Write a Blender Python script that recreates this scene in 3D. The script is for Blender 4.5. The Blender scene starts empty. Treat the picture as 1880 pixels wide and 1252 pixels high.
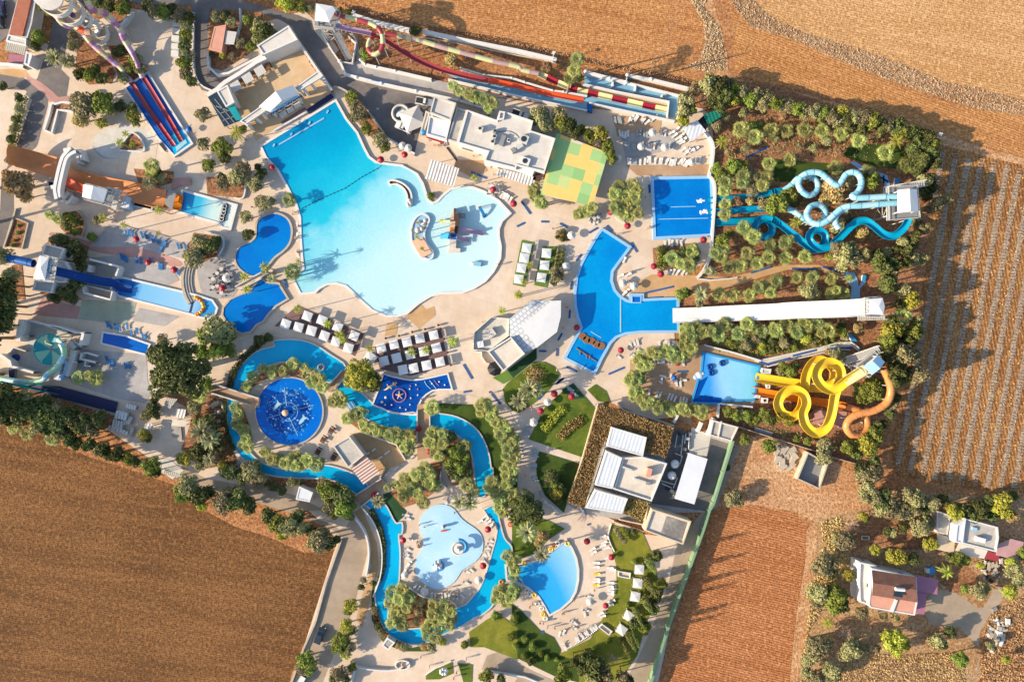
import bpy, math, random
import numpy as np
from mathutils import Vector, Matrix
random.seed(7)
SC = bpy.context.scene
COL = SC.collection
S, H = 0.14, 175.47          # metres per photo pixel on the ground, drone height
TL = {}
for _i, _k in enumerate('ABCDEFGHIJKLMNOP'):
 TL[_k] = ((0, 470, 940, 1400)[_i % 4], (0, 310, 620, 932)[_i // 4], 480 / 1878)
for _k, _v in {'a': (80, 0, 180 / 1878), 'b': (40, 430, 180 / 1878), 'c': (0, 570, 180 / 1878), 'd': (380, 80, 240 / 1878),
      'e': (560, 0, 240 / 1878), 'f': (740, 340, 200 / 1880), 'g': (80, 260, 180 / 1878), 'h': (0, 0, 120 / 1002),
      'i': (1080, 60, 260 / 1880), 'j': (1420, 300, 280 / 1875), 'k': (1270, 620, 380 / 1880), 'l': (1060, 770, 240 / 1306),
      'm': (740, 150, 280 / 1875), 'n': (860, 540, 200 / 1565), 'o': (500, 560, 360 / 1880), 'p': (690, 900, 270 / 1610),
      'q': (930, 960, 330 / 1476), 'r': (1560, 920, 320 / 1880), 's': (560, 740, 240 / 1878), 't': (640, 670, 200 / 1880),
      'u': (440, 640, 200 / 1318), 'v': (180, 690, 220 / 1450), 'w': (1120, 190, 200 / 1880), 'x': (900, 1080, 220 / 1601),
      '1': (200, 560, 180 / 1878), '2': (1130, 600, 170 / 1182), '3': (880, 690, 220 / 1020), '4': (1000, 400, 260 / 1122),
      '5': (380, 230, 200 / 759), '6': (1250, 160, 500 / 1841), '7': (1240, 470, 500 / 1346), '8': (380, 560, 320 / 796),
      '@': (0, 0, 1.0)}.items():
 TL[_k] = _v
def T(s):
 """survey string -> list of (px, py, extra...)"""
 out, t = [], TL['@']
 for w in s.split():
  if len(w) == 1:
   t = TL[w]
   continue
  a = [float(q) for q in w.split(',')]
  out.append((t[0] + a[0] * t[2], t[1] + a[1] * t[2]) + tuple(a[2:]))
 return out
def W(p, z=0.0):
 k = (H - z) / H * S
 return ((p[0] - 940) * k, (626 - p[1]) * k)
def WP(s, z=0.0):
 return [W(p, z) for p in (T(s) if isinstance(s, str) else s)]
def P3(s, zs=None):
 """survey path whose third number is the height -> 3d points"""
 return [W(p, p[2]) + (p[2],) for p in T(s)]
def smooth(pts, n=6, closed=False):
 P = [np.array(p, float) for p in pts]
 N = len(P)
 out = []
 rng = range(N) if closed else range(N - 1)
 for i in rng:
  if closed:
   a, b, c, d = P[(i - 1) % N], P[i], P[(i + 1) % N], P[(i + 2) % N]
  else:
   a, b, c, d = P[max(i - 1, 0)], P[i], P[i + 1], P[min(i + 2, N - 1)]
  for k in range(n):
   t = k / n
   out.append(tuple(0.5 * ((2 * b) + (c - a) * t + (2 * a - 5 * b + 4 * c - d) * t * t + (3 * b - a - 3 * c + d) * t ** 3)))
 if not closed:
  out.append(tuple(P[-1]))
 return out
def area(poly):
 return 0.5 * sum(poly[i - 1][0] * poly[i][1] - poly[i][0] * poly[i - 1][1] for i in range(len(poly)))
def ccw(poly):
 return list(poly) if area(poly) > 0 else list(poly)[::-1]
def offset(poly, d):
 """grow (d > 0) or shrink a ccw polygon with mitred corners"""
 n, out = len(poly), []
 for i in range(n):
  p0, p1, p2 = Vector(poly[i - 1][:2]), Vector(poly[i][:2]), Vector(poly[(i + 1) % n][:2])
  e1, e2 = (p1 - p0), (p2 - p1)
  if e1.length < 1e-6 or e2.length < 1e-6:
   out.append(tuple(p1))
   continue
  e1.normalize()
  e2.normalize()
  n1, n2 = Vector((e1.y, -e1.x)), Vector((e2.y, -e2.x))
  b = n1 + n2
  if b.length < 1e-4:
   b = n1.copy()
  b.normalize()
  k = d / max(0.45, b.dot(n1))
  out.append(tuple(p1 + b * k))
 return out
class MB:
 def __init__(self):
  self.v, self.f, self.m, self.mats, self.sm = [], [], [], [], []
 def mi(self, mat):
  mat = M(mat) if isinstance(mat, str) else mat
  if mat not in self.mats:
   self.mats.append(mat)
  return self.mats.index(mat)
 def add(self, vs, fs, mat, smooth_=False):
  o = len(self.v)
  self.v.extend(tuple(p) for p in vs)
  k = self.mi(mat)
  for f in fs:
   self.f.append(tuple(i + o for i in f))
   self.m.append(k)
   self.sm.append(smooth_)
  return self
 def prism(self, poly, z0, z1, mat, top=None, cap=True, bottom=False):
  poly = ccw(poly)
  n = len(poly)
  vs = [(p[0], p[1], z0) for p in poly] + [(p[0], p[1], z1) for p in poly]
  self.add(vs, [(i, (i + 1) % n, n + (i + 1) % n, n + i) for i in range(n)], mat)
  if cap:
   self.add(vs[n:], [tuple(range(n))], top or mat)
  if bottom:
   self.add(vs[:n], [tuple(range(n))[::-1]], mat)
  return self
 def sheet(self, poly, z, mat):
  poly = ccw(poly)
  return self.add([(p[0], p[1], z) for p in poly], [tuple(range(len(poly)))], mat)
 def ring(self, outer, inner, z0, z1, mat, inside=True):
  """outer and inner are matched ccw outlines"""
  n = len(outer)
  vs = [(p[0], p[1], z1) for p in outer] + [(p[0], p[1], z1) for p in inner] + [(p[0], p[1], z0) for p in outer] + [(p[0], p[1], z0) for p in inner]
  fs = []
  for i in range(n):
   j = (i + 1) % n
   fs.append((i, j, n + j, n + i))
   fs.append((2 * n + i, 2 * n + j, j, i))
   if inside:
    fs.append((n + i, n + j, 3 * n + j, 3 * n + i))
  return self.add(vs, fs, mat)
 def box(self, cx, cy, z0, z1, lx, ly, rot=0.0, mat='white', top=None):
  c, s = math.cos(rot), math.sin(rot)
  q = [(cx + x * c - y * s, cy + x * s + y * c) for x, y in ((-lx / 2, -ly / 2), (lx / 2, -ly / 2), (lx / 2, ly / 2), (-lx / 2, ly / 2))]
  return self.prism(q, z0, z1, mat, top, bottom=True)
 def bar(self, a, b, w, h, mat):
  """box beam from 3d a to 3d b"""
  a, b = Vector(a), Vector(b)
  t = (b - a)
  if t.length < 1e-6:
   return self
  t.normalize()
  up = Vector((0, 0, 1)) if abs(t.z) < 0.95 else Vector((1, 0, 0))
  s = t.cross(up).normalized() * (w / 2)
  u = s.cross(t).normalized() * (h / 2)
  vs = [p + x * s + y * u for p in (a, b) for x, y in ((-1, -1), (1, -1), (1, 1), (-1, 1))]
  return self.add(vs, [(0, 1, 5, 4), (1, 2, 6, 5), (2, 3, 7, 6), (3, 0, 4, 7), (3, 2, 1, 0), (4, 5, 6, 7)], mat)
 def cyl(self, a, b, r0, r1=None, n=8, mat='white', cap=True):
  r1 = r0 if r1 is None else r1
  a, b = Vector(a), Vector(b)
  t = (b - a).normalized()
  up = Vector((0, 0, 1)) if abs(t.z) < 0.95 else Vector((1, 0, 0))
  s = t.cross(up).normalized()
  u = s.cross(t)
  vs = [p + (s * math.cos(k * 2 * math.pi / n) + u * math.sin(k * 2 * math.pi / n)) * r for p, r in ((a, r0), (b, r1)) for k in range(n)]
  fs = [(i, n + i, n + (i + 1) % n, (i + 1) % n) for i in range(n)]
  self.add(vs, fs, mat, True)
  if cap:
   self.add(vs[n:], [tuple(range(n))[::-1]], mat)
   self.add(vs[:n], [tuple(range(n))], mat)
  return self
 def dome(self, c, r, h, n=12, k=4, mat='white', z0=0.0):
  vs, fs = [], []
  for i in range(k):
   a = i / k * math.pi / 2
   for j in range(n):
    t = j * 2 * math.pi / n
    vs.append((c[0] + r * math.cos(a) * math.cos(t), c[1] + r * math.cos(a) * math.sin(t), z0 + h * math.sin(a)))
  vs.append((c[0], c[1], z0 + h))
  for i in range(k - 1):
   for j in range(n):
    fs.append((i * n + j, i * n + (j + 1) % n, (i + 1) * n + (j + 1) % n, (i + 1) * n + j))
  for j in range(n):
   fs.append(((k - 1) * n + j, (k - 1) * n + (j + 1) % n, k * n))
  return self.add(vs, fs, mat, True)
 def torus(self, c, R, r, n=16, k=6, mat='white', sz=1.0):
  vs, fs = [], []
  for i in range(n):
   a = i * 2 * math.pi / n
   for j in range(k):
    b = j * 2 * math.pi / k
    q = R + r * math.cos(b)
    vs.append((c[0] + q * math.cos(a), c[1] + q * math.sin(a), c[2] + r * sz * math.sin(b)))
  for i in range(n):
   for j in range(k):
    fs.append((i * k + j, ((i + 1) % n) * k + j, ((i + 1) % n) * k + (j + 1) % k, i * k + (j + 1) % k))
  return self.add(vs, fs, mat, True)
 def sweep(self, path, prof, mats, closed_prof=False, per=1, smooth_=True, scale=None):
  """prof: list of (side, up); mats: list of materials, switched every `per` path steps"""
  P = [Vector(p) for p in path]
  n, k = len(P), len(prof)
  rows = []
  for i in range(n):
   t = (P[min(i + 1, n - 1)] - P[max(i - 1, 0)])
   t.normalize()
   s = t.cross(Vector((0, 0, 1)))
   if s.length < 1e-4:
    s = Vector((1, 0, 0))
   s.normalize()
   u = s.cross(t)
   q = scale[i] if scale else 1.0
   rows.append([P[i] + s * a * q + u * b * q for a, b in prof])
  for i in range(n - 1):
   vs = rows[i] + rows[i + 1]
   fs = [(j, (j + 1) % k, k + (j + 1) % k, k + j) for j in range(k if closed_prof else k - 1)]
   self.add(vs, fs, mats[(i // per) % len(mats)], smooth_)
  return self
ORG = {}
def to_mesh(name, mb, org):
 me = bpy.data.meshes.new(name)
 v = [(p[0] - org[0], p[1] - org[1], p[2] - org[2]) for p in mb.v]
 me.from_pydata(v, [], mb.f)
 for mt in mb.mats:
  me.materials.append(mt)
 me.polygons.foreach_set('material_index', mb.m)
 me.polygons.foreach_set('use_smooth', mb.sm)
 me.update()
 return me
def tag(o, label=None, cat=None, group=None, kind=None):
 if label:
  o['label'] = label
 if cat:
  o['category'] = cat
 if group:
  o['group'] = group
 if kind:
  o['kind'] = kind
 return o
def thing(name, label, cat, loc, group=None):
 o = bpy.data.objects.new(name, None)
 o.empty_display_size = 0.5
 COL.objects.link(o)
 o.location = tuple(loc) if len(loc) == 3 else (loc[0], loc[1], 0.0)
 ORG[o.name] = tuple(o.location)
 return tag(o, label, cat, group)
def part(name, mb, parent, label=None):
 org = ORG[parent.name]
 o = bpy.data.objects.new(name, to_mesh(name, mb, org))
 COL.objects.link(o)
 o.parent = parent
 ORG[o.name] = org
 if label:
  o['label'] = label
 return o
def single(name, mb, label=None, cat=None, group=None, kind=None):
 a = np.array(mb.v)
 org = (float((a[:, 0].min() + a[:, 0].max()) / 2), float((a[:, 1].min() + a[:, 1].max()) / 2), float(a[:, 2].min()))
 o = bpy.data.objects.new(name, to_mesh(name, mb, org))
 o.location = org
 COL.objects.link(o)
 return tag(o, label, cat, group, kind)
def inst(name, meshes, label, cat, loc, rot=0.0, scale=1.0, group=None, zs=None):
 """a thing made of shared part meshes: [(part name, mesh)], or one mesh object when `meshes` is a Mesh"""
 if isinstance(meshes, bpy.types.Mesh):
  o = bpy.data.objects.new(name, meshes)
 else:
  o = bpy.data.objects.new(name, None)
 COL.objects.link(o)
 o.location = loc
 o.rotation_euler = (0, 0, rot)
 o.scale = (scale, scale, scale if zs is None else zs)
 tag(o, label, cat, group)
 if not isinstance(meshes, bpy.types.Mesh):
  for n, me in meshes:
   c = bpy.data.objects.new(n, me)
   COL.objects.link(c)
   c.parent = o
 return o
ORDS = ('first second third fourth fifth sixth seventh eighth ninth tenth eleventh twelfth thirteenth fourteenth fifteenth sixteenth '
  'seventeenth eighteenth nineteenth twentieth').split()
TENS = {20: 'twenty', 30: 'thirty', 40: 'forty'}
def ordn(i):
 if i < 20:
  return ORDS[i]
 t = (i + 1) // 10 * 10
 r = (i + 1) % 10
 return TENS[t] + '-' + ORDS[r - 1] if r else TENS[t][:-1] + 'ieth'
def ranked(n, i, axis='left'):
 """say which of n, counted from the nearer end"""
 a, b = {'left': ('left', 'right'), 'top': ('top', 'bottom')}[axis]
 if n == 1:
  return ''
 if i == 0:
  return a + 'most'
 if i == n - 1:
  return b + 'most'
 return ordn(i) + ' from ' + a if i < n / 2 else ordn(n - 1 - i) + ' from ' + b
def text_part(txt, parent, pos, xdir, up, size, mat, name='lettering'):
 cu = bpy.data.curves.new(name, 'FONT')
 cu.body = txt
 cu.size = size
 cu.align_x = 'CENTER'
 cu.align_y = 'CENTER'
 cu.extrude = 0.03
 cu.offset = 0.012
 cu.materials.append(M(mat))
 o = bpy.data.objects.new(name, cu)
 COL.objects.link(o)
 x, u = Vector(xdir).normalized(), Vector(up)
 z = x.cross(u).normalized()
 u = z.cross(x)
 m = Matrix((x, u, z)).transposed().to_4x4()
 m.translation = Vector(pos) - Vector(ORG[parent.name])
 dg = bpy.context.evaluated_depsgraph_get()
 me = bpy.data.meshes.new_from_object(o.evaluated_get(dg))
 bpy.data.objects.remove(o)
 me.transform(m)
 o = bpy.data.objects.new(name, me)
 COL.objects.link(o)
 o.parent = parent
 return o
KL = 1.5        # how bright a sunlit white surface reads at this exposure
def lin(c):
 return [((x / 255 + 0.055) / 1.055) ** 2.4 if x / 255 > 0.04045 else x / 255 / 12.92 for x in c]
def alb(c):
 return [min(0.9, x / KL) for x in lin(c)] + [1.0]
_MATS = {}
DEF = {}
class N:
 def __init__(self, name):
  self.mat = bpy.data.materials.new(name)
  self.mat.use_nodes = True
  self.t = self.mat.node_tree
  self.t.nodes.clear()
  self.out = self.t.nodes.new('ShaderNodeOutputMaterial')
  self.b = self.t.nodes.new('ShaderNodeBsdfPrincipled')
  self.t.links.new(self.b.outputs[0], self.out.inputs[0])
  self.geo = None
 def n(self, typ, **kw):
  o = self.t.nodes.new('ShaderNode' + typ)
  for k, v in kw.items():
   setattr(o, k, v)
  return o
 def l(self, a, b):
  self.t.links.new(a, b)
 def pos(self):
  if self.geo is None:
   self.geo = self.n('NewGeometry').outputs['Position']
  return self.geo
 def mapped(self, rot=0.0, scale=(1, 1, 1), loc=(0, 0, 0)):
  m = self.n('Mapping', vector_type='TEXTURE')
  m.inputs['Rotation'].default_value = (0, 0, rot)
  m.inputs['Location'].default_value = loc
  m.inputs['Scale'].default_value = [1 / s for s in scale]
  self.l(self.pos(), m.inputs['Vector'])
  return m.outputs[0]
 def noise(self, scale, detail=3, rough=0.6, vec=None, dist=0.0):
  o = self.n('TexNoise')
  o.inputs['Scale'].default_value = scale
  o.inputs['Detail'].default_value = detail
  o.inputs['Roughness'].default_value = rough
  o.inputs['Distortion'].default_value = dist
  self.l(vec or self.pos(), o.inputs['Vector'])
  return o.outputs[0]
 def ramp(self, fac, a, b, lo=0.0, hi=1.0):
  o = self.n('MapRange')
  o.inputs['From Min'].default_value = a
  o.inputs['From Max'].default_value = b
  o.inputs['To Min'].default_value = lo
  o.inputs['To Max'].default_value = hi
  self.l(fac, o.inputs['Value'])
  return o.outputs[0]
 def math(self, op, a, b):
  o = self.n('Math', operation=op)
  for i, x in enumerate((a, b)):
   if isinstance(x, (int, float)):
    o.inputs[i].default_value = x
   else:
    self.l(x, o.inputs[i])
  return o.outputs[0]
 def mix(self, fac, a, b, mode='MIX'):
  o = self.n('Mix', data_type='RGBA', blend_type=mode)
  if isinstance(fac, (int, float)):
   o.inputs[0].default_value = fac
  else:
   self.l(fac, o.inputs[0])
  for i, x in ((6, a), (7, b)):
   if isinstance(x, (list, tuple)):
    o.inputs[i].default_value = x
   else:
    self.l(x, o.inputs[i])
  return o.outputs[2]
 def bump(self, h, strength, dist=0.1):
  o = self.n('Bump')
  o.inputs['Strength'].default_value = strength
  o.inputs['Distance'].default_value = dist
  self.l(h, o.inputs['Height'])
  self.l(o.outputs[0], self.b.inputs['Normal'])
 def done(self, col, rough=0.8, spec=0.3, metal=0.0):
  if isinstance(col, (list, tuple)):
   self.b.inputs['Base Color'].default_value = col
  else:
   self.l(col, self.b.inputs['Base Color'])
  self.b.inputs['Roughness'].default_value = rough
  self.b.inputs['Specular IOR Level'].default_value = spec
  self.b.inputs['Metallic'].default_value = metal
  return self.mat
def scl(c, k):
 return [min(0.95, x * k) for x in c[:3]] + [1.0]
def plain(name, c, rough=0.6, var=0.12, sc=0.7, spec=0.3, metal=0.0):
 """painted or moulded surface with a little weathering"""
 m = N(name)
 a = alb(c)
 f = m.ramp(m.noise(sc, 5, 0.65), 0.3, 0.7)
 f2 = m.ramp(m.noise(sc * 9, 2), 0.3, 0.75)
 col = m.mix(f, scl(a, 1 - var), scl(a, 1 + var * 0.6))
 col = m.mix(m.math('MULTIPLY', f2, 0.35), col, scl(a, 1 - 1.4 * var))
 return m.done(col, rough, spec, metal)
def roofing(name, c, stain, amt=0.5, rough=0.9):
 m = N(name)
 a, b = alb(c), alb(stain)
 f = m.ramp(m.noise(0.16, 6, 0.7), 0.42, 0.7)
 g = m.ramp(m.noise(1.4, 4, 0.7), 0.45, 0.75)
 col = m.mix(m.math('MULTIPLY', f, amt), a, b)
 col = m.mix(m.math('MULTIPLY', g, amt * 0.5), col, b)
 return m.done(col, rough, 0.2)
def deckmat(name, c, c2, tile=3.0, rot=0.0, line=0.22):
 m = N(name)
 a, b = alb(c), alb(c2)
 br = m.n('TexBrick')
 br.offset = 0.0
 br.inputs['Color1'].default_value = (0, 0, 0, 1)
 br.inputs['Color2'].default_value = (1, 1, 1, 1)
 br.inputs['Mortar'].default_value = (0.5, 0.5, 0.5, 1)
 br.inputs['Scale'].default_value = 1.0
 br.inputs['Mortar Size'].default_value = 0.03
 br.inputs['Brick Width'].default_value = tile
 br.inputs['Row Height'].default_value = tile
 m.l(m.mapped(rot), br.inputs['Vector'])
 f = m.ramp(m.noise(0.06, 8, 0.75), 0.42, 0.62)
 g = m.ramp(m.noise(0.5, 5, 0.7), 0.38, 0.75)
 h = m.ramp(m.noise(5.0, 2), 0.3, 0.7)
 col = m.mix(f, a, b)
 col = m.mix(m.math('MULTIPLY', g, 0.45), col, scl(b, 0.8))
 col = m.mix(m.math('MULTIPLY', h, 0.18), col, scl(b, 0.6))
 sep = m.n('SeparateColor')
 m.l(br.outputs['Color'], sep.inputs[0])
 col = m.mix(m.math('MULTIPLY', sep.outputs[0], 0.26), col, scl(b, 0.75))
 col = m.mix(m.math('MULTIPLY', br.outputs['Fac'], line), col, scl(b, 0.35))
 m.bump(h, 0.15, 0.03)
 return m.done(col, 0.85, 0.25)
def soil(name, c, c2, rot=0.0, gap=0.55, furrow=0.6, arc=None, straw=None):
 """ploughed land: furrows, clods, dry patches"""
 m = N(name)
 a, b = alb(c), alb(c2)
 w = m.n('TexWave', wave_type='BANDS', bands_direction='Y', wave_profile='SIN')
 w.inputs['Scale'].default_value = 0.314 / gap
 w.inputs['Distortion'].default_value = 2.0
 w.inputs['Detail'].default_value = 2
 w.inputs['Detail Scale'].default_value = 0.25
 vec = m.mapped(rot)
 m.l(vec, w.inputs['Vector'])
 streak = m.noise(0.09, 5, 0.65, m.mapped(rot, (0.25, 3.0, 1)))
 big = m.noise(0.035, 4, 0.6)
 clod = m.noise(1.7, 3, 0.75)
 tuft = m.noise(0.8, 5, 0.8)
 f = m.math('MULTIPLY', m.ramp(streak, 0.38, 0.64), 0.62)
 f = m.math('ADD', f, m.ramp(big, 0.35, 0.7, 0.0, 0.4))
 col = m.mix(f, b, a)
 col = m.mix(m.math('MULTIPLY', w.outputs[1], furrow * 0.55), col, scl(b, 0.5))
 col = m.mix(m.ramp(clod, 0.44, 0.62, 0.0, 0.75), col, scl(b, 0.45))
 col = m.mix(m.ramp(m.noise(1.1, 2, 0.6), 0.52, 0.68, 0.0, 0.5), col, scl(a, 1.3))
 col = m.mix(m.ramp(tuft, 0.60, 0.85, 0.0, 0.55), col, straw if straw else scl(a, 1.35))
 hh = m.math('ADD', m.math('MULTIPLY', w.outputs[1], 0.5 * furrow), m.math('MULTIPLY', clod, 1.0))
 m.bump(hh, 0.7, 0.22)
 return m.done(col, 0.95, 0.1)
def grassmat(name, c, c2, c3=None):
 m = N(name)
 a, b = alb(c), alb(c2)
 f = m.ramp(m.noise(0.13, 5, 0.7), 0.36, 0.66)
 g = m.ramp(m.noise(6.0, 3, 0.8), 0.3, 0.72)
 col = m.mix(f, a, b)
 if c3:
  col = m.mix(m.ramp(m.noise(0.35, 5, 0.75), 0.52, 0.72, 0, 0.8), col, alb(c3))
 col = m.mix(m.math('MULTIPLY', g, 0.55), col, scl(b, 0.45))
 m.bump(m.noise(9.0, 2), 0.5, 0.08)
 return m.done(col, 0.95, 0.1)
def watermat(name, stops, axis=None, tilegrid=None, caustic=0.35, big=0.35, rip=1.0):
 """pool: painted basin seen through water; stops = [(t, colour)] along axis = (p0, p1) in photo pixels, where depth changes"""
 m = N(name)
 vec = m.pos()
 if axis:
  p0, p1 = Vector(W(axis[0])), Vector(W(axis[1]))
  d = p1 - p0
  dp = m.n('VectorMath', operation='DOT_PRODUCT')
  sub = m.n('VectorMath', operation='SUBTRACT')
  m.l(vec, sub.inputs[0])
  sub.inputs[1].default_value = (p0.x, p0.y, 0)
  m.l(sub.outputs[0], dp.inputs[0])
  dp.inputs[1].default_value = (d.x / d.length_squared, d.y / d.length_squared, 0)
  t = m.math('ADD', dp.outputs['Value'], m.ramp(m.noise(0.08, 4, 0.6), 0.3, 0.7, -0.07, 0.07))
  r = m.n('ValToRGB')
  m.l(t, r.inputs[0])
  el = r.color_ramp.elements
  while len(el) < len(stops):
   el.new(0.5)
  for e, (tt, cc) in zip(el, stops):
   e.position = tt
   e.color = alb(cc)
  col = r.outputs[0]
 else:
  a = alb(stops[0][1])
  b = alb(stops[-1][1])
  col = m.mix(m.ramp(m.noise(0.07, 4, 0.6), 0.35, 0.68), a, b)
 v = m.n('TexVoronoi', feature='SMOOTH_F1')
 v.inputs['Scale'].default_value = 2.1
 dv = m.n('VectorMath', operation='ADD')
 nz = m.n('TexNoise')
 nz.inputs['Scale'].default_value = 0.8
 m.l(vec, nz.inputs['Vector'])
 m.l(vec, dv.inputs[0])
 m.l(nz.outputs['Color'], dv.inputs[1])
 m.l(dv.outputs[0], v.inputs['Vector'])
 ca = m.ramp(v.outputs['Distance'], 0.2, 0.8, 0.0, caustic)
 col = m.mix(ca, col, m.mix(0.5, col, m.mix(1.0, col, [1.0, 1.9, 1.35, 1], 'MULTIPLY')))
 dk = m.ramp(m.noise(0.16, 5, 0.75), 0.42, 0.8, 0.0, big)
 col = m.mix(dk, col, m.mix(1.0, col, [0.66, 0.84, 0.93, 1], 'MULTIPLY'))
 if tilegrid:
  br = m.n('TexBrick')
  br.offset = 0.0
  br.inputs['Scale'].default_value = 1.0
  br.inputs['Mortar Size'].default_value = 0.05
  br.inputs['Brick Width'].default_value = tilegrid
  br.inputs['Row Height'].default_value = tilegrid
  m.l(m.mapped(0.25), br.inputs['Vector'])
  col = m.mix(m.math('MULTIPLY', br.outputs['Fac'], 0.3), col, [0.01, 0.08, 0.3, 1])
 m.bump(m.noise(1.3, 4, 0.6, dist=0.6), 0.25 * rip, 0.12)
 m.b.inputs['IOR'].default_value = 1.33
 return m.done(col, 0.08, 0.5)
def leaf(name, c, c2, tr=0.25):
 m = N(name)
 a, b = alb(c), alb(c2)
 oi = m.n('ObjectInfo')
 f = m.ramp(m.noise(0.9, 4, 0.8), 0.3, 0.7)
 col = m.mix(f, a, b)
 hs = m.n('HueSaturation')
 m.l(m.ramp(oi.outputs['Random'], 0, 1, 0.475, 0.525), hs.inputs['Hue'])
 m.l(m.ramp(oi.outputs['Random'], 0, 1, 0.75, 1.25), hs.inputs['Value'])
 m.l(col, hs.inputs['Color'])
 col = hs.outputs[0]
 tl = m.n('BsdfTranslucent')
 m.l(col, tl.inputs[0])
 ms = m.n('MixShader')
 ms.inputs[0].default_value = tr
 m.done(col, 0.7, 0.25)
 m.l(m.b.outputs[0], ms.inputs[1])
 m.l(tl.outputs[0], ms.inputs[2])
 m.l(ms.outputs[0], m.out.inputs[0])
 return m.mat
def tilesroof(name, c, c2, rot):
 m = N(name)
 w = m.n('TexWave', wave_type='BANDS', bands_direction='X')
 w.inputs['Scale'].default_value = 1.2
 w.inputs['Distortion'].default_value = 0.5
 m.l(m.mapped(rot), w.inputs['Vector'])
 w2 = m.n('TexWave', wave_type='BANDS', bands_direction='Y')
 w2.inputs['Scale'].default_value = 0.9
 m.l(m.mapped(rot), w2.inputs['Vector'])
 a, b = alb(c), alb(c2)
 col = m.mix(m.ramp(m.noise(0.7, 5, 0.7), 0.3, 0.7), a, b)
 col = m.mix(m.math('MULTIPLY', w.outputs[1], 0.45), col, scl(b, 0.5))
 col = m.mix(m.math('MULTIPLY', w2.outputs[1], 0.25), col, scl(b, 0.5))
 m.bump(w.outputs[1], 0.6, 0.06)
 return m.done(col, 0.85, 0.2)
def stripes(name, c, c2, rot, gap, duty=0.5, rough=0.7):
 m = N(name)
 w = m.n('TexWave', wave_type='BANDS', bands_direction='X', wave_profile='SIN')
 w.inputs['Scale'].default_value = 0.314 / gap
 m.l(m.mapped(rot), w.inputs['Vector'])
 col = m.mix(m.ramp(w.outputs[1], duty - 0.1, duty + 0.1), alb(c), alb(c2))
 col = m.mix(m.ramp(m.noise(0.8, 5, 0.7), 0.45, 0.8, 0, 0.4), col, scl(alb(c2), 0.6))
 m.bump(w.outputs[1], 0.4, 0.08)
 return m.done(col, rough, 0.3)
def lattice(name, c, c2, rot, gap):
 m = N(name)
 br = m.n('TexBrick')
 br.inputs['Scale'].default_value = 1.0
 br.inputs['Mortar Size'].default_value = 0.16
 br.inputs['Mortar Smooth'].default_value = 0.4
 br.inputs['Brick Width'].default_value = gap
 br.inputs['Row Height'].default_value = gap
 m.l(m.mapped(rot), br.inputs['Vector'])
 col = m.mix(br.outputs['Fac'], alb(c), alb(c2))
 return m.done(col, 0.8, 0.2)
def checks(name, rot, cell, loc):
 """shade cloth of green, yellow and pale squares"""
 m = N(name)
 sc = m.n('VectorMath', operation='SCALE')
 sc.inputs['Scale'].default_value = 1.0 / cell
 m.l(m.mapped(rot, loc=loc), sc.inputs[0])
 fl = m.n('VectorMath', operation='FLOOR')
 m.l(sc.outputs[0], fl.inputs[0])
 wn = m.n('TexWhiteNoise', noise_dimensions='2D')
 m.l(fl.outputs[0], wn.inputs['Vector'])
 r = m.n('ValToRGB')
 r.color_ramp.interpolation = 'CONSTANT'
 el = r.color_ramp.elements
 pal = [(0.0, (252, 212, 122)), (0.4, (170, 212, 140)), (0.64, (206, 220, 146)), (0.82, (150, 200, 128)), (0.92, (236, 222, 208))]
 while len(el) < len(pal):
  el.new(0.5)
 for e, (t, c) in zip(el, pal):
  e.position = t
  e.color = alb(c)
 m.l(wn.outputs['Value'], r.inputs[0])
 fb = m.ramp(m.noise(0.6, 4, 0.7), 0.35, 0.75, 0, 0.25)
 col = m.mix(fb, r.outputs[0], alb((190, 170, 110)))
 return m.done(col, 0.85, 0.2)
def M(k):
 if k not in _MATS:
  f, a = DEF[k][0], DEF[k][1:]
  kw = a[-1] if a and isinstance(a[-1], dict) else {}
  _MATS[k] = f(k, *(a[:-1] if kw else a), **kw)
 return _MATS[k]
rad = math.radians
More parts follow.
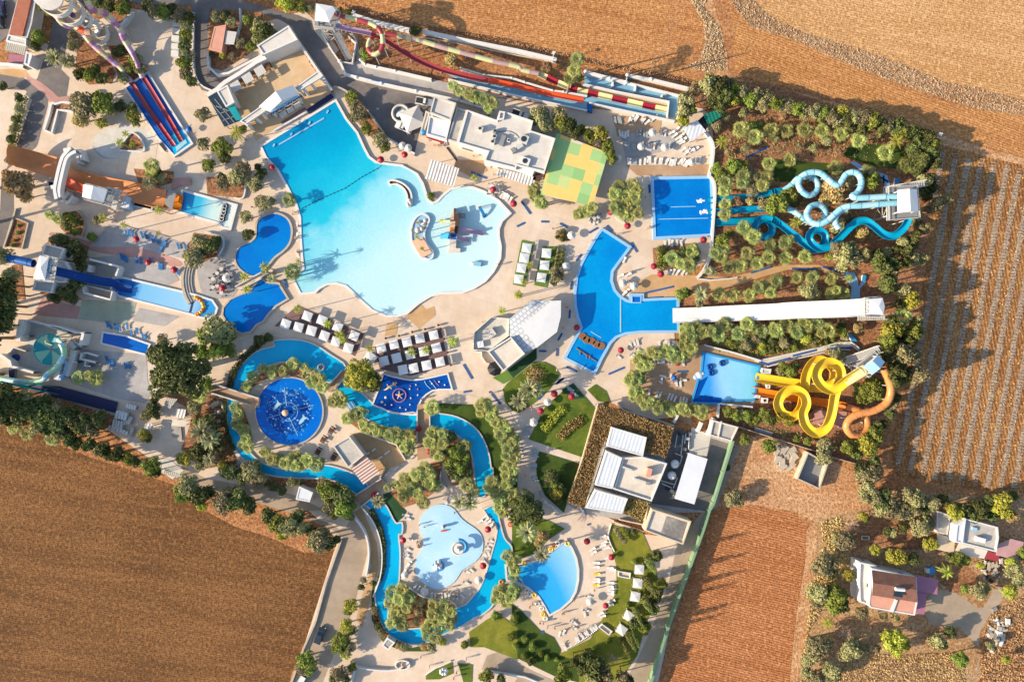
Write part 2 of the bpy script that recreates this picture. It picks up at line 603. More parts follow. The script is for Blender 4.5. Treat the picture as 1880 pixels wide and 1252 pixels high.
DEF.update({
 'earth': (soil, (216, 156, 106), (168, 112, 72), 0.0, 0.8, dict(furrow=0.0)),
 'field_dark': (soil, (164, 116, 72), (112, 77, 48), rad(-9), 0.55, dict(furrow=0.35)),
 'field_orange': (soil, (230, 168, 110), (186, 124, 74), rad(-8), 0.55, dict(furrow=0.5)),
 'field_pale': (soil, (240, 190, 136), (212, 158, 102), rad(-12), 0.6, dict(furrow=0.45)),
 'field_mid': (soil, (232, 170, 110), (198, 136, 82), rad(-20), 0.6, dict(furrow=0.6)),
 'field_red': (soil, (226, 156, 104), (186, 116, 70), rad(-14), 0.6, dict(furrow=0.9)),
 'vineyard': (soil, (212, 156, 98), (156, 104, 62), rad(100), 0.85, dict(furrow=0.7)),
 'track': (soil, (232, 190, 146), (196, 132, 84), 0.0, 1.0, dict(furrow=0.0)),
 'dry_ground': (soil, (214, 180, 136), (180, 130, 86), 0.0, 1.0, dict(furrow=0.0)),
 'bed_soil': (soil, (204, 148, 106), (142, 98, 70), 0.0, 1.0, dict(furrow=0.0)),
 'dark_soil': (soil, (132, 98, 74), (92, 68, 52), 0.0, 1.0, dict(furrow=0.0)),
 'deck': (deckmat, (246, 226, 204), (230, 202, 174), 4.2, rad(-14)),
 'deck_tan': (deckmat, (236, 204, 164), (216, 178, 132), 5.0, rad(30), dict(line=0.06)),
 'deck_grey': (deckmat, (206, 200, 196), (176, 168, 162), 3.0, rad(-14)),
 'deck_brown': (deckmat, (212, 176, 140), (186, 146, 110), 4.0, rad(0)),
 'deck_pink': (deckmat, (222, 172, 158), (198, 146, 134), 2.0, rad(-14)),
 'deck_green': (deckmat, (188, 196, 172), (164, 172, 150), 4.0, rad(-14)),
 'deck_pale': (deckmat, (240, 234, 222), (216, 208, 194), 2.6, rad(-14)),
 'deck_ochre': (deckmat, (230, 190, 140), (206, 160, 108), 3.0, rad(20)),
 'asphalt': (deckmat, (150, 140, 134), (112, 106, 104), 40.0, 0.3, dict(line=0.0)),
 'asphalt_dust': (deckmat, (206, 184, 158), (172, 152, 130), 40.0, 0.3, dict(line=0.0)),
 'timber': (stripes, (150, 118, 112), (116, 88, 84), rad(105), 0.45),
 'timber_left': (stripes, (150, 118, 112), (116, 88, 84), rad(62), 0.45),
 'lawn': (grassmat, (124, 142, 56), (78, 100, 36), (156, 150, 66)),
 'lawn_dark': (grassmat, (92, 112, 48), (58, 78, 34)),
 'lawn_gold': (grassmat, (166, 160, 62), (112, 124, 44), (186, 168, 80)),
 'turf': (grassmat, (126, 160, 76), (98, 134, 58)),
 'turf_dark': (grassmat, (70, 104, 66), (46, 78, 48)),
 'straw': (leaf, (226, 190, 138), (190, 148, 100), dict(tr=0.1)),
 'straw_pale': (leaf, (238, 212, 172), (212, 180, 138), dict(tr=0.1)),
 'stubble': (leaf, (206, 184, 158), (160, 132, 104), dict(tr=0.1)),
 'white': (plain, (236, 232, 226), 0.6, 0.07, 0.5),
 'white_old': (plain, (222, 214, 204), 0.7, 0.16, 0.4),
 'white_gloss': (plain, (240, 238, 236), 0.35, 0.04, 0.5),
 'offwhite': (plain, (236, 224, 208), 0.7, 0.12, 0.4),
 'cream': (plain, (232, 208, 176), 0.7, 0.14, 0.4),
 'stone': (plain, (206, 190, 168), 0.85, 0.2, 0.8),
 'concrete': (plain, (188, 180, 168), 0.85, 0.18, 0.6),
 'steel': (plain, (214, 212, 206), 0.4, 0.1, 1.0),
 'grey': (plain, (150, 150, 150), 0.6, 0.12, 1.0),
 'dark': (plain, (52, 52, 56), 0.6, 0.15, 1.0),
 'black': (plain, (26, 26, 30), 0.5, 0.1, 1.0),
 'glass': (plain, (40, 58, 66), 0.1, 0.1, 1.0, dict(spec=0.8)),
 'row_soil': (soil, (206, 186, 160), (160, 132, 104), 0.0, 1.0, dict(furrow=0.0)),
 'wood': (plain, (150, 106, 70), 0.75, 0.2, 1.2),
 'wood_dark': (plain, (92, 64, 50), 0.75, 0.2, 1.2),
 'bark': (plain, (140, 112, 86), 0.9, 0.3, 3.0),
 'palm_bark': (plain, (176, 150, 118), 0.9, 0.3, 4.0),
 'blue': (plain, (28, 102, 178), 0.5, 0.12, 0.8),
 'mat_blue': (plain, (56, 98, 158), 0.9, 0.15, 1.5),
 'deep_blue': (plain, (2, 72, 152), 0.35, 0.1, 0.6),
 'sky_blue': (plain, (60, 160, 220), 0.4, 0.1, 0.6),
 'pale_blue': (plain, (160, 205, 240), 0.4, 0.08, 0.6),
 'navy': (plain, (30, 42, 88), 0.6, 0.1, 1.0),
 'aqua': (plain, (150, 208, 224), 0.3, 0.12, 0.5),
 'aqua_light': (plain, (172, 218, 230), 0.3, 0.1, 0.5),
 'teal': (plain, (0, 150, 190), 0.3, 0.1, 0.5),
 'teal_dark': (plain, (30, 164, 168), 0.4, 0.15, 0.5),
 'green_pale': (plain, (164, 216, 178), 0.4, 0.12, 0.6),
 'green_sheet': (stripes, (20, 140, 120), (8, 108, 92), rad(20), 0.9),
 'green_mesh': (plain, (140, 172, 132), 0.85, 0.15, 0.4),
 'yellow': (plain, (255, 206, 52), 0.3, 0.06, 0.4),
 'yellow_pale': (plain, (250, 234, 170), 0.35, 0.06, 0.4),
 'orange': (plain, (246, 140, 30), 0.35, 0.08, 0.5),
 'orange_old': (plain, (236, 150, 88), 0.45, 0.18, 0.25),
 'orange_tube': (plain, (222, 148, 84), 0.4, 0.1, 0.5),
 'red': (plain, (190, 38, 48), 0.6, 0.12, 0.8),
 'maroon': (plain, (168, 34, 54), 0.5, 0.12, 0.8),
 'red_slide': (plain, (178, 70, 76), 0.35, 0.14, 0.5),
 'red_orange': (plain, (240, 96, 54), 0.35, 0.1, 0.5),
 'lilac': (plain, (216, 176, 200), 0.4, 0.12, 0.6),
 'mauve': (plain, (182, 126, 160), 0.4, 0.14, 0.6),
 'tube_cream': (plain, (214, 212, 158), 0.45, 0.14, 0.6),
 'tube_rose': (plain, (192, 160, 152), 0.5, 0.16, 0.6),
 'peach': (plain, (250, 196, 160), 0.6, 0.12, 0.6),
 'terracotta': (tilesroof, (214, 140, 112), (186, 110, 86), rad(-15)),
 'terracotta_pale': (plain, (232, 168, 142), 0.8, 0.12, 0.6),
 'brown_tile': (tilesroof, (164, 118, 100), (130, 90, 78), rad(-10)),
 'purple_roof': (plain, (182, 120, 142), 0.7, 0.1, 0.6),
 'pink_roof': (plain, (206, 160, 158), 0.8, 0.16, 0.6),
 'tin': (stripes, (196, 190, 176), (168, 160, 146), rad(-15), 0.5),
 'white_rib': (stripes, (232, 234, 238), (224, 228, 234), rad(-17), 0.9, 0.5),
 'slat': (stripes, (250, 246, 240), (168, 160, 156), rad(-17), 0.8, 0.62),
 'slat_wood': (stripes, (156, 104, 100), (236, 214, 196), rad(-55), 0.75, 0.45),
 'tent_lattice': (lattice, (226, 224, 222), (176, 184, 198), rad(40), 1.1),
 'roof_pale': (roofing, (232, 224, 214), (196, 184, 170), 0.7),
 'roof_beige': (roofing, (234, 222, 204), (200, 180, 158), 0.7),
 'roof_grey': (roofing, (206, 198, 186), (150, 142, 134), 0.8),
 'roof_white': (roofing, (236, 236, 238), (204, 210, 220), 0.45, 0.5),
 'roof_bitumen': (roofing, (128, 122, 116), (196, 190, 182), 0.9),
 'skin': (plain, (226, 170, 136), 0.6, 0.08, 3.0),
 'hair': (plain, (58, 40, 30), 0.7, 0.1, 3.0),
 'fabric_white': (plain, (230, 229, 228), 0.9, 0.05, 1.0),
 'lounger_white': (plain, (238, 232, 222), 0.6, 0.08, 2.0),
 'lounger_blue': (plain, (40, 122, 188), 0.8, 0.12, 2.0),
 'lounger_grey': (plain, (170, 178, 180), 0.7, 0.12, 2.0),
 'car_dark': (plain, (46, 56, 68), 0.25, 0.06, 1.0, dict(spec=0.7)),
 'rubber': (plain, (30, 30, 30), 0.9, 0.1, 2.0),
 'checks': (checks, rad(-17), 2.9, (4.0, 5.0, 0)),
 'leaf_green': (leaf, (172, 178, 78), (100, 116, 46)),
 'leaf_olive': (leaf, (196, 184, 132), (126, 124, 82)),
 'leaf_dark': (leaf, (132, 136, 74), (72, 82, 44)),
 'leaf_yellow': (leaf, (214, 206, 84), (150, 156, 54)),
 'leaf_dry': (leaf, (218, 190, 132), (168, 136, 86)),
 'leaf_palm': (leaf, (216, 212, 124), (132, 146, 72), dict(tr=0.2)),
 'leaf_palm_dark': (leaf, (186, 192, 116), (104, 124, 66), dict(tr=0.2)),
 'leaf_feather': (leaf, (206, 208, 76), (144, 156, 56), dict(tr=0.3)),
 'leaf_date': (leaf, (206, 200, 146), (142, 148, 100), dict(tr=0.2)),
 'leaf_cypress': (leaf, (156, 160, 88), (100, 112, 58)),
 'leaf_vine': (leaf, (186, 150, 92), (122, 94, 58), dict(tr=0.1)),
 'leaf_hedge': (leaf, (160, 172, 74), (108, 124, 50)),
 'branch': (plain, (206, 176, 150), 0.9, 0.15, 2.0),
 'w_lagoon': (watermat, [(0, (0, 134, 218)), (1, (0, 112, 206))], dict(caustic=0.2)),
 'w_river': (watermat, [(0, (10, 190, 236)), (1, (0, 172, 228))], dict(caustic=0.15, big=0.2)),
 'w_square': (watermat, [(0, (0, 136, 220)), (1, (0, 108, 202))], dict(caustic=0.3)),
 'w_curve': (watermat, [(0, (0, 158, 226)), (1, (0, 128, 212))], dict(caustic=0.35)),
 'w_round': (watermat, [(0, (0, 122, 220)), (1, (0, 102, 208))], dict(caustic=0.15)),
 'w_deep': (watermat, [(0, (4, 84, 176)), (1, (2, 62, 152))], dict(caustic=0.2)),
 'w_kids': (watermat, [(0, (206, 234, 250)), (1, (176, 220, 248))], dict(caustic=0.2, big=0.2)),
 'w_fan': (watermat, [(0.0, (20, 168, 236)), (0.55, (60, 178, 240)), (1, (176, 222, 244))], dict(axis=((945, 1075), (1058, 1020)), caustic=0.15, big=0.2)),
 'w_slide': (watermat, [(0.0, (60, 160, 240)), (0.3, (160, 214, 246)), (0.8, (140, 212, 236)), (1, (70, 190, 216))], dict(axis=((1300, 700), (1392, 690)), caustic=0.2)),
 'w_plunge': (watermat, [(0.0, (0, 130, 210)), (0.45, (70, 190, 224)), (0.75, (206, 232, 226)), (1, (226, 236, 226))], dict(axis=((332, 365), (410, 395)), caustic=0.1)),
 'w_runout': (watermat, [(0.0, (0, 110, 200)), (0.18, (20, 130, 214)), (0.26, (130, 196, 238)), (0.8, (166, 212, 244)), (0.95, (60, 160, 230))], dict(axis=((208, 520), (385, 575)), caustic=0.1)),
 'w_wave': (watermat, [(0.0, (0, 146, 200)), (0.2, (0, 172, 214)), (0.36, (40, 194, 224)), (0.46, (150, 220, 236)), (0.7, (198, 232, 238)), (1.0, (216, 238, 240))],
      dict(axis=((510, 270), (800, 560)), caustic=0.3, big=0.2)),
 'w_channel': (watermat, [(0, (150, 196, 220)), (1, (120, 170, 200))], dict(caustic=0.2)),
 'w_lap': (watermat, [(0, (14, 112, 206)), (1, (4, 92, 190))], dict(tilegrid=1.2)),
 'w_basin': (plain, (14, 104, 196), 0.3, 0.12, 0.4),
 'w_foam': (watermat, [(0, (190, 220, 245)), (1, (40, 120, 220))], dict(caustic=0.6)),
})
_Z = {}
def ground(name, poly, mat, z, sm=0):
 _Z[z] = _Z.get(z, 0) + 1
 zz = z + 0.001 * (_Z[z] - 1)
 pts = WP(poly, zz)
 if sm:
  pts = smooth(pts, sm, True)
 mb = MB().sheet(pts, zz, mat)
 return single(name, mb, kind='structure')
mb = MB().sheet([(-2500, -2500), (2500, -2500), (2500, 2500), (-2500, 2500)], -0.08, 'earth')
single('ground', mb, kind='structure')
Z_F, Z_T, Z_D, Z_A, Z_P, Z_B, Z_L = -0.06, -0.04, 0.0, 0.012, 0.03, 0.075, 0.115
ground('ploughed_field', '@ -400,740 0,782 77,800 112,818 179,845 225,858 256,868 317,890 358,927 434,968 490,985 560,1015 616,1008 595,1072 577,1141 554,1190 534,1239 520,1400 -400,1400', 'field_dark', Z_F)
ground('ploughed_field', '@ 560,-260 590,4 646,30 760,58 950,97 1047,117 1075,125 1180,142 1272,155 1300,150 1250,128 1275,100 1294,84 1290,41 1262,0 1230,-260', 'field_orange', Z_F)
ground('ploughed_field', '@ 1330,-260 1345,-20 1372,20 1400,26 1520,85 1640,140 1760,178 1880,184 2300,260 2300,-260', 'field_pale', Z_F)
ground('ploughed_field', '@ 1340,20 1350,60 1345,120 1360,140 1420,155 1560,185 1720,240 1880,290 2300,380 2300,260 1880,206 1800,203 1725,185 1655,160 1580,128 1500,92 1440,67 1400,52', 'field_mid', Z_F)
ground('vineyard_ground', '@ 1715,262 1880,296 2200,350 2200,930 1880,905 1830,905 1740,890 1640,872 1636,810 1680,640 1700,480', 'vineyard', Z_F)
ground('ploughed_field', '@ 1311,935 1380,928 1459,940 1482,970 1477,1034 1461,1124 1449,1252 1430,1420 1170,1420 1215,1252 1235,1160 1262,1070 1290,1000', 'field_red', Z_F)
ground('dirt_yard', '@ 1352,790 1380,800 1440,800 1500,830 1590,880 1600,930 1500,960 1460,938 1380,926 1312,930', 'track', Z_F)
ground('dry_ground', '@ 1482,975 1500,950 1600,930 1640,900 1880,915 2200,930 2200,1420 1450,1420 1465,1252 1480,1080', 'dry_ground', Z_F)
ground('dirt_track', '@ 1290,-60 1320,40 1335,100 1345,140 1420,160 1560,195 1720,246 1880,292 1880,304 1715,262 1560,212 1420,172 1330,152 1300,152 1322,110 1312,60 1270,-60', 'track', Z_T, 3)
ground('dirt_track', '@ 1482,972 1500,966 1498,1010 1490,1085 1478,1180 1464,1252 1460,1330 1446,1330 1450,1252 1463,1124 1478,1034', 'track', Z_T, 3)
ground('driveway', 'P 1190,640 1340,590 1560,720 1620,660 1690,560 1730,640 1640,760 1560,900 1560,1100 1520,1252 1450,1252 1490,1050 1440,880 1200,830', 'asphalt_dust', Z_T, 3)
ground('stone_bank', 'C 1560,-20 1640,120 1720,200 D 90,250 150,260 400,370 700,500 1000,610 1300,710 1560,790 1900,840 1900,730 1560,640 1300,590 1000,460 600,330 300,240 90,150 0,80 C 1720,-40', 'dry_ground', Z_T)
ground('dry_bank', 'C 1260,-20 1370,160 1385,300 1340,440 1240,480 1400,520 1540,515 1525,330 1480,180 1380,60 1390,-20', 'dry_ground', Z_T)
ground('garden_soil', 'P 560,180 760,60 1100,60 1240,180 1240,300 1000,300 760,260 640,330', 'bed_soil', Z_T)
ground('garden_soil', 'P 1240,400 1440,380 1560,500 1440,620 1340,600 1260,520', 'bed_soil', Z_T)
ground('garden_soil', 'P 1560,900 1878,820 1878,1252 1560,1252', 'earth', Z_T)
ground('dry_garden', '@ 1500,1160 1560,1180 1640,1185 1760,1150 1800,1190 1780,1300 1480,1300', 'dry_ground', Z_T)
ground('paving', '@ -120,96 20,120 115,60 240,16 330,30 420,60 560,20 600,60 640,120 800,165 1000,192 1235,213 1245,190 1290,200 1306,215 1315,330 1312,430 1300,480 1240,508 1235,560 1240,640 1285,640 1300,690 1290,760 1200,770 1110,735 1075,930 1180,980 1265,990 1200,1290 530,1290 560,1180 620,990 560,930 400,900 320,872 170,770 0,706 -120,660', 'deck', Z_D)
ground('paving', 'k 100,60 610,180 700,250 650,330 560,600 560,640 0,640 0,800 -560,500 -560,200', 'deck_brown', Z_P)
ground('paving', 'G 1210,760 1450,770 1620,790 1560,860 1240,870 1180,930 860,920 800,860 1000,760', 'deck_ochre', Z_P)
ground('path', 'G 1330,780 1450,795 1560,785 H 0,720 180,690 400,690 620,760 600,800 400,725 180,725 0,775 G 1640,830 1560,850 1330,850', 'deck_ochre', Z_P)
ground('path', 'k 560,210 640,240 900,190 1150,130 1330,90 1450,80 1530,130 1500,60 1350,40 1150,95 900,150 700,190', 'deck_pale', Z_P)
ground('path', 'C 1430,1200 1560,1130 1700,1090 1878,1040 D 60,1020 300,975 520,1040 640,1130 640,1160 480,1060 300,1010 60,1070 C 1878,1090 1700,1150 1430,1230', 'track', Z_T)
ground('paving', 'A 350,720 520,745 660,900 1030,880 1140,980 1100,1252 E 340,1 0,80 A 10,1252 260,1060 320,940', 'deck', Z_P)
ground('paving', 'g 930,90 1140,30 1240,60 1450,180 1800,190 1500,310 1180,330 1020,230', 'deck_grey', Z_P, 3)
ground('paving', 'A 670,1000 760,930 900,905 1040,930 1090,980 1080,1060 1000,1110 850,1140 720,1110', 'deck_pale', Z_P, 3)
ground('brick_path', 'A 140,500 215,555 290,590 380,660 420,700 490,690 505,735 360,738 330,690 220,600', 'deck_pink', Z_P)
ground('paving', 'A 0,500 170,490 215,555 140,560 0,535', 'deck_ochre', Z_P)
ground('paving', 'E 350,470 420,460 680,530 960,560 1250,640 1310,690 1230,700 960,640 700,600 420,520', 'deck_pink', Z_P, 2)
ground('paving', 'E 640,560 780,400 1100,440 1360,560 1300,640 960,560', 'deck_grey', Z_P)
ground('paving', 'E 650,640 850,620 1240,720 1290,800 1200,840 860,770', 'deck_grey', Z_P)
ground('paving', 'E 300,930 580,990 560,1080 240,1050', 'deck_pink', Z_P)
ground('paving', 'E 590,940 980,960 960,1040 900,1120 565,1080', 'deck_green', Z_P)
ground('paving', 'E 1000,1000 1290,1060 1180,1130 950,1090', 'deck_grey', Z_P)
ground('paving', 'I 560,80 1050,120 1060,300 1090,400 1040,470 850,440 520,330 480,260', 'deck_grey', Z_P)
ground('paving', 'c 560,200 820,260 1050,300 1400,460 1280,720 1250,960 1060,1040 900,1200 380,1060 480,700', 'deck_pale', Z_P)
ground('paving', 'F 1130,1000 1190,980 1220,1010 1280,985 1290,1050 1170,1150 1080,1060', 'deck_ochre', Z_P)
ground('paving', 'F 940,1105 1020,1105 1010,1190 925,1200', 'deck_ochre', Z_P)
ground('paving', 'd 250,560 800,270 1320,40 1560,390 1640,480 1800,740 1440,980 1070,1160 700,1400 590,1150', 'deck_tan', Z_P)
ground('stage_steps', 'd 1060,1130 1400,910 1450,965 1090,1180', 'timber', Z_B)
ground('paving', 'm 650,960 990,970 1040,1100 850,1180 620,1060', 'deck_brown', Z_P)
ground('paving', 'C 720,830 1080,850 1060,960 760,980', 'deck_brown', Z_P)
ground('paving', 'C 820,1190 1420,1180 1420,1260 900,1262', 'deck_brown', Z_P)
ground('paving', 'C 780,960 1200,960 1180,1060 820,1160', 'deck_grey', Z_P)
ground('paving', 's 650,440 820,420 1310,610 1440,850 1220,930 1100,1080 960,800', 'deck_ochre', Z_P)
ground('footbridge_path', 'J 1160,470 1400,370 1600,430 1780,420 1840,560 1878,640 1850,720 1820,560 1700,470 1300,455 1250,560 1250,700 1240,860 1150,890 1155,760 1160,560', 'deck', Z_P)
ground('paving', 'K 600,470 1175,640 1000,1190 940,1330 510,1260 390,1190', 'deck_grey', Z_P)
ground('paving', 'K 1420,690 1600,740 1440,1252 990,1260 1000,1180', 'deck_grey', Z_P)
ground('timber_deck', 'o 240,0 880,275 790,490 520,350 250,250 20,200', 'timber_left', Z_B)
ground('timber_deck', 'o 980,400 1610,215 1695,575 1330,680 1030,612 1000,490', 'timber', Z_B)
ground('stone_terrace', 'E 1420,700 1500,650 1640,670 1740,760 1700,880 1640,930 1480,920 1430,820', 'deck_grey', Z_P, 3)
ground('road', 'A 930,-160 930,10 1040,45 1380,40 1520,62 1720,130 1860,150 B 40,95 180,150 250,190 320,300 440,470 540,620 650,660 750,760 850,870 950,1000 1140,1100 1170,970 1270,690 1180,670 830,600 640,530 600,440 420,225 400,150 300,110 140,75 0,35 A 1640,-20 1640,-160', 'asphalt', Z_A)
ground('road', 'A 1380,40 1510,50 1500,130 1490,400 1520,500 1560,540 1640,510 1870,390 1878,440 1640,570 1490,660 1420,600 1400,400', 'asphalt', Z_A, 2)
ground('road', 'A 400,-60 400,60 350,320 270,560 180,680 230,720 120,1050 260,1080 350,740 480,690 500,560 440,500 480,330 560,200 600,-60', 'asphalt', Z_A)
ground('road', 'A -600,560 0,520 170,560 330,690 240,700 180,650 0,640 -600,660', 'asphalt', Z_A)
ground('road', 'A 120,1050 260,1080 100,1252 E 100,300 20,560 -120,700 -120,330 0,300 10,80', 'asphalt', Z_A)
ground('parking_lot', 'A -400,-300 200,-300 140,0 60,250 0,310 -400,330', 'asphalt', Z_A)
ground('road', 'I 1100,880 1300,920 1480,1010 1700,1050 J 0,1060 280,1130 500,1240 N 250,20 500,100 600,155 650,130 690,70 730,60 790,200 800,330 760,480 720,640 640,900 560,1050 480,1252 460,1500 180,1500 240,1252 380,1010 590,310 622,215 560,165 330,60 180,15 J 0,1180 I 1700,1160 1480,1095 1300,1010 1100,960', 'asphalt_dust', Z_A)
ground('road', 'K 1590,800 1640,760 1480,1200 O 1400,60 1290,420 1000,1252 760,1300 880,1130 1010,850 1130,520 1180,280 1280,130 1340,60 K 1440,1180', 'asphalt_dust', Z_A)
ground('road', 'N 1660,1060 1750,1030 O 0,1080 130,1160 330,1252 330,1340 N 1800,1340 1878,1220 1620,1160', 'asphalt_dust', Z_A)
ground('path', 'N 780,200 830,420 760,640 720,800 760,860 830,640 880,420 870,260 760,0 700,40', 'deck_ochre', Z_P)
ground('path', 'e 500,890 690,930 740,870 720,560 600,460 750,530 790,800 850,930 1150,1000 1830,1140 2100,1200 B 1878,720 1300,650 900,600 650,540', 'deck_grey', Z_P)
BEDS = ['A 1500,130 1600,70 1878,80 1878,330 1600,510 1520,490 1490,400', 'A 560,290 700,310 830,520 800,600 640,610 540,520', 'A 780,330 900,330 1060,520 960,600 850,560',
  'A 375,745 520,745 470,790 400,800 350,935 315,930', 'A 880,1020 950,955 1010,1000 1035,1070 860,1080', 'E 110,360 195,385 145,570 35,555',
  'E 430,420 450,330 560,300 610,400 590,480 480,470', 'E 960,0 1250,20 1240,100 1100,140 1000,120', 'E 1480,60 1760,60 1740,210 1490,190',
  'E 1390,460 1590,490 1560,620 1430,690 1340,600', 'E 300,560 400,480 640,560 590,760 560,830 520,970 290,900', 'A 700,20 940,70 860,180 700,110',
  'b 0,560 -200,600 -120,1252 60,1252', 'K 1500,520 1878,520 1878,700 1620,640', 'B 690,660 770,740 830,860 950,1000 930,1080 840,1000 730,880 640,720',
  'e 590,600 710,640 660,920 480,880 430,790', 'e 790,790 1010,560 1240,640 1830,950 1800,1100 1150,980 860,920', 'B 1200,260 1878,380 1878,460 1200,370',
  'B 1280,520 1640,540 1640,590 1260,570', 'I 0,330 180,330 430,440 820,560 800,640 560,690 330,680 0,640', 'I 1130,400 1390,520 1360,640 1300,800 1480,940 1700,900 1640,700 1560,380',
  'J 0,950 180,990 560,1010 560,1100 300,1060 0,1080', 'u 60,480 130,400 330,250 560,170 780,210 740,330 560,320 330,360 200,430 100,540',
  'u 0,660 60,760 130,960 160,1110 0,1130', 'J 30,790 200,880 480,870 480,960 250,940 80,880', 'J 620,570 760,520 860,610 1150,650 1150,760 1080,840 960,760 740,660',
  'J 880,1160 960,1110 1250,900 1340,870 1320,1080 1180,1180 960,1252', 'J 1250,660 1400,700 1540,800 1560,1050 1400,1060 1340,880 1230,860', 'N 1010,540 1100,570 1200,650 1400,670 1440,720 1400,850 1200,960 1100,870 960,850 930,720',
  '6 225,540 400,510 620,560 690,690 420,740 230,740', 'G 1010,570 1320,530 1360,600 1290,720 1020,715', '4 90,140 150,100 190,120 200,180 110,180', 'C 1180,720 1320,640 1380,800 1240,900']
for b in BEDS[:-1]:
 ground('flower_bed', b, 'bed_soil', Z_B)
ground('garden_ground', 'C 1300,640 1480,560 1878,620 D 700,820 1240,980 1240,1252 H 1240,1 1180,600 940,1252 L 860,700 700,830 560,900 0,700 K 1878,720 1500,600 1480,500 1740,490 1760,200 1400,50 G 1190,1252 1200,960 1878,930 1878,800 1330,790 1460,480 1480,180 1450,0 C 1440,1252 1480,1080 1400,900', 'bed_soil', Z_T)
LAWNS = [('lawn', '3 200,110 240,60 470,-120 560,-120 640,-80 690,-10 600,110 510,200 400,280 340,315 280,295 220,220'),
   ('lawn', '3 710,130 800,60 1000,290 870,690 420,540 560,260'), ('lawn_dark', '3 510,640 850,745 720,1165 560,1020 490,860 480,740'),
   ('lawn', '3 920,120 990,70 1080,130 1120,230 1010,215'), ('lawn_dark', 'J 1310,470 1560,480 1700,560 1820,800 1780,1000 1700,990 1690,930 1670,830 1630,720 1560,630 1450,570 1330,545'),
   ('lawn_dark', 'J 1740,1000 1878,960 1878,1190 1780,1180'), ('lawn', 'O 0,20 260,90 380,150 260,230 160,330 60,360 0,350'),
   ('lawn_gold', 'O 715,120 940,180 1000,320 1060,560 960,840 900,1060 760,1252 480,1252 330,1050 420,1010 560,940 620,850 700,700 750,600 750,420 700,230'),
   ('lawn_dark', 'O 0,690 70,740 200,880 300,930 350,1020 340,1060 480,1100 480,1252 330,1220 0,1060'), ('lawn_gold', 'N 1530,890 1660,800 1740,760 1878,860 1878,1090 1640,1000 1540,1000'),
   ('lawn', 'N 1220,1190 1410,1105 1415,1190 1320,1230 1220,1232'), ('lawn', 'N 1450,1115 1555,1125 1550,1252 1490,1252'), ('lawn_dark', 'J 890,1140 960,1140 1070,1252 960,1340'),
   ('turf_dark', 'p 30,60 150,20 330,230 300,290 210,360 150,230'), ('lawn_dark', 'C 1690,870 1800,880 1840,940 1700,920'), ('turf', 'n 350,1200 560,1090 660,1200 500,1290'),
   ('turf_dark', 'n 560,1090 980,775 980,930 640,1200'), ('turf', 'G 70,510 160,530 90,850 5,830'), ('turf', 'G 220,555 320,560 250,855 158,835'),
   ('turf_dark', '3 800,60 900,190 800,200 700,120'), ('lawn_dark', '6 560,480 1000,520 1000,640 640,640'), ('lawn_dark', '6 1150,380 1500,400 1560,560 1330,540 1100,470'), ('lawn_dark', 'N 840,520 890,540 860,640 880,780 960,920 1100,1010 1240,980 1300,1030 1080,1030 920,980 830,800 830,640')]
for mt, b in LAWNS:
 ground('lawn', b, mt, Z_L)
POOLS = {}
def pool(name, label, outline, mat, coping='white_old', w=0.55, sm=0, z=0.32, islands=(), rim=0.16):
 """basin with a raised coping round it; the water lies a hand below the coping"""
 pts = WP(outline, z)
 if sm:
  pts = smooth(pts, sm, True)
 pts = ccw(pts)
 t = thing(name, label, 'pool', (sum(p[0] for p in pts) / len(pts), sum(p[1] for p in pts) / len(pts), 0))
 part('water', MB().sheet(pts, z, mat), t)
 part('coping', MB().ring(offset(pts, w), pts, 0.0, z + rim, coping), t)
 POOLS[name] = t
 return t, pts
wave, _ = pool('wave_pool', 'huge shallow wave pool fading from deep blue at its corner to pale aqua', 'B 45,1055 570,735 640,860 720,960 770,1070 805,1135 860,1175 960,1190 1050,1200 1110,1228 F 1090,0 1150,45 1190,110 1212,180 1232,235 1270,258 1310,240 1345,200 1400,155 1470,135 1560,145 1640,175 1740,240 1815,320 1760,370 1735,430 1735,490 1750,560 1745,640 1700,730 1640,800 1560,850 1480,880 1330,885 1250,905 1160,960 1080,1030 1010,1050 940,1050 840,1010 760,940 700,880 650,835 580,815 510,820 450,850 420,880 325,890 280,800 350,720 340,640 330,500 325,350 300,260 240,140 160,0 B 80,1130', 'w_wave', 'white', 0.6)
mb = MB()
for s in ('B 165,1040 490,850',):
 a, b = WP(s, .42)
 mb.bar(a + (.40,), b + (.40,), .35, .12, 'pale_blue')
part('lane_line', mb, wave)
pl = WP('F 330,285 480,210 640,140 760,60 870,0 B 905,1190', .36)
mb = MB()
for i in range(len(pl) - 1):
 a, b = Vector(pl[i]), Vector(pl[i + 1])
 n = int((b - a).length / 0.9)
 mb.bar((a.x, a.y, .36), (b.x, b.y, .36), .07, .07, 'navy')
 for k in range(n):
  q = a.lerp(b, k / n)
  mb.dome((q.x, q.y), .16, .2, 6, 2, 'navy', .32)
part('float_line', mb, wave)
for s in ('B 130,1045', 'B 255,965', 'B 385,885', 'B 515,805'):
 q = WP(s, .4)[0]
 part('wave_outlet', MB().box(q[0], q[1], .3, .55, .8, .4, rad(58), 'pale_blue'), wave)
pool('lagoon_pool', 'bright blue kidney shaped lagoon above the arched footbridge', '5 350,690 380,650 430,625 490,620 550,650 580,700 585,760 570,820 530,870 470,915 440,950 410,985 370,1030 320,1048 260,1020 215,975 200,920 215,870 250,840 310,815 345,775', 'w_lagoon', 'stone', .5, 3)
pool('lagoon_pool', 'bright blue lagoon below the arched footbridge with squared lower corner', 'E 1605,1050 1610,1000 1660,940 1740,905 1800,880 1840,830 1878,790 F 70,820 160,830 190,880 222,932 140,980 80,1045 50,1090 0,1115 E 1800,1165 1740,1178 1680,1150 1630,1090', 'w_lagoon', 'stone', .5)
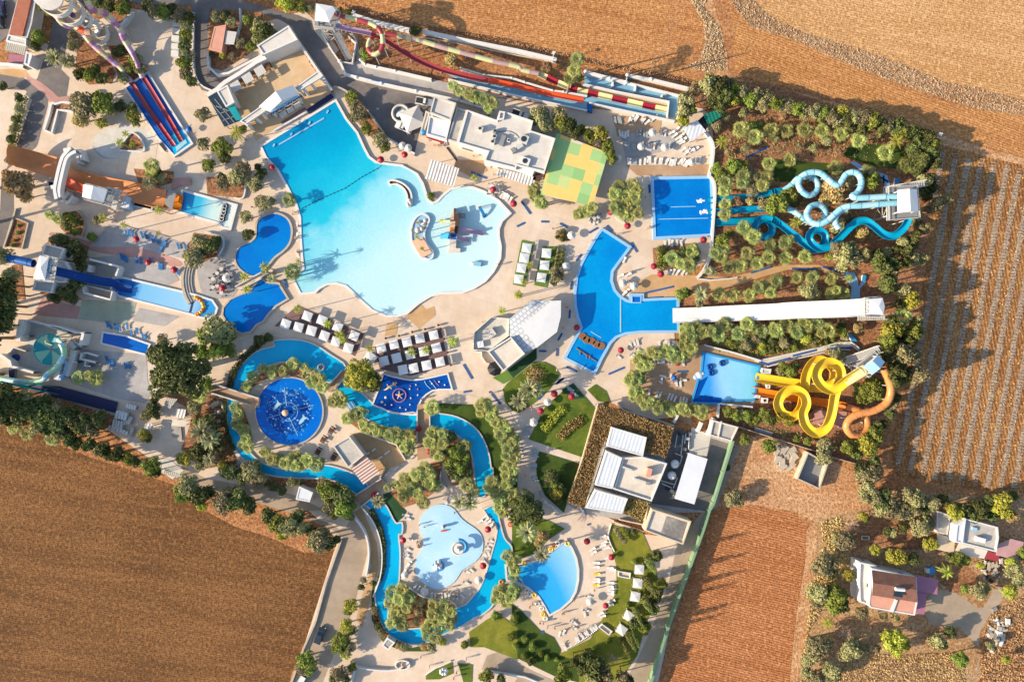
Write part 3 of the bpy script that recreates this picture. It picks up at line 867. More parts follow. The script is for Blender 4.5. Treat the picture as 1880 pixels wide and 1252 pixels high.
pool('landing_pool', 'square deep blue pool where the three turquoise slides land', 'G 1018,80 1420,72 1436,466 1034,488', 'w_square', 'pale_blue', .8)
cp, cpts = pool('curved_pool', 'boomerang shaped blue pool at the foot of the white racing slide', '4 460,105 660,235 560,370 525,420 518,500 545,580 590,632 645,668 690,676 690,620 765,620 765,662 900,655 1045,650 1050,890 760,892 640,905 560,935 510,985 480,1040 440,1110 390,1215 175,1105 230,1000 303,870 275,790 255,700 250,600 265,480 300,370 370,240 430,140', 'w_curve', 'pale_blue', .7)
a, b = WP('4 602,640 602,905', .4)
part('lane_line', MB().bar(a + (.36,), b + (.36,), .3, .14, 'aqua_light'), cp)
a, b = WP('4 365,900 448,950', .4)
part('lane_line', MB().bar(a + (.36,), b + (.36,), .18, .1, 'aqua_light'), cp)
for s in ('4 300,938', '4 332,965', '4 372,975', '4 410,1000', '4 450,1012'):
 q = WP(s, .4)[0]
 part('stepping_log', MB().cyl((q[0], q[1], .2), (q[0], q[1], .55), 1.05, .95, 12, 'wood'), cp)
for s in ('4 250,1030 300,1062', '4 300,1062 410,1135', '4 285,1050 280,1085', '4 330,1080 335,1112', '4 360,1085 358,1115'):
 a, b = WP(s, .5)
 part('log_walk', MB().cyl(a + (.5,), b + (.5,), .17, .14, 6, 'bark'), cp)
sq = POOLS['landing_pool']
for s in ('G 1140,275 1320,270', 'G 1055,362 1410,355'):
 a, b = WP(s, .4)
 part('lane_line', MB().bar(a + (.35,), b + (.35,), .16, .08, 'aqua_light'), sq)
for s in ('G 1355,232', 'G 1385,305'):
 q = WP(s, .35)[0]
 mb = MB()
 for k in range(16):
  mb.dome((q[0] + random.gauss(0, .5), q[1] + random.gauss(0, .2)), random.uniform(.2, .45), .12, 7, 2, 'white_gloss', .31)
 part('splash', mb, sq)
kp, _ = pool('splashdown_pool', 'pale blue pool where the yellow and orange slides end', 'k 112,148 605,265 555,560 270,560 270,592 10,580 62,400 95,310', 'w_slide', 'sky_blue', .5)
part('step', MB().sheet(WP('k 12,578 66,395 130,360 150,350 70,520 272,545 268,590', .33), .33, 'w_deep'), kp)
pool('children_pool', 'milky pale paddling pool with two fountain toys inside the lazy river', 'p 590,215 650,182 720,172 800,192 860,240 910,310 980,370 1070,430 1130,490 1155,570 1140,680 1080,760 990,820 930,860 890,920 840,990 760,1040 680,1060 600,1040 520,990 470,920 450,830 470,740 520,660 545,590 530,510 500,420 500,340 540,260', 'w_kids', 'w_kids', .5, 2, .2, (), -.02)
pool('fan_pool', 'fan shaped beach entry pool with curved sandy edge', 'q 490,150 530,210 565,290 582,380 580,470 560,560 520,630 440,700 355,745 320,680 270,600 180,520 90,480 10,462 0,350 130,345 240,320 330,270 400,215', 'w_fan', 'offwhite', .5, 0)
pool('plunge_pool', 'narrow plunge pool with row of tyre rings at end of the orange slide', 'E 1320,168 1690,268 1648,425 1600,415 1580,385 1272,300', 'w_plunge', 'white', .6)
ro, _ = pool('runout_pool', 'long tapering pale blue runout pool below the dark blue slide', 'E 822,790 890,790 1400,912 1520,950 1553,1000 1538,1050 1490,1068 1440,1060 1380,1040 860,908 806,860', 'w_runout', 'white', .5)
part('runout_line', MB().prism(WP('E 1384,928 1398,930 1372,1032 1357,1032', .36), .33, .37, 'navy'), ro)
pool('lap_pool', 'small dark blue tiled pool with grid lines beside the white sunbeds', 'E 745,1180 900,1205 I 1070,52 1050,115 735,36', 'w_lap', 'white', .45)
sp, _ = pool('splash_pool', 'dark blue play pool with climbing ring and floating animals', 't 610,170 760,215 950,255 1080,275 1250,262 1450,222 1700,165 1770,408 1560,408 1440,430 1330,500 1250,580 1190,700 1170,842 1060,842 850,822 700,795 600,740 430,678 520,450', 'w_deep', 'white', .4)
cx, cy = W((531, 755), .32)
ring = [(cx + 8.55 * math.cos(k * math.pi / 32), cy + 8.55 * math.sin(k * math.pi / 32)) for k in range(64)]
t = thing('round_pool', 'perfectly round bright blue pool with mushroom fountain in its middle', 'pool', (cx, cy, 0))
POOLS['round_pool'] = t
part('water', MB().sheet(ring, .3, 'w_round'), t)
part('coping', MB().ring(offset(ring, .35), ring, 0, .45, 'stone'), t)
mb = MB()
rg2 = [(cx - .1 + 5.8 * math.cos(k * math.pi / 24), cy - .1 + 5.8 * math.sin(k * math.pi / 24)) for k in range(48)]
mb.sheet(rg2, .31, 'w_deep')
random.seed(5)
for k in range(330):
 a = random.uniform(0, 2 * math.pi)
 r = random.gauss(5.2, .75) if k < 220 else random.uniform(1, 5)
 q = (cx + r * math.cos(a), cy + r * math.sin(a))
 s = random.uniform(.08, .3)
 mb.sheet([(q[0] + s * math.cos(x + a) * random.uniform(.6, 1.3), q[1] + s * math.sin(x + a) * random.uniform(.5, 1.2)) for x in (0, 1.2, 2.4, 3.6, 4.8)], .318, random.choice(['pale_blue', 'sky_blue', 'sky_blue', 'deep_blue']))
part('floor_mosaic', mb, t)
for s in ('u 540,470 568,690', 'u 660,748 890,682', 'u 605,845 702,1050', 'u 335,838 495,792'):
 a, b = WP(s, .33)
 part('compass_line', MB().bar(a + (.34,), b + (.34,), .14, .05, 'pale_blue'), t)
part('compass_ring', MB().torus((cx - .2, cy - .1, .32), 2.4, .07, 32, 4, 'pale_blue'), t)
part('compass_ring', MB().torus((cx - .2, cy - .1, .32), 1.5, .05, 32, 4, 'sky_blue'), t)
for s, r in (('u 450,690', .9), ('u 760,860', .9)):
 q = WP(s, .33)[0]
 mb = MB()
 mb.prism(smooth([(q[0] + r * x * math.cos(.9) - r * y * math.sin(.9), q[1] + r * x * math.sin(.9) + r * y * math.cos(.9)) for x, y in ((-1.6, 0), (-.6, .5), (.5, .45), (1.3, .9), (1.1, 0), (1.3, -.8), (.4, -.45), (-.6, -.45))], 4, True), .31, .36, 'aqua_light')
 part('dolphin_mosaic', mb, t)
fx, fy = W((523, 758), 2.3)
t2 = thing('mushroom_fountain', 'pink domed mushroom fountain standing in the round blue pool', 'fountain', (fx, fy, .3))
part('stem', MB().cyl((fx, fy, .3), (fx, fy, 2.1), .22, .18, 10, 'white'), t2)
part('cap', MB().dome((fx, fy), .85, .55, 16, 4, 'peach', 2.0), t2)
RIVER = ['8 310,165 400,160 480,178 560,228 632,285 560,350 520,322 470,298 430,282 360,258 300,268 240,290 190,330 150,380 125,440 122,500 135,560 160,620 200,680 240,715 290,738 360,752 440,752 520,735 570,738 640,760 700,790 735,830 700,862 650,838 600,806 540,790 470,788 380,785 300,776 240,756 190,722 150,680 120,630 100,560 93,490 98,420 115,350 150,290 200,235 250,205 310,190',
   'J 640,308 700,370 760,402 843,482 900,512 980,537 1060,547 1150,547 1155,655 1060,655 960,640 860,610 780,570 690,510 650,450 588,368',
   'J 1250,552 1330,550 1450,575 1560,640 1630,730 1670,840 1685,935 1697,940 1695,990 1640,1132 1590,1122 1575,1000 1560,870 1530,780 1460,705 1370,655 1250,635',
   'p 1182,200 1300,130 1340,300 1400,520 1480,620 1480,760 1500,880 1610,1030 N 1760,530 1690,640 1700,690 1640,750 1560,790 1480,840 1420,870 1350,900 1230,962 1150,975 1060,960 960,905 900,820 870,720 860,600 890,520 920,400 930,300 905,180 870,100 820,0 J 770,1190 850,1165 N 900,-40 940,0 1000,110 1045,110 1045,180 1020,192 1030,300 1030,400 1020,540 985,640 950,720 945,800 985,850 1060,872 1160,868 1290,850 1400,790 1440,725 p 990,1250 1060,1170 1150,1060 1220,880 1290,640 1330,480 1320,370']
lz = thing('lazy_river', 'long winding turquoise lazy river looping through the palms', 'lazy river', W((640, 850)))
for r_ in RIVER:
 pts = ccw(smooth(WP(r_, .26), 3, True))
 part('water', MB().sheet(pts, .26, 'w_river'), lz)
 part('coping', MB().ring(offset(pts, .35), pts, 0, .38, 'white_old'), lz)
def sheet_bridge(label, poly, mat, z=.9, rail=None):
 pts = WP(poly, z)
 t = thing('footbridge', label, 'bridge', (pts[0][0], pts[0][1], 0))
 part('bridge_deck', MB().prism(pts, .1, z, 'stone', mat), t)
 for r_ in rail or ():
  q = WP(r_, z + .4)
  mb = MB()
  for i in range(len(q) - 1):
   mb.bar(q[i] + (z + .35,), q[i + 1] + (z + .35,), .3, .7, 'white_old')
  part('parapet', mb, t)
 return t
sheet_bridge('narrow grey footbridge over the lazy river beside the round orange tree', 'u 1040,470 1240,260 1290,330 1150,490 1080,530', 'deck_brown', .8, ('u 1060,465 1240,265', 'u 1150,490 1290,330'))
sheet_bridge('white railed footbridge from the left bank to the round pool', 'I 1500,350 1545,335 1860,440 1850,500 1790,480 1505,390', 'deck_brown', 1.6, ('I 1545,335 1860,435', 'I 1505,392 1780,478'))
sheet_bridge('arched pale footbridge between the two blue lagoons', 'E 1690,850 1800,780 1878,745 F 100,725 125,735 60,765 0,810 E 1830,800 1720,870', 'deck', 1.4, ('E 1690,848 1878,745', 'E 1725,868 1878,788'))
sheet_bridge('wide paved footbridge over the lazy river with red kiosk', 'J 700,1140 900,1010 930,1035 880,1110 760,1210', 'deck_brown', .7, ('J 700,1140 900,1010', 'J 755,1212 880,1112'))
sheet_bridge('paved footbridge crossing the river below the palm grove', 'J 1600,1190 1878,1085 1878,1130 1640,1235', 'deck', .7, ('J 1625,1230 1878,1130',))
sheet_bridge('paved walkway bridging the river beside the dark splash pool', 'J 1158,480 1250,470 1250,560 1250,860 1158,880', 'deck_brown', .6, ('J 1158,520 1158,760', 'J 1248,470 1248,640'))
for lab, o_, mt in (('crescent shaped planted island in the wave pool', 'F 945,92 965,78 1000,78 1060,102 1108,150 1124,210 1115,262 1090,275 1076,250 1080,200 1058,150 1010,118 962,122', 'dark_soil'),
     ('bean shaped island with pink platform in the wave pool', 'F 1190,320 1230,330 1250,365 1235,410 1215,460 1220,510 1250,560 1276,600 1270,640 1235,656 1180,630 1140,580 1115,530 1108,470 1115,400 1145,345', 'pale_blue')):
 pts = ccw(smooth(WP(o_, .9), 3, True))
 t = thing('island', lab, 'island', (pts[0][0], pts[0][1], 0))
 part('rim', MB().ring(pts, offset(pts, -.45), 0, .95, 'white'), t)
 part('island_floor', MB().sheet(offset(pts, -.45), .7, mt), t)
 if 'bean' in lab:
  part('platform', MB().prism(WP('F 1118,520 1195,490 1265,605 1190,640', 1.1), .7, 1.1, 'peach', bottom=False), t)
  for q in WP('F 1170,380 1205,400 1190,430 1215,370 1160,440', 1.3):
   part('rock', MB().dome(q, random.uniform(.5, .9), random.uniform(.5, .9), 7, 3, 'white_old', .7), t)
 else:
  for q in WP('F 1098,225 1108,245 1090,255', 1.2):
   part('rock', MB().dome(q, .6, .7, 7, 3, 'white_old', .7), t)
def leaf_cloud(rng, centres, radii, n, size, squash=1.0, upper=0.35):
 """n small leaf faces on the skins of several lumps"""
 vs, fs = [], []
 rad_ = np.array(radii)
 w_ = rad_ ** 2
 pick = rng.choice(len(centres), n, p=w_ / w_.sum())
 for i in range(n):
  c, r = centres[pick[i]], radii[pick[i]]
  d_ = rng.normal(size=3)
  d_ /= np.linalg.norm(d_)
  if d_[2] < -upper:
   d_[2] = -d_[2]
  q = np.array(c) + d_ * r * rng.uniform(.72, 1.06) * np.array([1, 1, squash])
  nrm = d_ + rng.normal(size=3) * .55
  nrm /= np.linalg.norm(nrm)
  a = np.cross(nrm, rng.normal(size=3))
  a /= np.linalg.norm(a)
  b = np.cross(nrm, a)
  s = size * rng.uniform(.6, 1.35)
  o = len(vs)
  vs += [tuple(q + a * s), tuple(q + b * s * .75), tuple(q - a * s), tuple(q - b * s * .75)]
  fs.append((o, o + 1, o + 2, o + 3))
 return vs, fs
def crown_mesh(seed, mat, n=1300, lumps=9, size=.105, spread=.62, lr=(.30, .52), tall=.75):
 rng = np.random.default_rng(seed)
 cs, rs = [(0, 0, .1)], [.55]
 for k in range(lumps):
  a = k * 2.4 + rng.uniform(-.4, .4)
  rr = spread * math.sqrt((k + .6) / lumps) * rng.uniform(.85, 1.1)
  cs.append((rr * math.cos(a), rr * math.sin(a), rng.uniform(-.15, .45) * tall * (1.25 - rr)))
  rs.append(rng.uniform(*lr))
 vs, fs = leaf_cloud(rng, cs, rs, n, size, .85)
 return to_mesh('crown', MB().add(vs, fs, mat), (0, 0, 0))
def trunk_mesh(seed, h=1.0, r=.075, mat='bark', limbs=4):
 rng = random.Random(seed)
 mb = MB()
 mb.cyl((0, 0, -h), (0, 0, -.1), r * 1.3, r * .8, 7, mat)
 for k in range(limbs):
  a = k * 2 * math.pi / limbs + rng.uniform(-.5, .5)
  mb.cyl((0, 0, -.35 * h), (.45 * math.cos(a), .45 * math.sin(a), .2), r * .6, r * .25, 5, mat)
 return to_mesh('trunk', mb, (0, 0, 0))
def frond_fan(mb, base, dirv, length, mat, rng, droop=.16, fingers=7):
 """fan frond: stalk and a pleated, split blade"""
 b = Vector(base)
 d_ = Vector(dirv).normalized()
 side = d_.cross(Vector((0, 0, 1)))
 if side.length < .05:
  side = Vector((1, 0, 0))
 side.normalize()
 up = side.cross(d_)
 hub = b + d_ * length * .46
 mb.bar(b, hub, .035, .03, mat)
 vs, fs = [], []
 for k in range(fingers):
  a = (k / (fingers - 1) - .5) * 1.95
  dd = (d_ * math.cos(a) + side * math.sin(a)).normalized()
  L = length * .6 * (1 - .22 * abs(a)) * rng.uniform(.9, 1.08)
  w_ = L * .085
  sd = dd.cross(up).normalized()
  tip = hub + dd * L - Vector((0, 0, L * droop * rng.uniform(.6, 1.5)))
  mid = hub + dd * L * .6 + up * L * .06
  o = len(vs)
  vs += [tuple(hub), tuple(mid + sd * w_), tuple(tip), tuple(mid - sd * w_)]
  fs.append((o, o + 1, o + 2, o + 3))
 mb.add(vs, fs, mat)
def fan_crown(seed, mat, n=32):
 rng = random.Random(seed)
 mb = MB()
 for k in range(n):
  a = k * 2.39996 + rng.uniform(-.2, .2)
  el = 1.05 - 1.3 * (k / n) ** .8 + rng.uniform(-.12, .12)
  L = rng.uniform(.86, 1.1) * (.55 + .45 * min(1, k / n * 1.8))
  frond_fan(mb, (0, 0, 0), (math.cos(a) * math.cos(el), math.sin(a) * math.cos(el), math.sin(el)), L, mat, rng)
 return to_mesh('crown', mb, (0, 0, 0))
def feather_crown(seed, mat, n=14, pairs=15, leaf_=.26, arch=.75, lift=.75):
 rng = random.Random(seed)
 mb = MB()
 for k in range(n):
  a = k * 2.39996 + rng.uniform(-.25, .25)
  el = lift - 1.0 * (k / n) + rng.uniform(-.12, .12)
  L = rng.uniform(.85, 1.1)
  dx, dy = math.cos(a), math.sin(a)
  sp = []
  for i in range(pairs + 1):
   t = i / pairs
   x = L * t * math.cos(el) * (1 - .12 * t)
   z = L * t * math.sin(el) - arch * L * t * t * .6
   sp.append(Vector((dx * x, dy * x, z)))
  mb.sweep([tuple(p) for p in sp[::3]], [(-.012, 0), (0, .012), (.012, 0)], [M(mat)], smooth_=False)
  sd = Vector((-dy, dx, 0))
  vs, fs = [], []
  for i in range(1, pairs + 1):
   t = i / pairs
   ll = leaf_ * (1 - .75 * abs(t - .45) ** 1.3) * (1.05 - .55 * t)
   fw = (sp[i] - sp[i - 1]).normalized()
   for s_ in (-1, 1):
    tip = sp[i] + sd * s_ * ll * .85 + fw * ll * .55 - Vector((0, 0, ll * rng.uniform(.15, .6)))
    o = len(vs)
    w_ = fw * .028
    vs += [tuple(sp[i] - w_), tuple(tip), tuple(sp[i] + w_)]
    fs.append((o, o + 1, o + 2))
  mb.add(vs, fs, mat)
 return to_mesh('crown', mb, (0, 0, 0))
def palm_trunk(r0, r1, mat='palm_bark'):
 return to_mesh('trunk', MB().cyl((0, 0, -1), (0, 0, .02), r0, r1, 8, mat), (0, 0, 0))
CROWNS = {
 'g': [crown_mesh(k, 'leaf_green') for k in (1, 2, 3)], 'o': [crown_mesh(k, 'leaf_olive', 1300, 11, .095) for k in (4, 5, 6)],
 'd': [crown_mesh(k, 'leaf_dark') for k in (7, 8)], 'y': [crown_mesh(9, 'leaf_yellow', 1000)], 'b': [crown_mesh(10, 'leaf_dry', 1500, 11, .09)],
 's': [crown_mesh(11, 'leaf_hedge', 900, 5, .1, .3, (.5, .62))],
 'D': [crown_mesh(12, 'leaf_dark', 6500, 26, .05, .72, (.16, .3), .9)], 'Y': [crown_mesh(13, 'leaf_yellow', 4200, 24, .055, .7, (.18, .3), .9)],
}
TRUNKS = [trunk_mesh(k) for k in (1, 2)]
FANS = [fan_crown(k, 'leaf_palm') for k in (1, 2, 3)] + [fan_crown(4, 'leaf_palm_dark')]
FEATH = [feather_crown(k, 'leaf_feather') for k in (1, 2)]
DATES = [feather_crown(k, 'leaf_date', 44, 14, .2, .55, 1.15) for k in (3, 4)]
PTRUNK = palm_trunk(.11, .085)
THINTRUNK = palm_trunk(.05, .035)
def _cyp(seed):
 rng = np.random.default_rng(seed)
 cs = [(rng.normal() * .05, rng.normal() * .05, z) for z in np.linspace(.3, 5.2, 14)]
 rs = [.62 + .25 * math.sin(min(1, (z + .3) / 2.2) * 1.57) - .16 * max(0, z - 1.5) for z in np.linspace(.3, 5.2, 14)]
 vs, fs = leaf_cloud(rng, cs, [max(.14, r) for r in rs], 1500, .11, 1.25, 1.0)
 return to_mesh('crown', MB().add(vs, fs, 'leaf_cypress'), (0, 0, 0))
CYP = [_cyp(1), _cyp(2)]
CYPT = to_mesh('trunk', MB().cyl((0, 0, 0), (0, 0, 1.0), .14, .1, 7, 'bark'), (0, 0, 0))
def _dead(seed):
 rng = random.Random(seed)
 mb = MB()
 mb.cyl((0, 0, -1), (0, 0, 0), .07, .05, 6, 'branch')
 def grow(p, d_, L, r, lv):
  e = p + d_ * L
  mb.cyl(p, e, r, r * .6, 4, 'branch', False)
  if lv:
   for k in range(3):
    q = (d_ + Vector((rng.gauss(0, .5), rng.gauss(0, .5), rng.gauss(.1, .35)))).normalized()
    grow(p + d_ * L * rng.uniform(.5, 1), q, L * .62, r * .6, lv - 1)
 for k in range(13):
  a = k * 2.4
  el = rng.uniform(-.05, 1.3)
  grow(Vector((0, 0, 0)), Vector((math.cos(a) * math.cos(el), math.sin(a) * math.cos(el), math.sin(el))), .5, .022, 3)
 return to_mesh('branches', mb, (0, 0, 0))
DEAD = _dead(3)
KIND = {'g': ('leafy_tree', 'bushy green tree', 'tree'), 'o': ('olive_tree', 'grey green olive tree', 'tree'), 'd': ('dense_tree', 'dark dense tree', 'tree'),
  'y': ('yellow_green_tree', 'yellow green leafy tree', 'tree'), 'b': ('dry_tree', 'straw coloured dry tree', 'tree'), 's': ('round_shrub', 'small round clipped shrub', 'shrub'),
  'D': ('ficus_tree', 'huge dark round tree', 'tree'), 'Y': ('orange_tree', 'big round golden green tree', 'tree'),
  'f': ('fan_palm', 'fan palm', 'palm'), 'F': ('fan_palm', 'tall fan palm', 'palm'), 'T': ('fan_palm', 'very tall fan palm', 'palm'), 'q': ('feather_palm', 'bright feathery palm', 'palm'), 'p': ('date_palm', 'spiky date palm', 'palm'),
  'c': ('cypress_tree', 'slim pointed cypress', 'tree'), 'x': ('bare_tree', 'leafless pale tree', 'tree')}
_rt = random.Random(21)
def plant(px, py, R, k, label, group, lift=0.0):
 r = R * S
 name, _, cat = KIND[k]
 rot = _rt.uniform(0, 6.28)
 if k in 'fF':
  h = {'f': 2.6, 'F': 5.5}[k] + _rt.uniform(-.5, .9)
  me, tr, rr = FANS[_rt.randrange(4)], PTRUNK, r * 1.12
 elif k == 'T':
  h = 11.5 + _rt.uniform(-1, 1)
  me, tr, rr = FANS[_rt.randrange(4)], PTRUNK, r * 1.12
 elif k == 'q':
  h = 6.5 + _rt.uniform(-1, 1)
  me, tr, rr = FEATH[_rt.randrange(2)], THINTRUNK, r * 1.15
 elif k == 'p':
  h = 5.5 + _rt.uniform(-.5, 1)
  me, tr, rr = DATES[_rt.randrange(2)], PTRUNK, r * 1.1
 elif k == 'c':
  x, y = W((px, py), 5.5)
  s_ = r / .8
  o = inst(name, [('crown', CYP[_rt.randrange(2)]), ('trunk', CYPT)], label, cat, (x, y, 0), rot, s_, group, 2.1)
  return o
 elif k == 'x':
  h = r * 1.1
  x, y = W((px, py), h + r * .3)
  o = inst(name, [('branches', DEAD)], label, cat, (x, y, h), rot, r, group)
  return o
 else:
  me = CROWNS[k][_rt.randrange(len(CROWNS[k]))]
  h = r * {'s': .45, 'D': .8, 'Y': .8}.get(k, .85) + (0 if k == 's' else .5)
  tr, rr = TRUNKS[_rt.randrange(2)], r * 1.08
 if lift and k not in 'fFqps':
  h += .6 * lift * _rt.uniform(.8, 1.2)
 x, y = W((px, py), h + rr * .25)
 o = bpy.data.objects.new(name, None)
 COL.objects.link(o)
 o.location = (x, y, 0)
 o.rotation_euler = (0, 0, rot)
 tag(o, label, cat, group)
 c = bpy.data.objects.new('crown', me)
 COL.objects.link(c)
 c.parent = o
 c.location = (0, 0, h)
 c.scale = (rr, rr, rr * _rt.uniform(.85, 1.1) * (1 + lift * .4 / rr if k not in 'fFqpsT' else 1))
 t = bpy.data.objects.new('trunk', tr)
 COL.objects.link(t)
 t.parent = o
 t.location = (0, 0, h)
 if tr in (PTRUNK, THINTRUNK):
  t.scale = (2.2 if tr is PTRUNK else 2.6,) * 2 + (h,)
 else:
  t.scale = (rr, rr, h)
 return o
def grove(where, group, spec, default='f', R=13, lift=0.0):
 """spec: survey points, each 'x,y[,R]' optionally followed by a kind letter after ':'"""
 items, t = [], None
 gr = 1.2 if 'belt' in where else 1.0
 for w_ in spec.split():
  if len(w_) == 1:
   t = TL[w_]
   continue
  w_, _, k = w_.partition(':')
  a = [float(q) for q in w_.split(',')]
  items.append((t[0] + a[0] * t[2], t[1] + a[1] * t[2], (a[2] if len(a) > 2 else R) * (gr if (k or default) in 'gody' else 1), k or default))
 by = {}
 for it in items:
  by.setdefault(it[3], []).append(it)
 for k, L in by.items():
  xs, ys = [p[0] for p in L], [p[1] for p in L]
  ax = 'top' if (max(ys) - min(ys)) > 1.5 * (max(xs) - min(xs)) else 'left'
  L.sort(key=lambda p: p[1] if ax == 'top' else p[0])
  for i, (px, py, r, _) in enumerate(L):
   rk = ranked(len(L), i, ax)
   plant(px, py, r, k, f"{KIND[k][1]} {where}" + (f", {rk}" if rk else ''), group, lift)
grove('by the road at top left', 'trees at the top left road', 'A 330,60,14:g 275,270,13:g 255,330,10:d 340,10,12:d 380,410,19:p 470,430,15:p 530,250,12:o 520,330,11:o 500,440,12:o 570,530,12:d 640,540,13:g 730,560,12:d 690,500,10:d', 'g', lift=2)
grove('above the striped slide tubes', 'trees round the spiral slide tower', 'A 700,20,12:d 780,40,14:d 870,60,14:g 900,20,11:d')
grove('between the two slide tubes', 'trees round the spiral slide tower', 'A 850,370,13:d 900,350,11:d 960,420,14:g 1000,490,12:o 880,560,11:o 930,510,9:g')
grove('in the belt beside the stacked sunbeds', 'tree belt beside the stacked sunbeds', 'A 1060,40,11:d 1110,80,12:o 1180,90,13:g 1240,70,11:d 1300,110,13:o 1355,130,11:d 1340,200,10:o 1335,270,11:g 1325,330,11:d 1340,400,11:o 1330,460,12:g 1330,530,11:o 1370,580,10:d', 'o', lift=1.5)
grove('in the walled garden by the red hut', 'trees of the walled garden', 'A 1550,120,12:o 1620,110,11:d 1660,160,11:o 1780,140,11:g 1840,220,12:g 1730,310,11:o 1800,330,10:g 1670,410,9:o 1520,390,6:d 1600,400,6:y 1850,150,10:o')
grove('in the clump left of the blue double slide', 'trees left of the blue double slide', 'A 590,760,25:o 570,850,17:b 720,730,24:g 790,780,14:o 730,885,11:y 860,760,13:d 940,780,12:d 960,850,15:g 540,700,12:o')
grove('on the small planted islet by the round paving', 'plants of the small islet', 'A 900,1040,6:s 850,1020,9:q 895,960,8:q 950,1040,6:y')
grove('between blue double slide and wave pool', 'trees left of the wave pool', 'A 1450,820,15:o 1740,930,9:d 1690,945,15:q 1460,1030,13:o 1580,1060,19:g 1610,1130,13:d 1490,1190,13:g 1740,1220,17:o 1850,1200,8:d E 1700,60,18:o 1600,110,14:o 1590,60,10:d 1830,110,15:o 1865,235,12:o 1765,345,13:o 1780,470,12:d 1890,20,8:d')
grove('beside the orange halfpipe', 'plants beside the orange halfpipe', 'E 120,110,27:b 60,60,16:b 180,190,14:b 1090,30,13:g 1060,100,14:p 1150,70,10:o A 1080,1190,14:F 1130,1230,9:d')
grove('on the left lounging terrace', 'plants of the left terrace', 'E 350,330,9:F 410,360,10:F 500,350,14:g 480,410,10:d 530,450,9:g 700,370,10:o 730,345,10:q 655,490,11:s 880,400,8:q 1130,290,10:q 1130,460,6:q 130,410,4:s 125,460,5:s 105,515,4:s 90,550,5:s 560,390,8:d')
grove('around the white tower of the dark blue slide', 'trees round the white slide tower', 'E 400,510,12:o 450,510,12:d 530,560,16:d 570,620,14:d 580,690,11:d 470,890,16:d 550,820,14:d 520,930,12:d 400,930,10:d 480,600,10:d 370,920,9:o', lift=1.5)
grove('by the curved steps', 'trees by the curved steps', 'E 1430,520,16:o 1500,550,17:d 1550,520,12:d 1390,640,19:o 1340,620,10:o 1440,590,12:d')
grove('along the left edge beside the road', 'trees on the left edge', 'E 20,620,16:o 30,830,20:d 20,980,24:d 60,900,16:d 90,760,12:o 20,1120,18:d 70,1040,13:d', lift=8)
grove('in the row left of the top left road', 'trees on the left edge', 'A 130,700,9:d 130,780,9:o 110,860,9:d 90,930,9:o 70,1000,9:d 20,620,9:d 60,1150,8:o')
grove('beyond the left edge', 'trees on the left edge', '@ -30,620,30:d -60,560,34:d -50,690,32:o -80,480,30:d -45,760,26:d -90,400,32:o -60,330,26:d -110,620,34:d', lift=9)
grove('between the curved wall and lower blue lagoon', 'trees below the slide runout', 'E 1550,1150,30:o 1480,1200,18:g 1630,1190,18:g 1160,1230,12:o I 1440,100,17:g 1560,60,20:g 1530,120,15:q 1640,90,16:g 1480,330,14:g F 20,1230,12:d 90,1210,9:d')
grove('below the pool bar terrace', 'dark ficus', 'I 1260,230,58:D', lift=3)
grove('right of the huge dark tree', 'trees left of the lazy river', 'I 1430,410,14:F 1390,490,14:o 1400,560,10:b 1440,680,24:p 1500,730,22:p 1440,630,14:g 1520,690,13:d 1490,640,22:d 1540,760,20:d 1420,820,20:d 1320,870,15:y 1430,920,10:o 1500,880,15:p 1595,925,11:y 1640,970,16:d 1790,960,20:o 1850,1010,18:o 1740,1010,14:d 1830,930,14:g')
grove('in the tree belt above the lower left field', 'tree belt above the lower left field', 'I 20,380,15:d 40,440,18:d 110,480,18:d 180,450,15:o 230,530,20:d 330,560,22:d 300,470,15:d 420,600,20:d 400,520,15:o 520,600,18:d 510,540,13:d 600,620,16:d 690,600,14:d 640,660,14:o 720,560,10:d 20,540,14:d 140,580,14:d 260,640,14:o 480,670,12:d 340,640,13:d 420,690,10:o 500,730,13:d 550,760,10:d 640,770,11:d 700,800,10:o 740,800,13:d 800,850,10:d 840,830,12:d 920,870,11:g 970,890,9:d 1080,930,15:g 1040,900,9:o 1120,960,9:d 20,590,9:o 60,600,8:d', lift=2.5)
grove('in front of the lower left tree belt', 'fan palms at the lower left field', 'I 90,640,13 190,690,13 370,725,14 560,285,13 680,290,15 630,270,9')
grove('round the white pallet stacks', 'trees round the pallet stacks', 'I 1090,520,16:d 1040,560,11:o 1110,440,10:d 1030,700,12:y 1060,720,9:d 1120,560,9:d')
grove('between the road and lower left field', 'trees at the lower left corner of the road', 'I 1350,1060,21:o 1310,1130,18:g 1420,1130,20:d 1500,1110,13:d 1590,1190,22:o 1700,1170,22:d 1660,1120,14:o 1450,1210,10:y 1780,1200,18:d N 150,120,18:g 90,60,16:d 230,130,20:o 190,200,10:y 300,60,14:d 330,140,15:o 440,240,22:o 520,250,16:d 480,180,13:o 580,230,9:d 400,170,13:d', lift=2)
grove('inside the bend of the lower road', 'trees inside the road bend', 'N 640,10,20:g 560,40,13:d 670,60,10:d 520,0,14:o J 500,1110,18:g 480,1040,11:o 620,1140,22:d 580,1090,13:g 520,1210,12:y 560,1190,13:d 660,1200,15:d 20,1000,10:d 130,1070,11:d 250,1040,9:o 70,1030,9:d 190,1100,9:d 310,1040,7:d')
grove('along the driveway outside the lower wall', 'trees along the driveway', 'N 680,700,14:y 660,740,10:g 650,850,14:y 690,880,9:o 620,950,17:g 590,1000,16:g 660,1010,14:o 640,1050,11:y 350,1100,19:g 330,1150,14:o 380,1160,13:g 590,1190,15:o 560,1230,11:d 690,1140,9:g 640,1230,11:d 770,520,7:o 755,570,7:d')
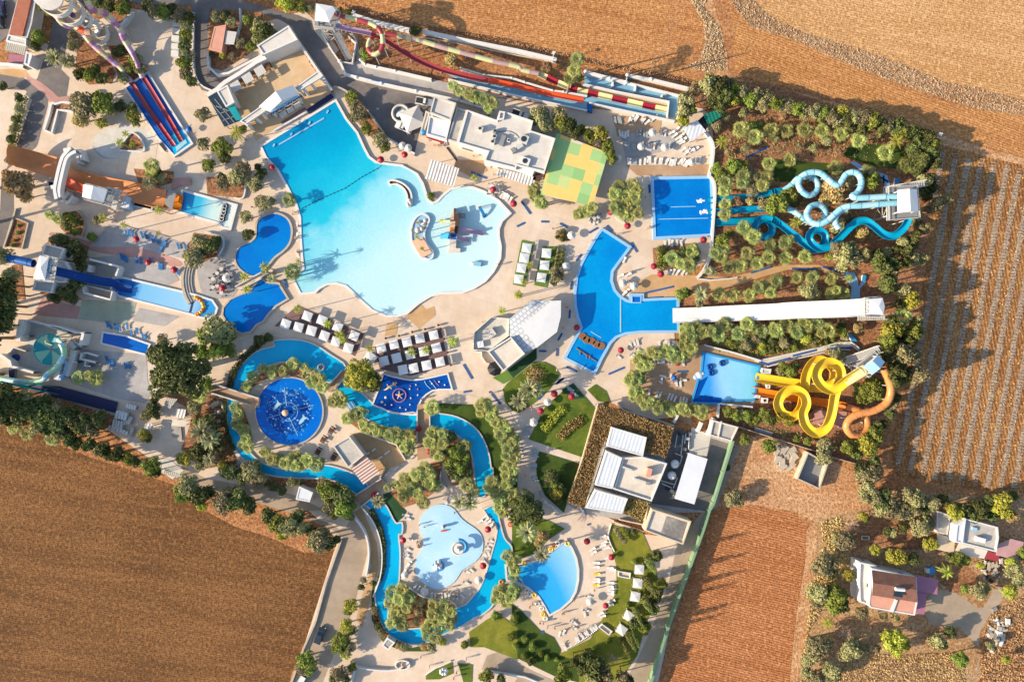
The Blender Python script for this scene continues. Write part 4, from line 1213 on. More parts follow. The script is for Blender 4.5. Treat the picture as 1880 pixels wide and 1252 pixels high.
grove('on the upper bank of the lazy river loop', 'palms inside the river loop', '8 205,325,10 180,370,10 250,290,9 295,315,9 345,300,10 390,270,12 440,285,9 360,285,9 300,290,8')
grove('on the left bank inside the river loop', 'palms inside the river loop', '8 125,465,10 140,500,11 130,540,11 165,570,11 175,610,11 185,650,11 160,640,9 150,560,9')
grove('on the lower bank inside the river loop', 'palms inside the river loop', 'J 60,820,11 110,870,12 160,870,11 210,900,13 280,860,13 330,910,12 370,880,13 430,920,13 280,920,11 460,890,9')
grove('right of the round pool', 'palms right of the round pool', 'J 380,270,15 440,300,14 470,350,13 400,320,12 590,430,15 550,460,12 610,470,11')
grove('on the narrow bank below the dark blue play pool', 'palms below the play pool', 'J 650,580,12 700,560,12 740,540,12 770,620,10 790,650,11 840,640,10 870,670,11 920,670,10 960,700,11 1010,680,10 1060,720,11 1100,690,10 1110,750,11 1060,790,9 1100,810,10 1000,730,9')
grove('left of the narrow bridge', 'big round golden tree', 'J 740,270,33:Y 840,330,20:d 800,260,18:d 850,280,11:d')
grove('in the palm clump by the red kiosk path', 'palms in the middle of the river', 'J 1265,500,15 1270,680,13 1250,750,13 1310,720,11 1340,760,11 1290,820,12 1310,850,10 1340,690,10')
grove('in the shady clump inside the right bend', 'trees inside the right bend', 'J 1400,710,13:d 1440,820,15:g 1400,880,14:g 1500,780,12:f 1470,930,14:g 1400,940,13:d 1370,800,13:d 1500,860,11:g 1520,960,10:d 1440,1000,12:d 1520,1060,14:f 1560,1100,12:f')
grove('in the large clump above the paddling pool', 'palms above the paddling pool', 'J 1210,940,13 1150,980,13 1110,1020,13 1060,1010,11 1180,1040,14 1240,980,13 1250,1050,13 1290,1060,11 1060,1100,11 1120,1090,12 1060,1150,11 1000,1060,9 1200,1190,12 1160,1120,11 940,1080,7')
grove('beside the paddling pool', 'date palms by the paddling pool', 'J 1460,1180,17:p 1540,1190,17:p 880,1180,15:p 1540,1130,13:p')
grove('in the double row right of the river', 'palm belt right of the river', '3 20,250 60,290,12 110,300,12 110,350,12 140,390,12 190,410 220,450,12 170,450,11 190,500 250,490 290,530,11 230,560 280,580 250,620,12 290,640 240,680,12 300,700 270,750,12 230,790,12 280,810,11 230,850,11 270,880,11 60,240,11 10,310,10')
grove('in the palm clump by the river bend', 'palms by the river bend', '3 110,900,12 90,950,13 150,950,13 190,990,11 140,1000,12 230,930,11 230,1030,11 170,1060,12 170,1120,12 240,1070,11 200,1160,11 290,1000,10')
grove('behind the paddling pool bank', 'big dark tree by the fan pool', '3 390,1120,30:D 330,1190,22:d 460,1180,22:d 300,1090,14:g')
grove('on the lawn by the bar', 'date palms on the lawn', '3 345,215,20:p 430,110,22:p 500,120,14:p 470,60,10:b')
grove('on the dark lawn', 'trees on the dark lawn', '3 620,850,14:d 640,930,11:g 655,1010,12:y 620,980,10:d 670,1060,9:d 700,960,10:d 590,900,8:o')
grove('on the fan pool lawn', 'palms by the fan pool', 'O 110,180,21:p 215,340,17:p 220,200,12:b 190,250,9:b 20,450,11:f 0,400,10:f 10,600,14:g 40,370,8:f')
grove('beside the lower river bend', 'palms at the lower river bend', 'N 1780,590,13 1830,640,13 1740,610,12 1800,680,12 1850,590,11 1720,660,10 1810,350,12 1840,400,10 1860,450,11 1850,500,9')
grove('on the lower river island', 'palms on the lower river island', 'N 980,610,13 1050,590,13 1100,650,12 1030,660,13 960,690,12 1080,720,11 1000,760,12 970,830,11 1050,850,12 1040,790,11 1280,700,13 1350,710,13 1400,750,11 1270,770,12 1340,790,12 1250,840,12 1400,810,12 1320,860,12 1220,880,11 1290,930,12 1390,850,10 1230,920,10 1170,750,10:b 1180,680,9:b 1150,820,9:b')
grove('on the slope below the lazy river', 'shrubs below the river', 'N 870,850,7:d 900,900,8:o 850,740,8:o 940,970,8:o 1060,1000,9:o 1020,990,8:b 1260,1000,10:o 1210,1000,9:b 1340,960,8:y')
grove('on the lower lawns', 'shrubs on the lower lawns', 'N 1500,985,10:s 1740,780,9:s 1850,820,10:s 1720,770,9:g 1830,930,10:s 1650,1210,14:g 1760,1230,10:d O 20,790,10:s 90,945,9:s 150,1000,10:s 30,1000,9:s 90,1070,9:s 150,1100,9:s 130,1110,7:d 210,1050,7:s 255,1080,8:s 320,1090,6:s 470,1085,9:d 590,1020,10:s 695,955,7:s 835,700,7:s')
grove('on the bottom lawn', 'trees on the bottom lawn', 'O 370,1190,16:g 350,1230,13:d 540,1090,17:d 600,1150,22:d 520,1150,16:d 660,1190,18:o 640,1240,16:d 580,1220,16:o 800,1220,13:o 840,1240,12:d 450,1110,10:d 730,1080,14:x 880,830,12:d 960,860,12:g', lift=5)
grove('behind the white gazebos', 'cypresses behind the gazebos', 'O 1000,410,8:c 990,560,8:c 970,690,8:c 905,780,6:c 855,950,7:c 885,930,5:c 820,1010,6:c 1040,340,12:d 1080,550,11:g 1040,620,13:d 1000,730,12:g 940,830,12:d 1010,660,10:d 880,390,8:s', lift=3)
grove('in the row by the gazebo lawn hedge', 'shrub row on the lawn', 'O 750,160,6:o 770,190,6:o 790,220,6:o 810,240,6:o 830,170,6:d 880,175,7:d')
grove('behind the long red slide', 'plants behind the long slides', 'B 60,230,20:d 110,260,14:o 20,190,14:o 10,280,12:o 220,30,15:y 170,20,10:y 320,50,13:g 380,60,10:o 600,80,9:d 660,90,8:d 1145,220,11:d 780,400,10:g 770,370,8:o 1400,430,13:b C 250,480,11:b 470,420,12:T 450,500,12:T 420,560,11:T 480,560,10:d')
grove('in the row behind the long flat roofed building', 'tall palms behind the flat roofed building', 'B 1410,610,9:F 1465,650,10:F 1530,670,11:F 1590,690,11:F 1640,710,11:F 1700,730,12:F 1670,770,10:F 1560,700,9:F')
grove('along the left edge of the parking yard', 'trees along the yard', 'B 690,700,13:g 700,750,11:o 730,820,17:o 690,830,10:d 790,930,12:g 890,1000,15:o 920,1060,11:g 870,970,9:d')
grove('between the patchwork canopy and sunbed terrace', 'trees right of the flat roofed building', 'C 200,820,18:o 160,860,11:g 240,890,16:o 340,820,16:o 350,890,16:g 410,900,16:d 460,960,13:d 500,930,10:g 560,970,14:g 640,960,15:y 620,1010,12:o 690,1040,12:g 700,1100,10:g 720,1140,10:g 590,1010,10:d', lift=2)
grove('round the bare tree by the white channels', 'trees at the end of the channels', 'C 1250,720,17:o 1240,800,14:o 1230,870,12:y 1290,790,11:g 1420,600,20:o 1480,620,20:d 1530,680,18:d 1450,720,14:d 1590,640,11:y 1590,720,10:y 1380,690,20:x 1320,640,13:o 1540,600,14:o 1500,760,14:d', lift=3)
grove('in the tree belt along the upper field edge', 'tree belt along the upper field', 'C 1660,660,13:o 1710,720,12:g 1760,690,13:o 1830,700,12:o 1800,760,11:o D 20,720,13:o 80,740,12:g 130,750,12:o 190,760,12:o 250,780,12:g 310,800,12:o 370,800,12:o 430,820,12:g 490,830,13:o 560,810,11:y 610,860,13:d 660,840,14:o 730,850,14:o 790,860,14:g 720,910,12:d 860,900,13:d 900,900,12:o 960,910,14:d 1020,950,13:g 1080,960,14:d 1140,970,13:d 1190,990,13:d 1230,1030,11:g 1200,1060,11:o 1150,1040,13:d 1110,1130,13:d 1170,1120,12:g 1080,1080,12:d 1150,1200,11:d 1060,1190,11:d 980,880,10:d 640,900,10:d 540,870,10:o', lift=2.5)
grove('on the red slope above the turquoise slides', 'palms above the turquoise slides', '6 410,280,15 510,330,14 620,290,14 720,290,13 845,285,14 965,290,14 1090,310,14 1215,355,14 1395,440,15 1525,530,14 605,515,13 740,490,13 1050,545,14 1270,570,13 1335,325,6')
grove('on the red slope above the turquoise slides', 'shrubs above the turquoise slides', '6 1470,360,15:q 285,365,13:q 990,360,11:o 430,170,11:o 380,60,15:y 240,260,12:o 300,200,9:o 700,190,11:b 440,410,10:o 320,440,6:o 1070,450,9:b 900,410,8:o 800,400,7:o 640,350,8:o')
grove('in the left clump by the landing pool', 'palms by the landing pool', '6 310,640,14 430,600,14 580,610,14 560,660,12 300,700,12 310,790,12 305,860,12 420,650,11 280,600,14:g 350,540,16:g 410,540,14:g 480,600,14:o 490,690,14:o 380,770,10:b 470,770,9:b 250,560,13:g')
grove('between the turquoise slides', 'plants between the turquoise slides', '6 1050,690,26:b 1000,750,16:b 1120,640,16:b 980,650,14:b 670,780,21:g 620,820,14:g 740,730,17:g 570,790,13:o 780,780,10:d 790,910,13:q 1300,640,15:g 1250,610,10:d 1080,930,13:o 1030,960,10:o 1140,880,12:o 1220,990,14:b 1170,980,9:b 1280,990,8:b', lift=2)
grove('on the red slope below the turquoise slides', 'palms below the turquoise slides', '6 430,945,13 500,1010,14 460,990,11 280,1140,14 300,1090,11 610,1070,13 715,1050,13 455,1120,13 600,1150,13 715,1155,13 850,1145,13 330,1215,13 410,1205,13 520,1190,13 240,1120,12 1005,1150,8:q 290,1030,14:g 330,990,9:g 190,1240,10:p 740,1030,9')
grove('behind the turquoise slide tower', 'trees behind the turquoise slide tower', '6 1110,1130,20:o 1160,1170,17:o 1230,1130,12:o 1060,1090,13:o 1150,1080,12:o 1100,1200,13:o 1380,1130,13:o 1330,1120,9:d 1430,1190,13:d 1570,1160,15:o 1630,1160,10:o 1520,1110,13:d 1510,1190,12:d 1560,1050,13:d 1500,1050,10:o 1640,960,11:o 1600,930,11:o 1590,870,13:o 1740,780,13:o 1690,820,11:o 1790,760,10:o 1640,640,13:o 1690,620,11:o 1620,700,13:d 1660,740,10:d 1700,680,10:d 1580,1010,10:d 1450,1100,9:d 1380,1200,10:o 1600,560,13:d 1640,500,13:d 1700,450,12:d 1720,520,10:d', lift=5)
grove('in the row above the white racing slide', 'palms above the racing slide', '7 220,190,13 290,195,13 370,195,13 415,155,12 475,180,11 505,120,12 605,105,12 685,105,12 775,110,12 770,185,12 835,185,13 800,170,10 440,140,9 30,190,13:g 60,180,9:d 130,190,16:p 120,230,9:o 865,110,9:q 675,175,19:o 640,170,12:o 190,80,9:p')
grove('in the rows below the white racing slide', 'palms below the racing slide', '7 60,360,13 110,350,12 140,375,13 180,370,11 245,340,14 220,390,13 315,385,13 360,335,14 390,360,11 430,370,13 500,365,15 555,330,13 600,365,14 610,385,10 640,325,12 700,330,13 760,365,15 660,350,10 730,380,10')
grove('at the end of the rows below the racing slide', 'palms by the yellow slide pool', '7 70,420,12 85,455,12 60,480,12 40,440,11 20,480,12 5,500,12 80,400,11 45,400,10')
grove('among the palms below the racing slide', 'shrubs below the racing slide', '7 270,420,8:s 280,455,5:s 440,468,8:s 425,440,9:y 480,465,9:d 595,455,7:s 745,430,7:s 780,415,6:s 350,440,12:o 400,410,11:o 330,460,9:d 370,420,9:d 540,430,11:o 580,420,9:d 640,400,12:y 690,400,9:d 690,440,7:o 830,375,11:g 840,400,8:o 905,355,10:b 820,340,9:d 310,440,8:d 480,420,9:d 530,400,8:d')
grove('in the belt beside the right field', 'trees beside the right field', '7 1050,140,14:d 1030,60,14:d 1060,100,12:o 1000,20,12:d 1090,50,10:d 1130,295,17:F 1160,220,13:y 1110,240,10:d 1060,370,14:y 1050,420,13:g 1100,360,13:d 1170,370,14:g 1150,420,12:d 1120,480,17:o 1060,450,14:d 1170,490,12:o 1200,590,14:o 1180,570,9:o 1220,300,11:x 1080,570,15:d 1110,530,12:d 1130,600,12:d 1080,620,11:d 1020,500,9:d 1060,320,10:d 1190,320,10:o 1120,170,11:o', lift=6)
grove('around the yellow slide', 'plants around the yellow slide', 'L 530,120,14:o 590,140,11:o 480,110,9:b 160,210,12:g 210,240,13:g 130,240,9:o 240,200,9:d 790,330,15:g 740,380,16:g 800,400,17:g 700,420,13:g 840,340,12:g 760,440,11:g 700,370,12:g 60,600,10:d 30,560,13:g 120,570,10:y 190,600,11:y 240,600,8:d 340,520,6:d 250,725,7:g 330,745,8:g')
grove('in the row between orange slide wall and service yard', 'shrubs left of the yellow slide', 'K 1560,530,11:g 1610,560,11:g 1640,550,10:o 1700,560,12:g 1760,580,11:g 1810,560,12:g 1840,590,10:o 1730,600,9:d')
grove('on the bare dirt yard', 'trees of the dirt yard', 'K 1670,735,11:g 1850,780,13:g 1600,1150,17:o 1570,1180,11:o 1640,1180,9:o 1545,935,7:d L 60,780,13:g 450,770,15:o 440,860,17:o 490,790,11:o')
grove('in the thicket below the yellow slide', 'thicket below the yellow slide', 'L 620,780,14:g 740,760,18:y 800,700,16:g 830,640,11:d 780,800,16:g 680,840,11:d 780,830,12:d 800,890,12:d 720,980,16:o 800,970,18:o 700,930,12:d 760,1080,16:o 800,1150,16:o 740,1140,13:o 860,1190,15:d 880,1120,13:d 930,1200,14:o 1000,1210,12:o 1060,1130,15:o 1110,1160,18:o 1090,1220,14:o 1220,1190,15:o 1180,1230,12:d 960,430,10:d 920,540,12:d 930,480,11:o 870,620,9:d 740,700,9:d 960,60,17:d 1000,130,20:o 940,150,12:d 1100,260,14:o 1060,240,10:o 960,200,14:d 900,30,13:d 960,270,10:d 1010,30,12:o', lift=3)
grove('along the top of the lower right gardens', 'trees of the lower right gardens', 'L 1360,1230,12:y 1720,1190,19:y 1680,1220,12:y 1530,1200,11:d 1630,1170,12:d 1570,1230,13:d 1800,1130,10:d 1300,1160,12:d P 860,0,16:o 920,20,16:o 960,30,16:o 1010,30,15:o 1060,30,14:o 1100,10,12:o 1390,40,14:y 1500,70,12:d 1560,60,14:d 1740,30,14:y 1790,60,12:b 1650,60,12:d 1450,10,13:d', lift=2.5)
grove('in the lower right gardens', 'trees of the lower right gardens', 'P 600,240,20:o 540,230,13:o 570,290,11:o 720,60,9:y 740,80,8:d 895,170,9:d 935,180,9:o 1010,150,11:d 1150,130,19:o 1110,160,13:o 1200,100,12:o 810,300,10:y 960,350,17:y 920,350,11:g 1020,360,10:d 1090,370,13:d 1200,260,13:y 1180,290,9:o 1400,370,14:g 1460,380,11:g 1350,350,9:d 620,480,11:y 450,410,22:o 410,430,14:o 490,460,13:d 1340,470,14:q 1460,590,9:g 1560,600,17:o 1600,580,11:o 1780,600,13:y 1820,450,17:o 1850,520,15:o 1790,400,12:y 1760,620,9:q 1560,410,7:y 1870,330,12:g 640,130,16:x', lift=1.5)
grove('in the scrub at the lower right', 'scrub trees at the lower right', 'P 540,640,22:g 520,710,17:g 580,700,15:d 490,600,12:g 400,620,20:o 390,680,12:o 480,830,13:q 600,910,16:x 640,1020,20:o 680,990,12:o 590,1070,12:o 400,1000,22:o 360,1060,16:o 450,980,14:o 500,1180,17:o 530,1210,11:o 460,1220,12:o 950,960,22:y 900,930,14:y 1020,980,13:y 960,1040,9:y 720,760,12:o 870,780,9:o 960,790,8:o 1260,960,15:o 1220,980,11:b 1350,890,12:d 1430,1090,15:g 1300,990,9:d 740,1010,9:o 820,1010,8:o 1640,990,9:o 1750,1090,8:y 390,1230,15:o 320,1180,13:o 320,1100,12:o', lift=1.5)
grove('on the sunbed terrace by the landing pool', 'palm clump on the terrace', 'G 780,130,14 740,180,13 870,120,14 830,190,13 760,240,14 890,200,13 880,270,12 800,320,13 850,340,12 740,280,11 910,320,10 820,260,13 900,150,11')
grove('beside the patchwork canopy', 'palms by the patchwork canopy', 'G 160,130,12 170,190,12 200,240,12 220,250,10 500,310,11 540,300,12 580,280,11 470,330,10 150,160,10')
grove('in the hedged bed below the landing pool', 'palms in the hedged bed', 'G 1160,640,14 1290,590,14 1280,690,14 1220,680,11 1230,600,13:d 1310,640,12:d 1080,580,9:d')
grove('in the curling belt left of the yellow slide pool', 'palm belt left of the yellow slide pool', '2 330,370,11 290,430,11 340,490,11 430,490,10 400,420,11 470,320,11 530,350,11 640,300,11 590,330,10 720,320,11 690,360,10 830,370,11 880,340,10 930,320,11 980,270,11 950,200,11 910,110,11 880,40,11 960,40,11 1060,20,11 990,140,10 340,650,11 290,620,11 200,640,11 180,690,11 280,700,11 250,760,11 230,830,11 240,890,11 320,850,11 330,930,11 380,990,11 440,960,11 520,980,11 560,1050,11 620,1000,11 680,1030,11 720,1090,10 790,1050,11 860,1030,11 920,1080,11 990,1050,11 1070,1080,11 1120,1130,10 1140,1060,10')
grove('by the bar and green cabana strips', 'slim palms of the central terrace', 'n 720,20,8:q 480,240,9:q G 130,690,8:q 90,810,8:q 45,900,9:q 330,770,13:o 310,730,10:o 300,810,8:d')
grove('between the white cabanas', 'slim palms between the cabanas', 'o 235,35,9:q 525,180,10:q 640,280,11:q 670,330,9:q 930,410,9:q 1330,450,10:q 1470,430,10:q 1730,350,12:q')
grove('at the wave pool edge', 'plants at the wave pool edge', 'F 255,740,15:f 300,660,6:q 55,700,10:q 110,790,11:p 60,735,8:p E 1750,775,10:q 1770,865,10:q F 230,220,12:f 25,50,10:d 60,250,15:o 110,230,8:o 10,130,9:d 1255,195,9:s m 880,1180,8:q F 1160,385,4:q 1125,440,4:q 1155,485,6:q 1190,570,5:q')
grove('in the small bed by the curved pool', 'shrubs by the curved pool', '4 110,120,6:o 150,110,6:d 140,170,7:s 100,150,5:d')
def block(mb, poly, h, par=.45, wall='white', t=.35, z0=0.0):
 """walls with a parapet that stands above the roof"""
 poly = ccw(poly)
 mb.ring(poly, offset(poly, -t), z0, h + par, wall)
 return offset(poly, -t * .98)
def building(label, cat, spec, h, roof='roof_pale', wall='white_old', par=.45, name='flat_roofed_building', openings=(), extra=None):
 P = ccw(WP(spec, h))
 t = thing(name, label, cat, (P[0][0], P[0][1], 0))
 mb = MB()
 inner = block(mb, P, h, par, wall)
 part('wall', mb, t)
 part('roof', MB().sheet(inner, h, roof), t)
 side_openings(t, P, h, openings)
 return t, P
def side_openings(t, P, h, openings):
 """openings: (edge index, fraction along, width, sill, head, kind)"""
 n = len(P)
 for e, f, w_, s_, hd, kind in openings:
  a, b = Vector(P[e % n]), Vector(P[(e + 1) % n])
  d_ = (b - a).normalized()
  nrm = Vector((d_.y, -d_.x))
  c = a.lerp(b, f) + nrm * .02
  ang = math.atan2(d_.y, d_.x)
  if kind == 'door':
   o = part('door', MB().box(c.x, c.y, s_, hd, w_, .09, ang, 'wood'), t)
   k = c + nrm * .07 + d_ * w_ * .35
   part('handle', MB().box(k.x, k.y, 1.0, 1.15, .05, .08, ang, 'steel'), o)
  else:
   o = part('window', MB().box(c.x, c.y, s_, hd, w_, .08, ang, 'white'), t)
   k = c + nrm * .03
   part('pane', MB().box(k.x, k.y, s_ + .1, hd - .1, w_ - .2, .05, ang, 'glass'), o)
def roofbox(t, s, z, lx, ly, hh, rot, mat='grey', name='air_conditioner', fan=True):
 q = WP(s, z + hh)[0]
 o = part(name, MB().box(q[0], q[1], z, z + hh, lx, ly, rot, mat), t)
 if fan:
  part('fan_grille', MB().cyl((q[0], q[1], z + hh), (q[0], q[1], z + hh + .06), min(lx, ly) * .36, None, 12, 'dark'), o)
 return o
def wall(label, path, h=1.4, t=.4, mat='white', sm=0, closed=False, name='garden_wall', z0=0.0, cat='wall', bumps=False):
 P = WP(path, h)
 if sm:
  P = smooth(P, sm, closed)
 mb = MB()
 mb.sweep([p + (0,) for p in P], [(-t / 2, z0), (-t / 2, h), (t / 2, h), (t / 2, z0)], [M(mat)], smooth_=False)
 k = len(P) - 1
 mb.add([tuple(Vector(v)) for v in mb.v[:4]], [(0, 1, 2, 3)], mat)
 if bumps:
  for i in range(0, len(P) - 1):
   mb.dome(P[i], t * .9, .35, 8, 2, mat, h - .05)
 return single(name, mb, label, cat)
def canopy(label, spec, z, mat, post='steel', name='shade_canopy', cat='canopy', thick=.12, posts=None, pitch=0.0, side=None):
 P = ccw(WP(spec, z))
 t = thing(name, label, cat, (P[0][0], P[0][1], 0))
 part('canopy_roof', MB().prism(P, z - thick, z, side or mat, mat, bottom=True), t)
 I = offset(P, -.35)
 for q in (I if posts is None else posts):
  part('post', MB().cyl((q[0], q[1], 0), (q[0], q[1], z - thick), .09, None, 8, post), t)
 return t, P
t, P = building('long entrance building with red tiled roof beside the car park', 'building', 'h 270,-330 640,-330 565,0 500,380 430,600 345,585 140,535 280,0', 3.2, 'roof_pale', 'white_old', .3, 'entrance_building', ((1, .7, 1.6, 1, 2.2, 'window'), (5, .3, 1, 0, 2.1, 'door'), (5, .6, 1.6, 1, 2.2, 'window')))
R = WP('h 330,-330 550,-330 475,20 345,560 140,530 275,0', 3.7)
part('tiled_roof', MB().prism(R, 3.1, 3.75, 'terracotta', 'terracotta', bottom=True), t)
canopy('grey corrugated awning at the park entrance', 'h 95,640 400,720 380,850 70,770', 3.0, 'tin', name='entrance_awning')
building('small white flat block behind the grey awning', 'building', 'h 130,535 410,600 405,710 95,640', 3.4, 'roof_pale', 'white', .2)
building('white block beside the purple entrance paving', 'building', 'h 405,790 505,850 450,1015 372,990', 2.8, 'roof_white', 'white', .2)
ground('paving', 'h 130,830 385,855 350,975 130,970', 'purple_roof', Z_P)
wall('white boundary wall with rubble top at the park entrance', 'h -60,985 120,990 355,1020', 1.6, .8)
wall('curved white planter wall by the brick path', 'A 515,742 450,735 395,748 370,742 350,820 315,935', .9, .5, sm=3)
wall('inner white planter wall beside the beige terrace', 'A 530,805 470,795 412,790 395,860 370,955 315,935', .9, .5)
wall('white kerb round the small islet near the double slide', 'A 880,1030 920,975 955,955 1010,1000 1035,1075 1000,1088 860,1080', .5, .35, sm=3)
wall('white stub wall above the spiral tower terrace', 'A 865,185 905,140 942,85', 1.5, .7, bumps=True)
wall('white garden wall curving round the red hut', 'A 1720,60 1725,160 1690,300', 1.0, .3)
wall('thick white retaining wall below the walled garden', 'A 1490,380 1495,480 1560,540 1640,525 1878,400 B 30,310 60,290', 1.2, .6)
wall('white kerb wall beside the inner loop road', 'A 1390,90 1385,300 1385,480 1430,600 1520,650', .7, .3, sm=3)
building('red roofed hut in the walled garden', 'hut', 'A 1540,195 1625,180 1592,375 1500,355', 2.6, 'terracotta_pale', 'terracotta_pale', .06, 'garden_hut', ((0, .5, .9, 0, 2, 'door'), (1, .5, 1, 1, 2, 'window')))
canopy('small white pergola beside the red roofed hut', 'A 1625,222 1700,232 1680,322 1612,318', 2.4, 'white_old', name='pergola', cat='pergola')
building('white box building at the corner of the tan plaza', 'building', 'd 140,690 295,600 400,850 275,920', 4.0, 'roof_pale', 'white', .2)
t, P = canopy('dark glass roofed pergola beside the white box building', 'd 10,770 150,700 275,920 390,875 515,1095 250,1200', 3.2, 'glass', 'dark', name='glass_pergola', cat='pergola')
for a, b in ((.15, .85), (.4, .6)):
 pass
mb = MB()
for s in ('d 60,850 330,1180', 'd 110,800 420,1170', 'd 130,900 290,960', 'd 190,1010 400,930', 'd 230,1110 470,1020'):
 a, b = WP(s, 3.3)
 part('roof_beam', MB().bar(a + (3.3,), b + (3.3,), .18, .15, 'grey'), t)
part('roof_panel', MB().prism(WP('d 300,930 390,880 505,1090 420,1110', 3.45), 3.3, 3.45, 'teal_dark'), t)
wall('thick white parapet along the upper side of the tan plaza', 'd 0,745 130,665 250,560 480,420 700,270 860,190 1100,110 1320,10', 2.2, 1.0)
wall('white wall between tan plaza and the road', 'd 1330,10 1580,380 1660,480 1790,680', 1.6, .6)
building('large plain white flat roof above the tan plaza', 'building', 'B 8,332 235,188 302,290 55,400', 5.0, 'roof_pale', 'white', .25, 'flat_roofed_building', ((2, .5, 2.5, .8, 2.6, 'window'), (2, .8, 1, 0, 2.2, 'door')))
t = thing('stage', 'white stage pavilion with gabled roof facing the wave pool', 'stage', W(T('d 1000,860')[0]))
zr, zt = 5.0, 6.6
E = [W(p, zr) for p in T('d 745,905 1235,600 1312,738 902,985')]
A, B = W(T('d 985,690')[0], zt), W(T('d 1072,822')[0], zt)
mb = MB()
L = [E[0] + (zr,), E[3] + (zr,), B + (zt,), A + (zt,)]
mb.add(L, [(0, 1, 2, 3)], 'white_gloss')
mb.add([A + (zt,), B + (zt,), E[2] + (zr,), E[1] + (zr,)], [(0, 1, 2, 3)], 'white_gloss')
mb.add([E[3] + (zr,), E[2] + (zr,), B + (zt,)], [(0, 1, 2)], 'white')
mb.add([E[0] + (zr,), E[1] + (zr,), A + (zt,)], [(2, 1, 0)], 'white')
part('roof', mb, t)
fa, fb = Vector(E[3] + (0,)), Vector(E[2] + (0,))
fd = (fb - fa).normalized()
fn = Vector((fd.y, -fd.x, 0))
fas = part('fascia', MB().bar(fa + fn * .15 + Vector((0, 0, zr - .75)), fb + fn * .15 + Vector((0, 0, zr - .75)), .25, 1.6, 'pale_blue'), t)
text_part('Water World', fas, (fa + fb) / 2 + fn * .32 + Vector((0, 0, zr - .8)), fd, (0, 0, 1), 1.75, 'navy')
for q in ccw(offset(ccw([e[:2] for e in E]), -.5)):
 part('pillar', MB().cyl((q[0], q[1], 0), (q[0], q[1], zr - .1), .32, None, 10, 'white'), t)
part('stage_floor', MB().prism(offset(ccw([e[:2] for e in E]), -.6), 0, .5, 'white', 'deck_tan'), t)
for lab, s, pil in (('white roofed colonnade on the left of the stage', 'd 475,1120 800,890 860,965 560,1165', 'd 870,1080 780,1145 660,1235'), ('white roofed colonnade on the right of the stage', 'd 1265,640 1600,400 1655,490 1312,695', 'd 1560,660 1455,735 1370,855')):
 P = ccw(WP(s, 4.2))
 t = thing('colonnade', lab, 'colonnade', (P[0][0], P[0][1], 0))
 part('roof', MB().prism(P, 3.9, 4.2, 'white', 'roof_pale', bottom=True), t)
 part('kerb', MB().ring(P, offset(P, -.25), 4.2, 4.45, 'white'), t)
 for q in WP(pil, 0):
  part('pillar', MB().cyl((q[0], q[1], 0), (q[0], q[1], 3.95), .42, .36, 12, 'white'), t)
 for q in offset(P, -.45):
  part('pillar', MB().cyl((q[0], q[1], 0), (q[0], q[1], 3.95), .3, .3, 8, 'white'), t)
wall('low dark topped ledge between plaza and wave pool', 'd 1440,980 1800,740', .6, 1.1, 'navy')
wall('white kerb at the top edge of the wave pool', 'd 960,1250 1440,975', .6, .4)
building('white roofed upper block beside the parking yard', 'building', 'm 385,185 655,268 585,490 330,390', 5.2, 'roof_pale', 'white_old', .35, 'flat_roofed_building', ((3, .5, 1.6, 1, 2.4, 'window'), (0, .4, 1, 0, 2.1, 'door')))
building('white roofed lower block above the red awning', 'building', 'm 325,425 590,500 535,725 285,655', 4.2, 'roof_white', 'white', .35, 'flat_roofed_building', ((0, .3, 2, .8, 2.4, 'window'), (0, .7, 1, 0, 2.1, 'door')))
building('narrow link roof with trailing cables between the blocks', 'building', 'm 660,320 790,360 670,760 545,720', 4.0, 'roof_grey', 'white_old', .3)
t, P = building('sprawling flat roofed restaurant with rooftop plant', 'restaurant', 'm 790,355 1150,480 1185,368 1250,375 1600,490 1570,610 1872,705 1740,1120 1395,1040 1390,1080 995,980 1042,870 672,762', 4.6, 'roof_pale', 'white', .5, 'restaurant_building', ((0, .3, 3, .8, 2.6, 'window'), (2, .5, 1.2, 0, 2.2, 'door'), (3, .4, 3, .8, 2.6, 'window'), (11, .5, 2.5, .8, 2.6, 'window')))
roofbox(t, 'm 945,575', 4.6, 1.5, 1.0, 1.4, rad(-20), 'white_old')
roofbox(t, 'm 1130,605', 4.6, .8, 1.0, 1.1, rad(-20), 'grey')
roofbox(t, 'm 1122,672', 4.6, 1.0, 1.0, 1.1, rad(-20), 'steel')
roofbox(t, 'm 1100,735', 4.6, 1.2, 1.0, 1.1, rad(-20), 'steel')
roofbox(t, 'm 1222,720', 4.6, 1.1, 2.6, .9, rad(-20), 'grey', fan=False, name='ventilation_box')
roofbox(t, 'm 1298,720', 4.6, .8, .8, .8, rad(-20), 'white')
roofbox(t, 'm 1485,705', 4.6, 2.2, 2.0, 1.3, rad(-20), 'steel')
roofbox(t, 'm 1430,790', 4.6, 1.8, 1.2, .9, rad(30), 'steel', fan=False, name='ventilation_duct')
roofbox(t, 'm 1360,840', 4.6, 1.2, 1.2, 1.0, rad(30), 'grey', fan=False, name='ventilation_duct')
roofbox(t, 'm 1500,975', 4.6, 2.4, 1.8, .8, rad(-20), 'white')
mb = MB()
c_ = smooth(WP('m 1170,620 1300,610 1400,660 1440,730', 4.7), 4)
for i in range(len(c_) - 1):
 mb.bar(c_[i] + (4.68,), c_[i + 1] + (4.68,), .1, .08, 'dark')
part('cable', mb, t)
part('stair_well', MB().prism(WP('m 1410,1000 1620,1080 1590,1160 1390,1090', 4.0), 0, 4.0, 'white', 'white_gloss'), t)
building('small white block jutting above the restaurant roof', 'building', 'm 1185,368 1255,376 1240,470 1165,480', 5.0, 'roof_grey', 'white', .4)
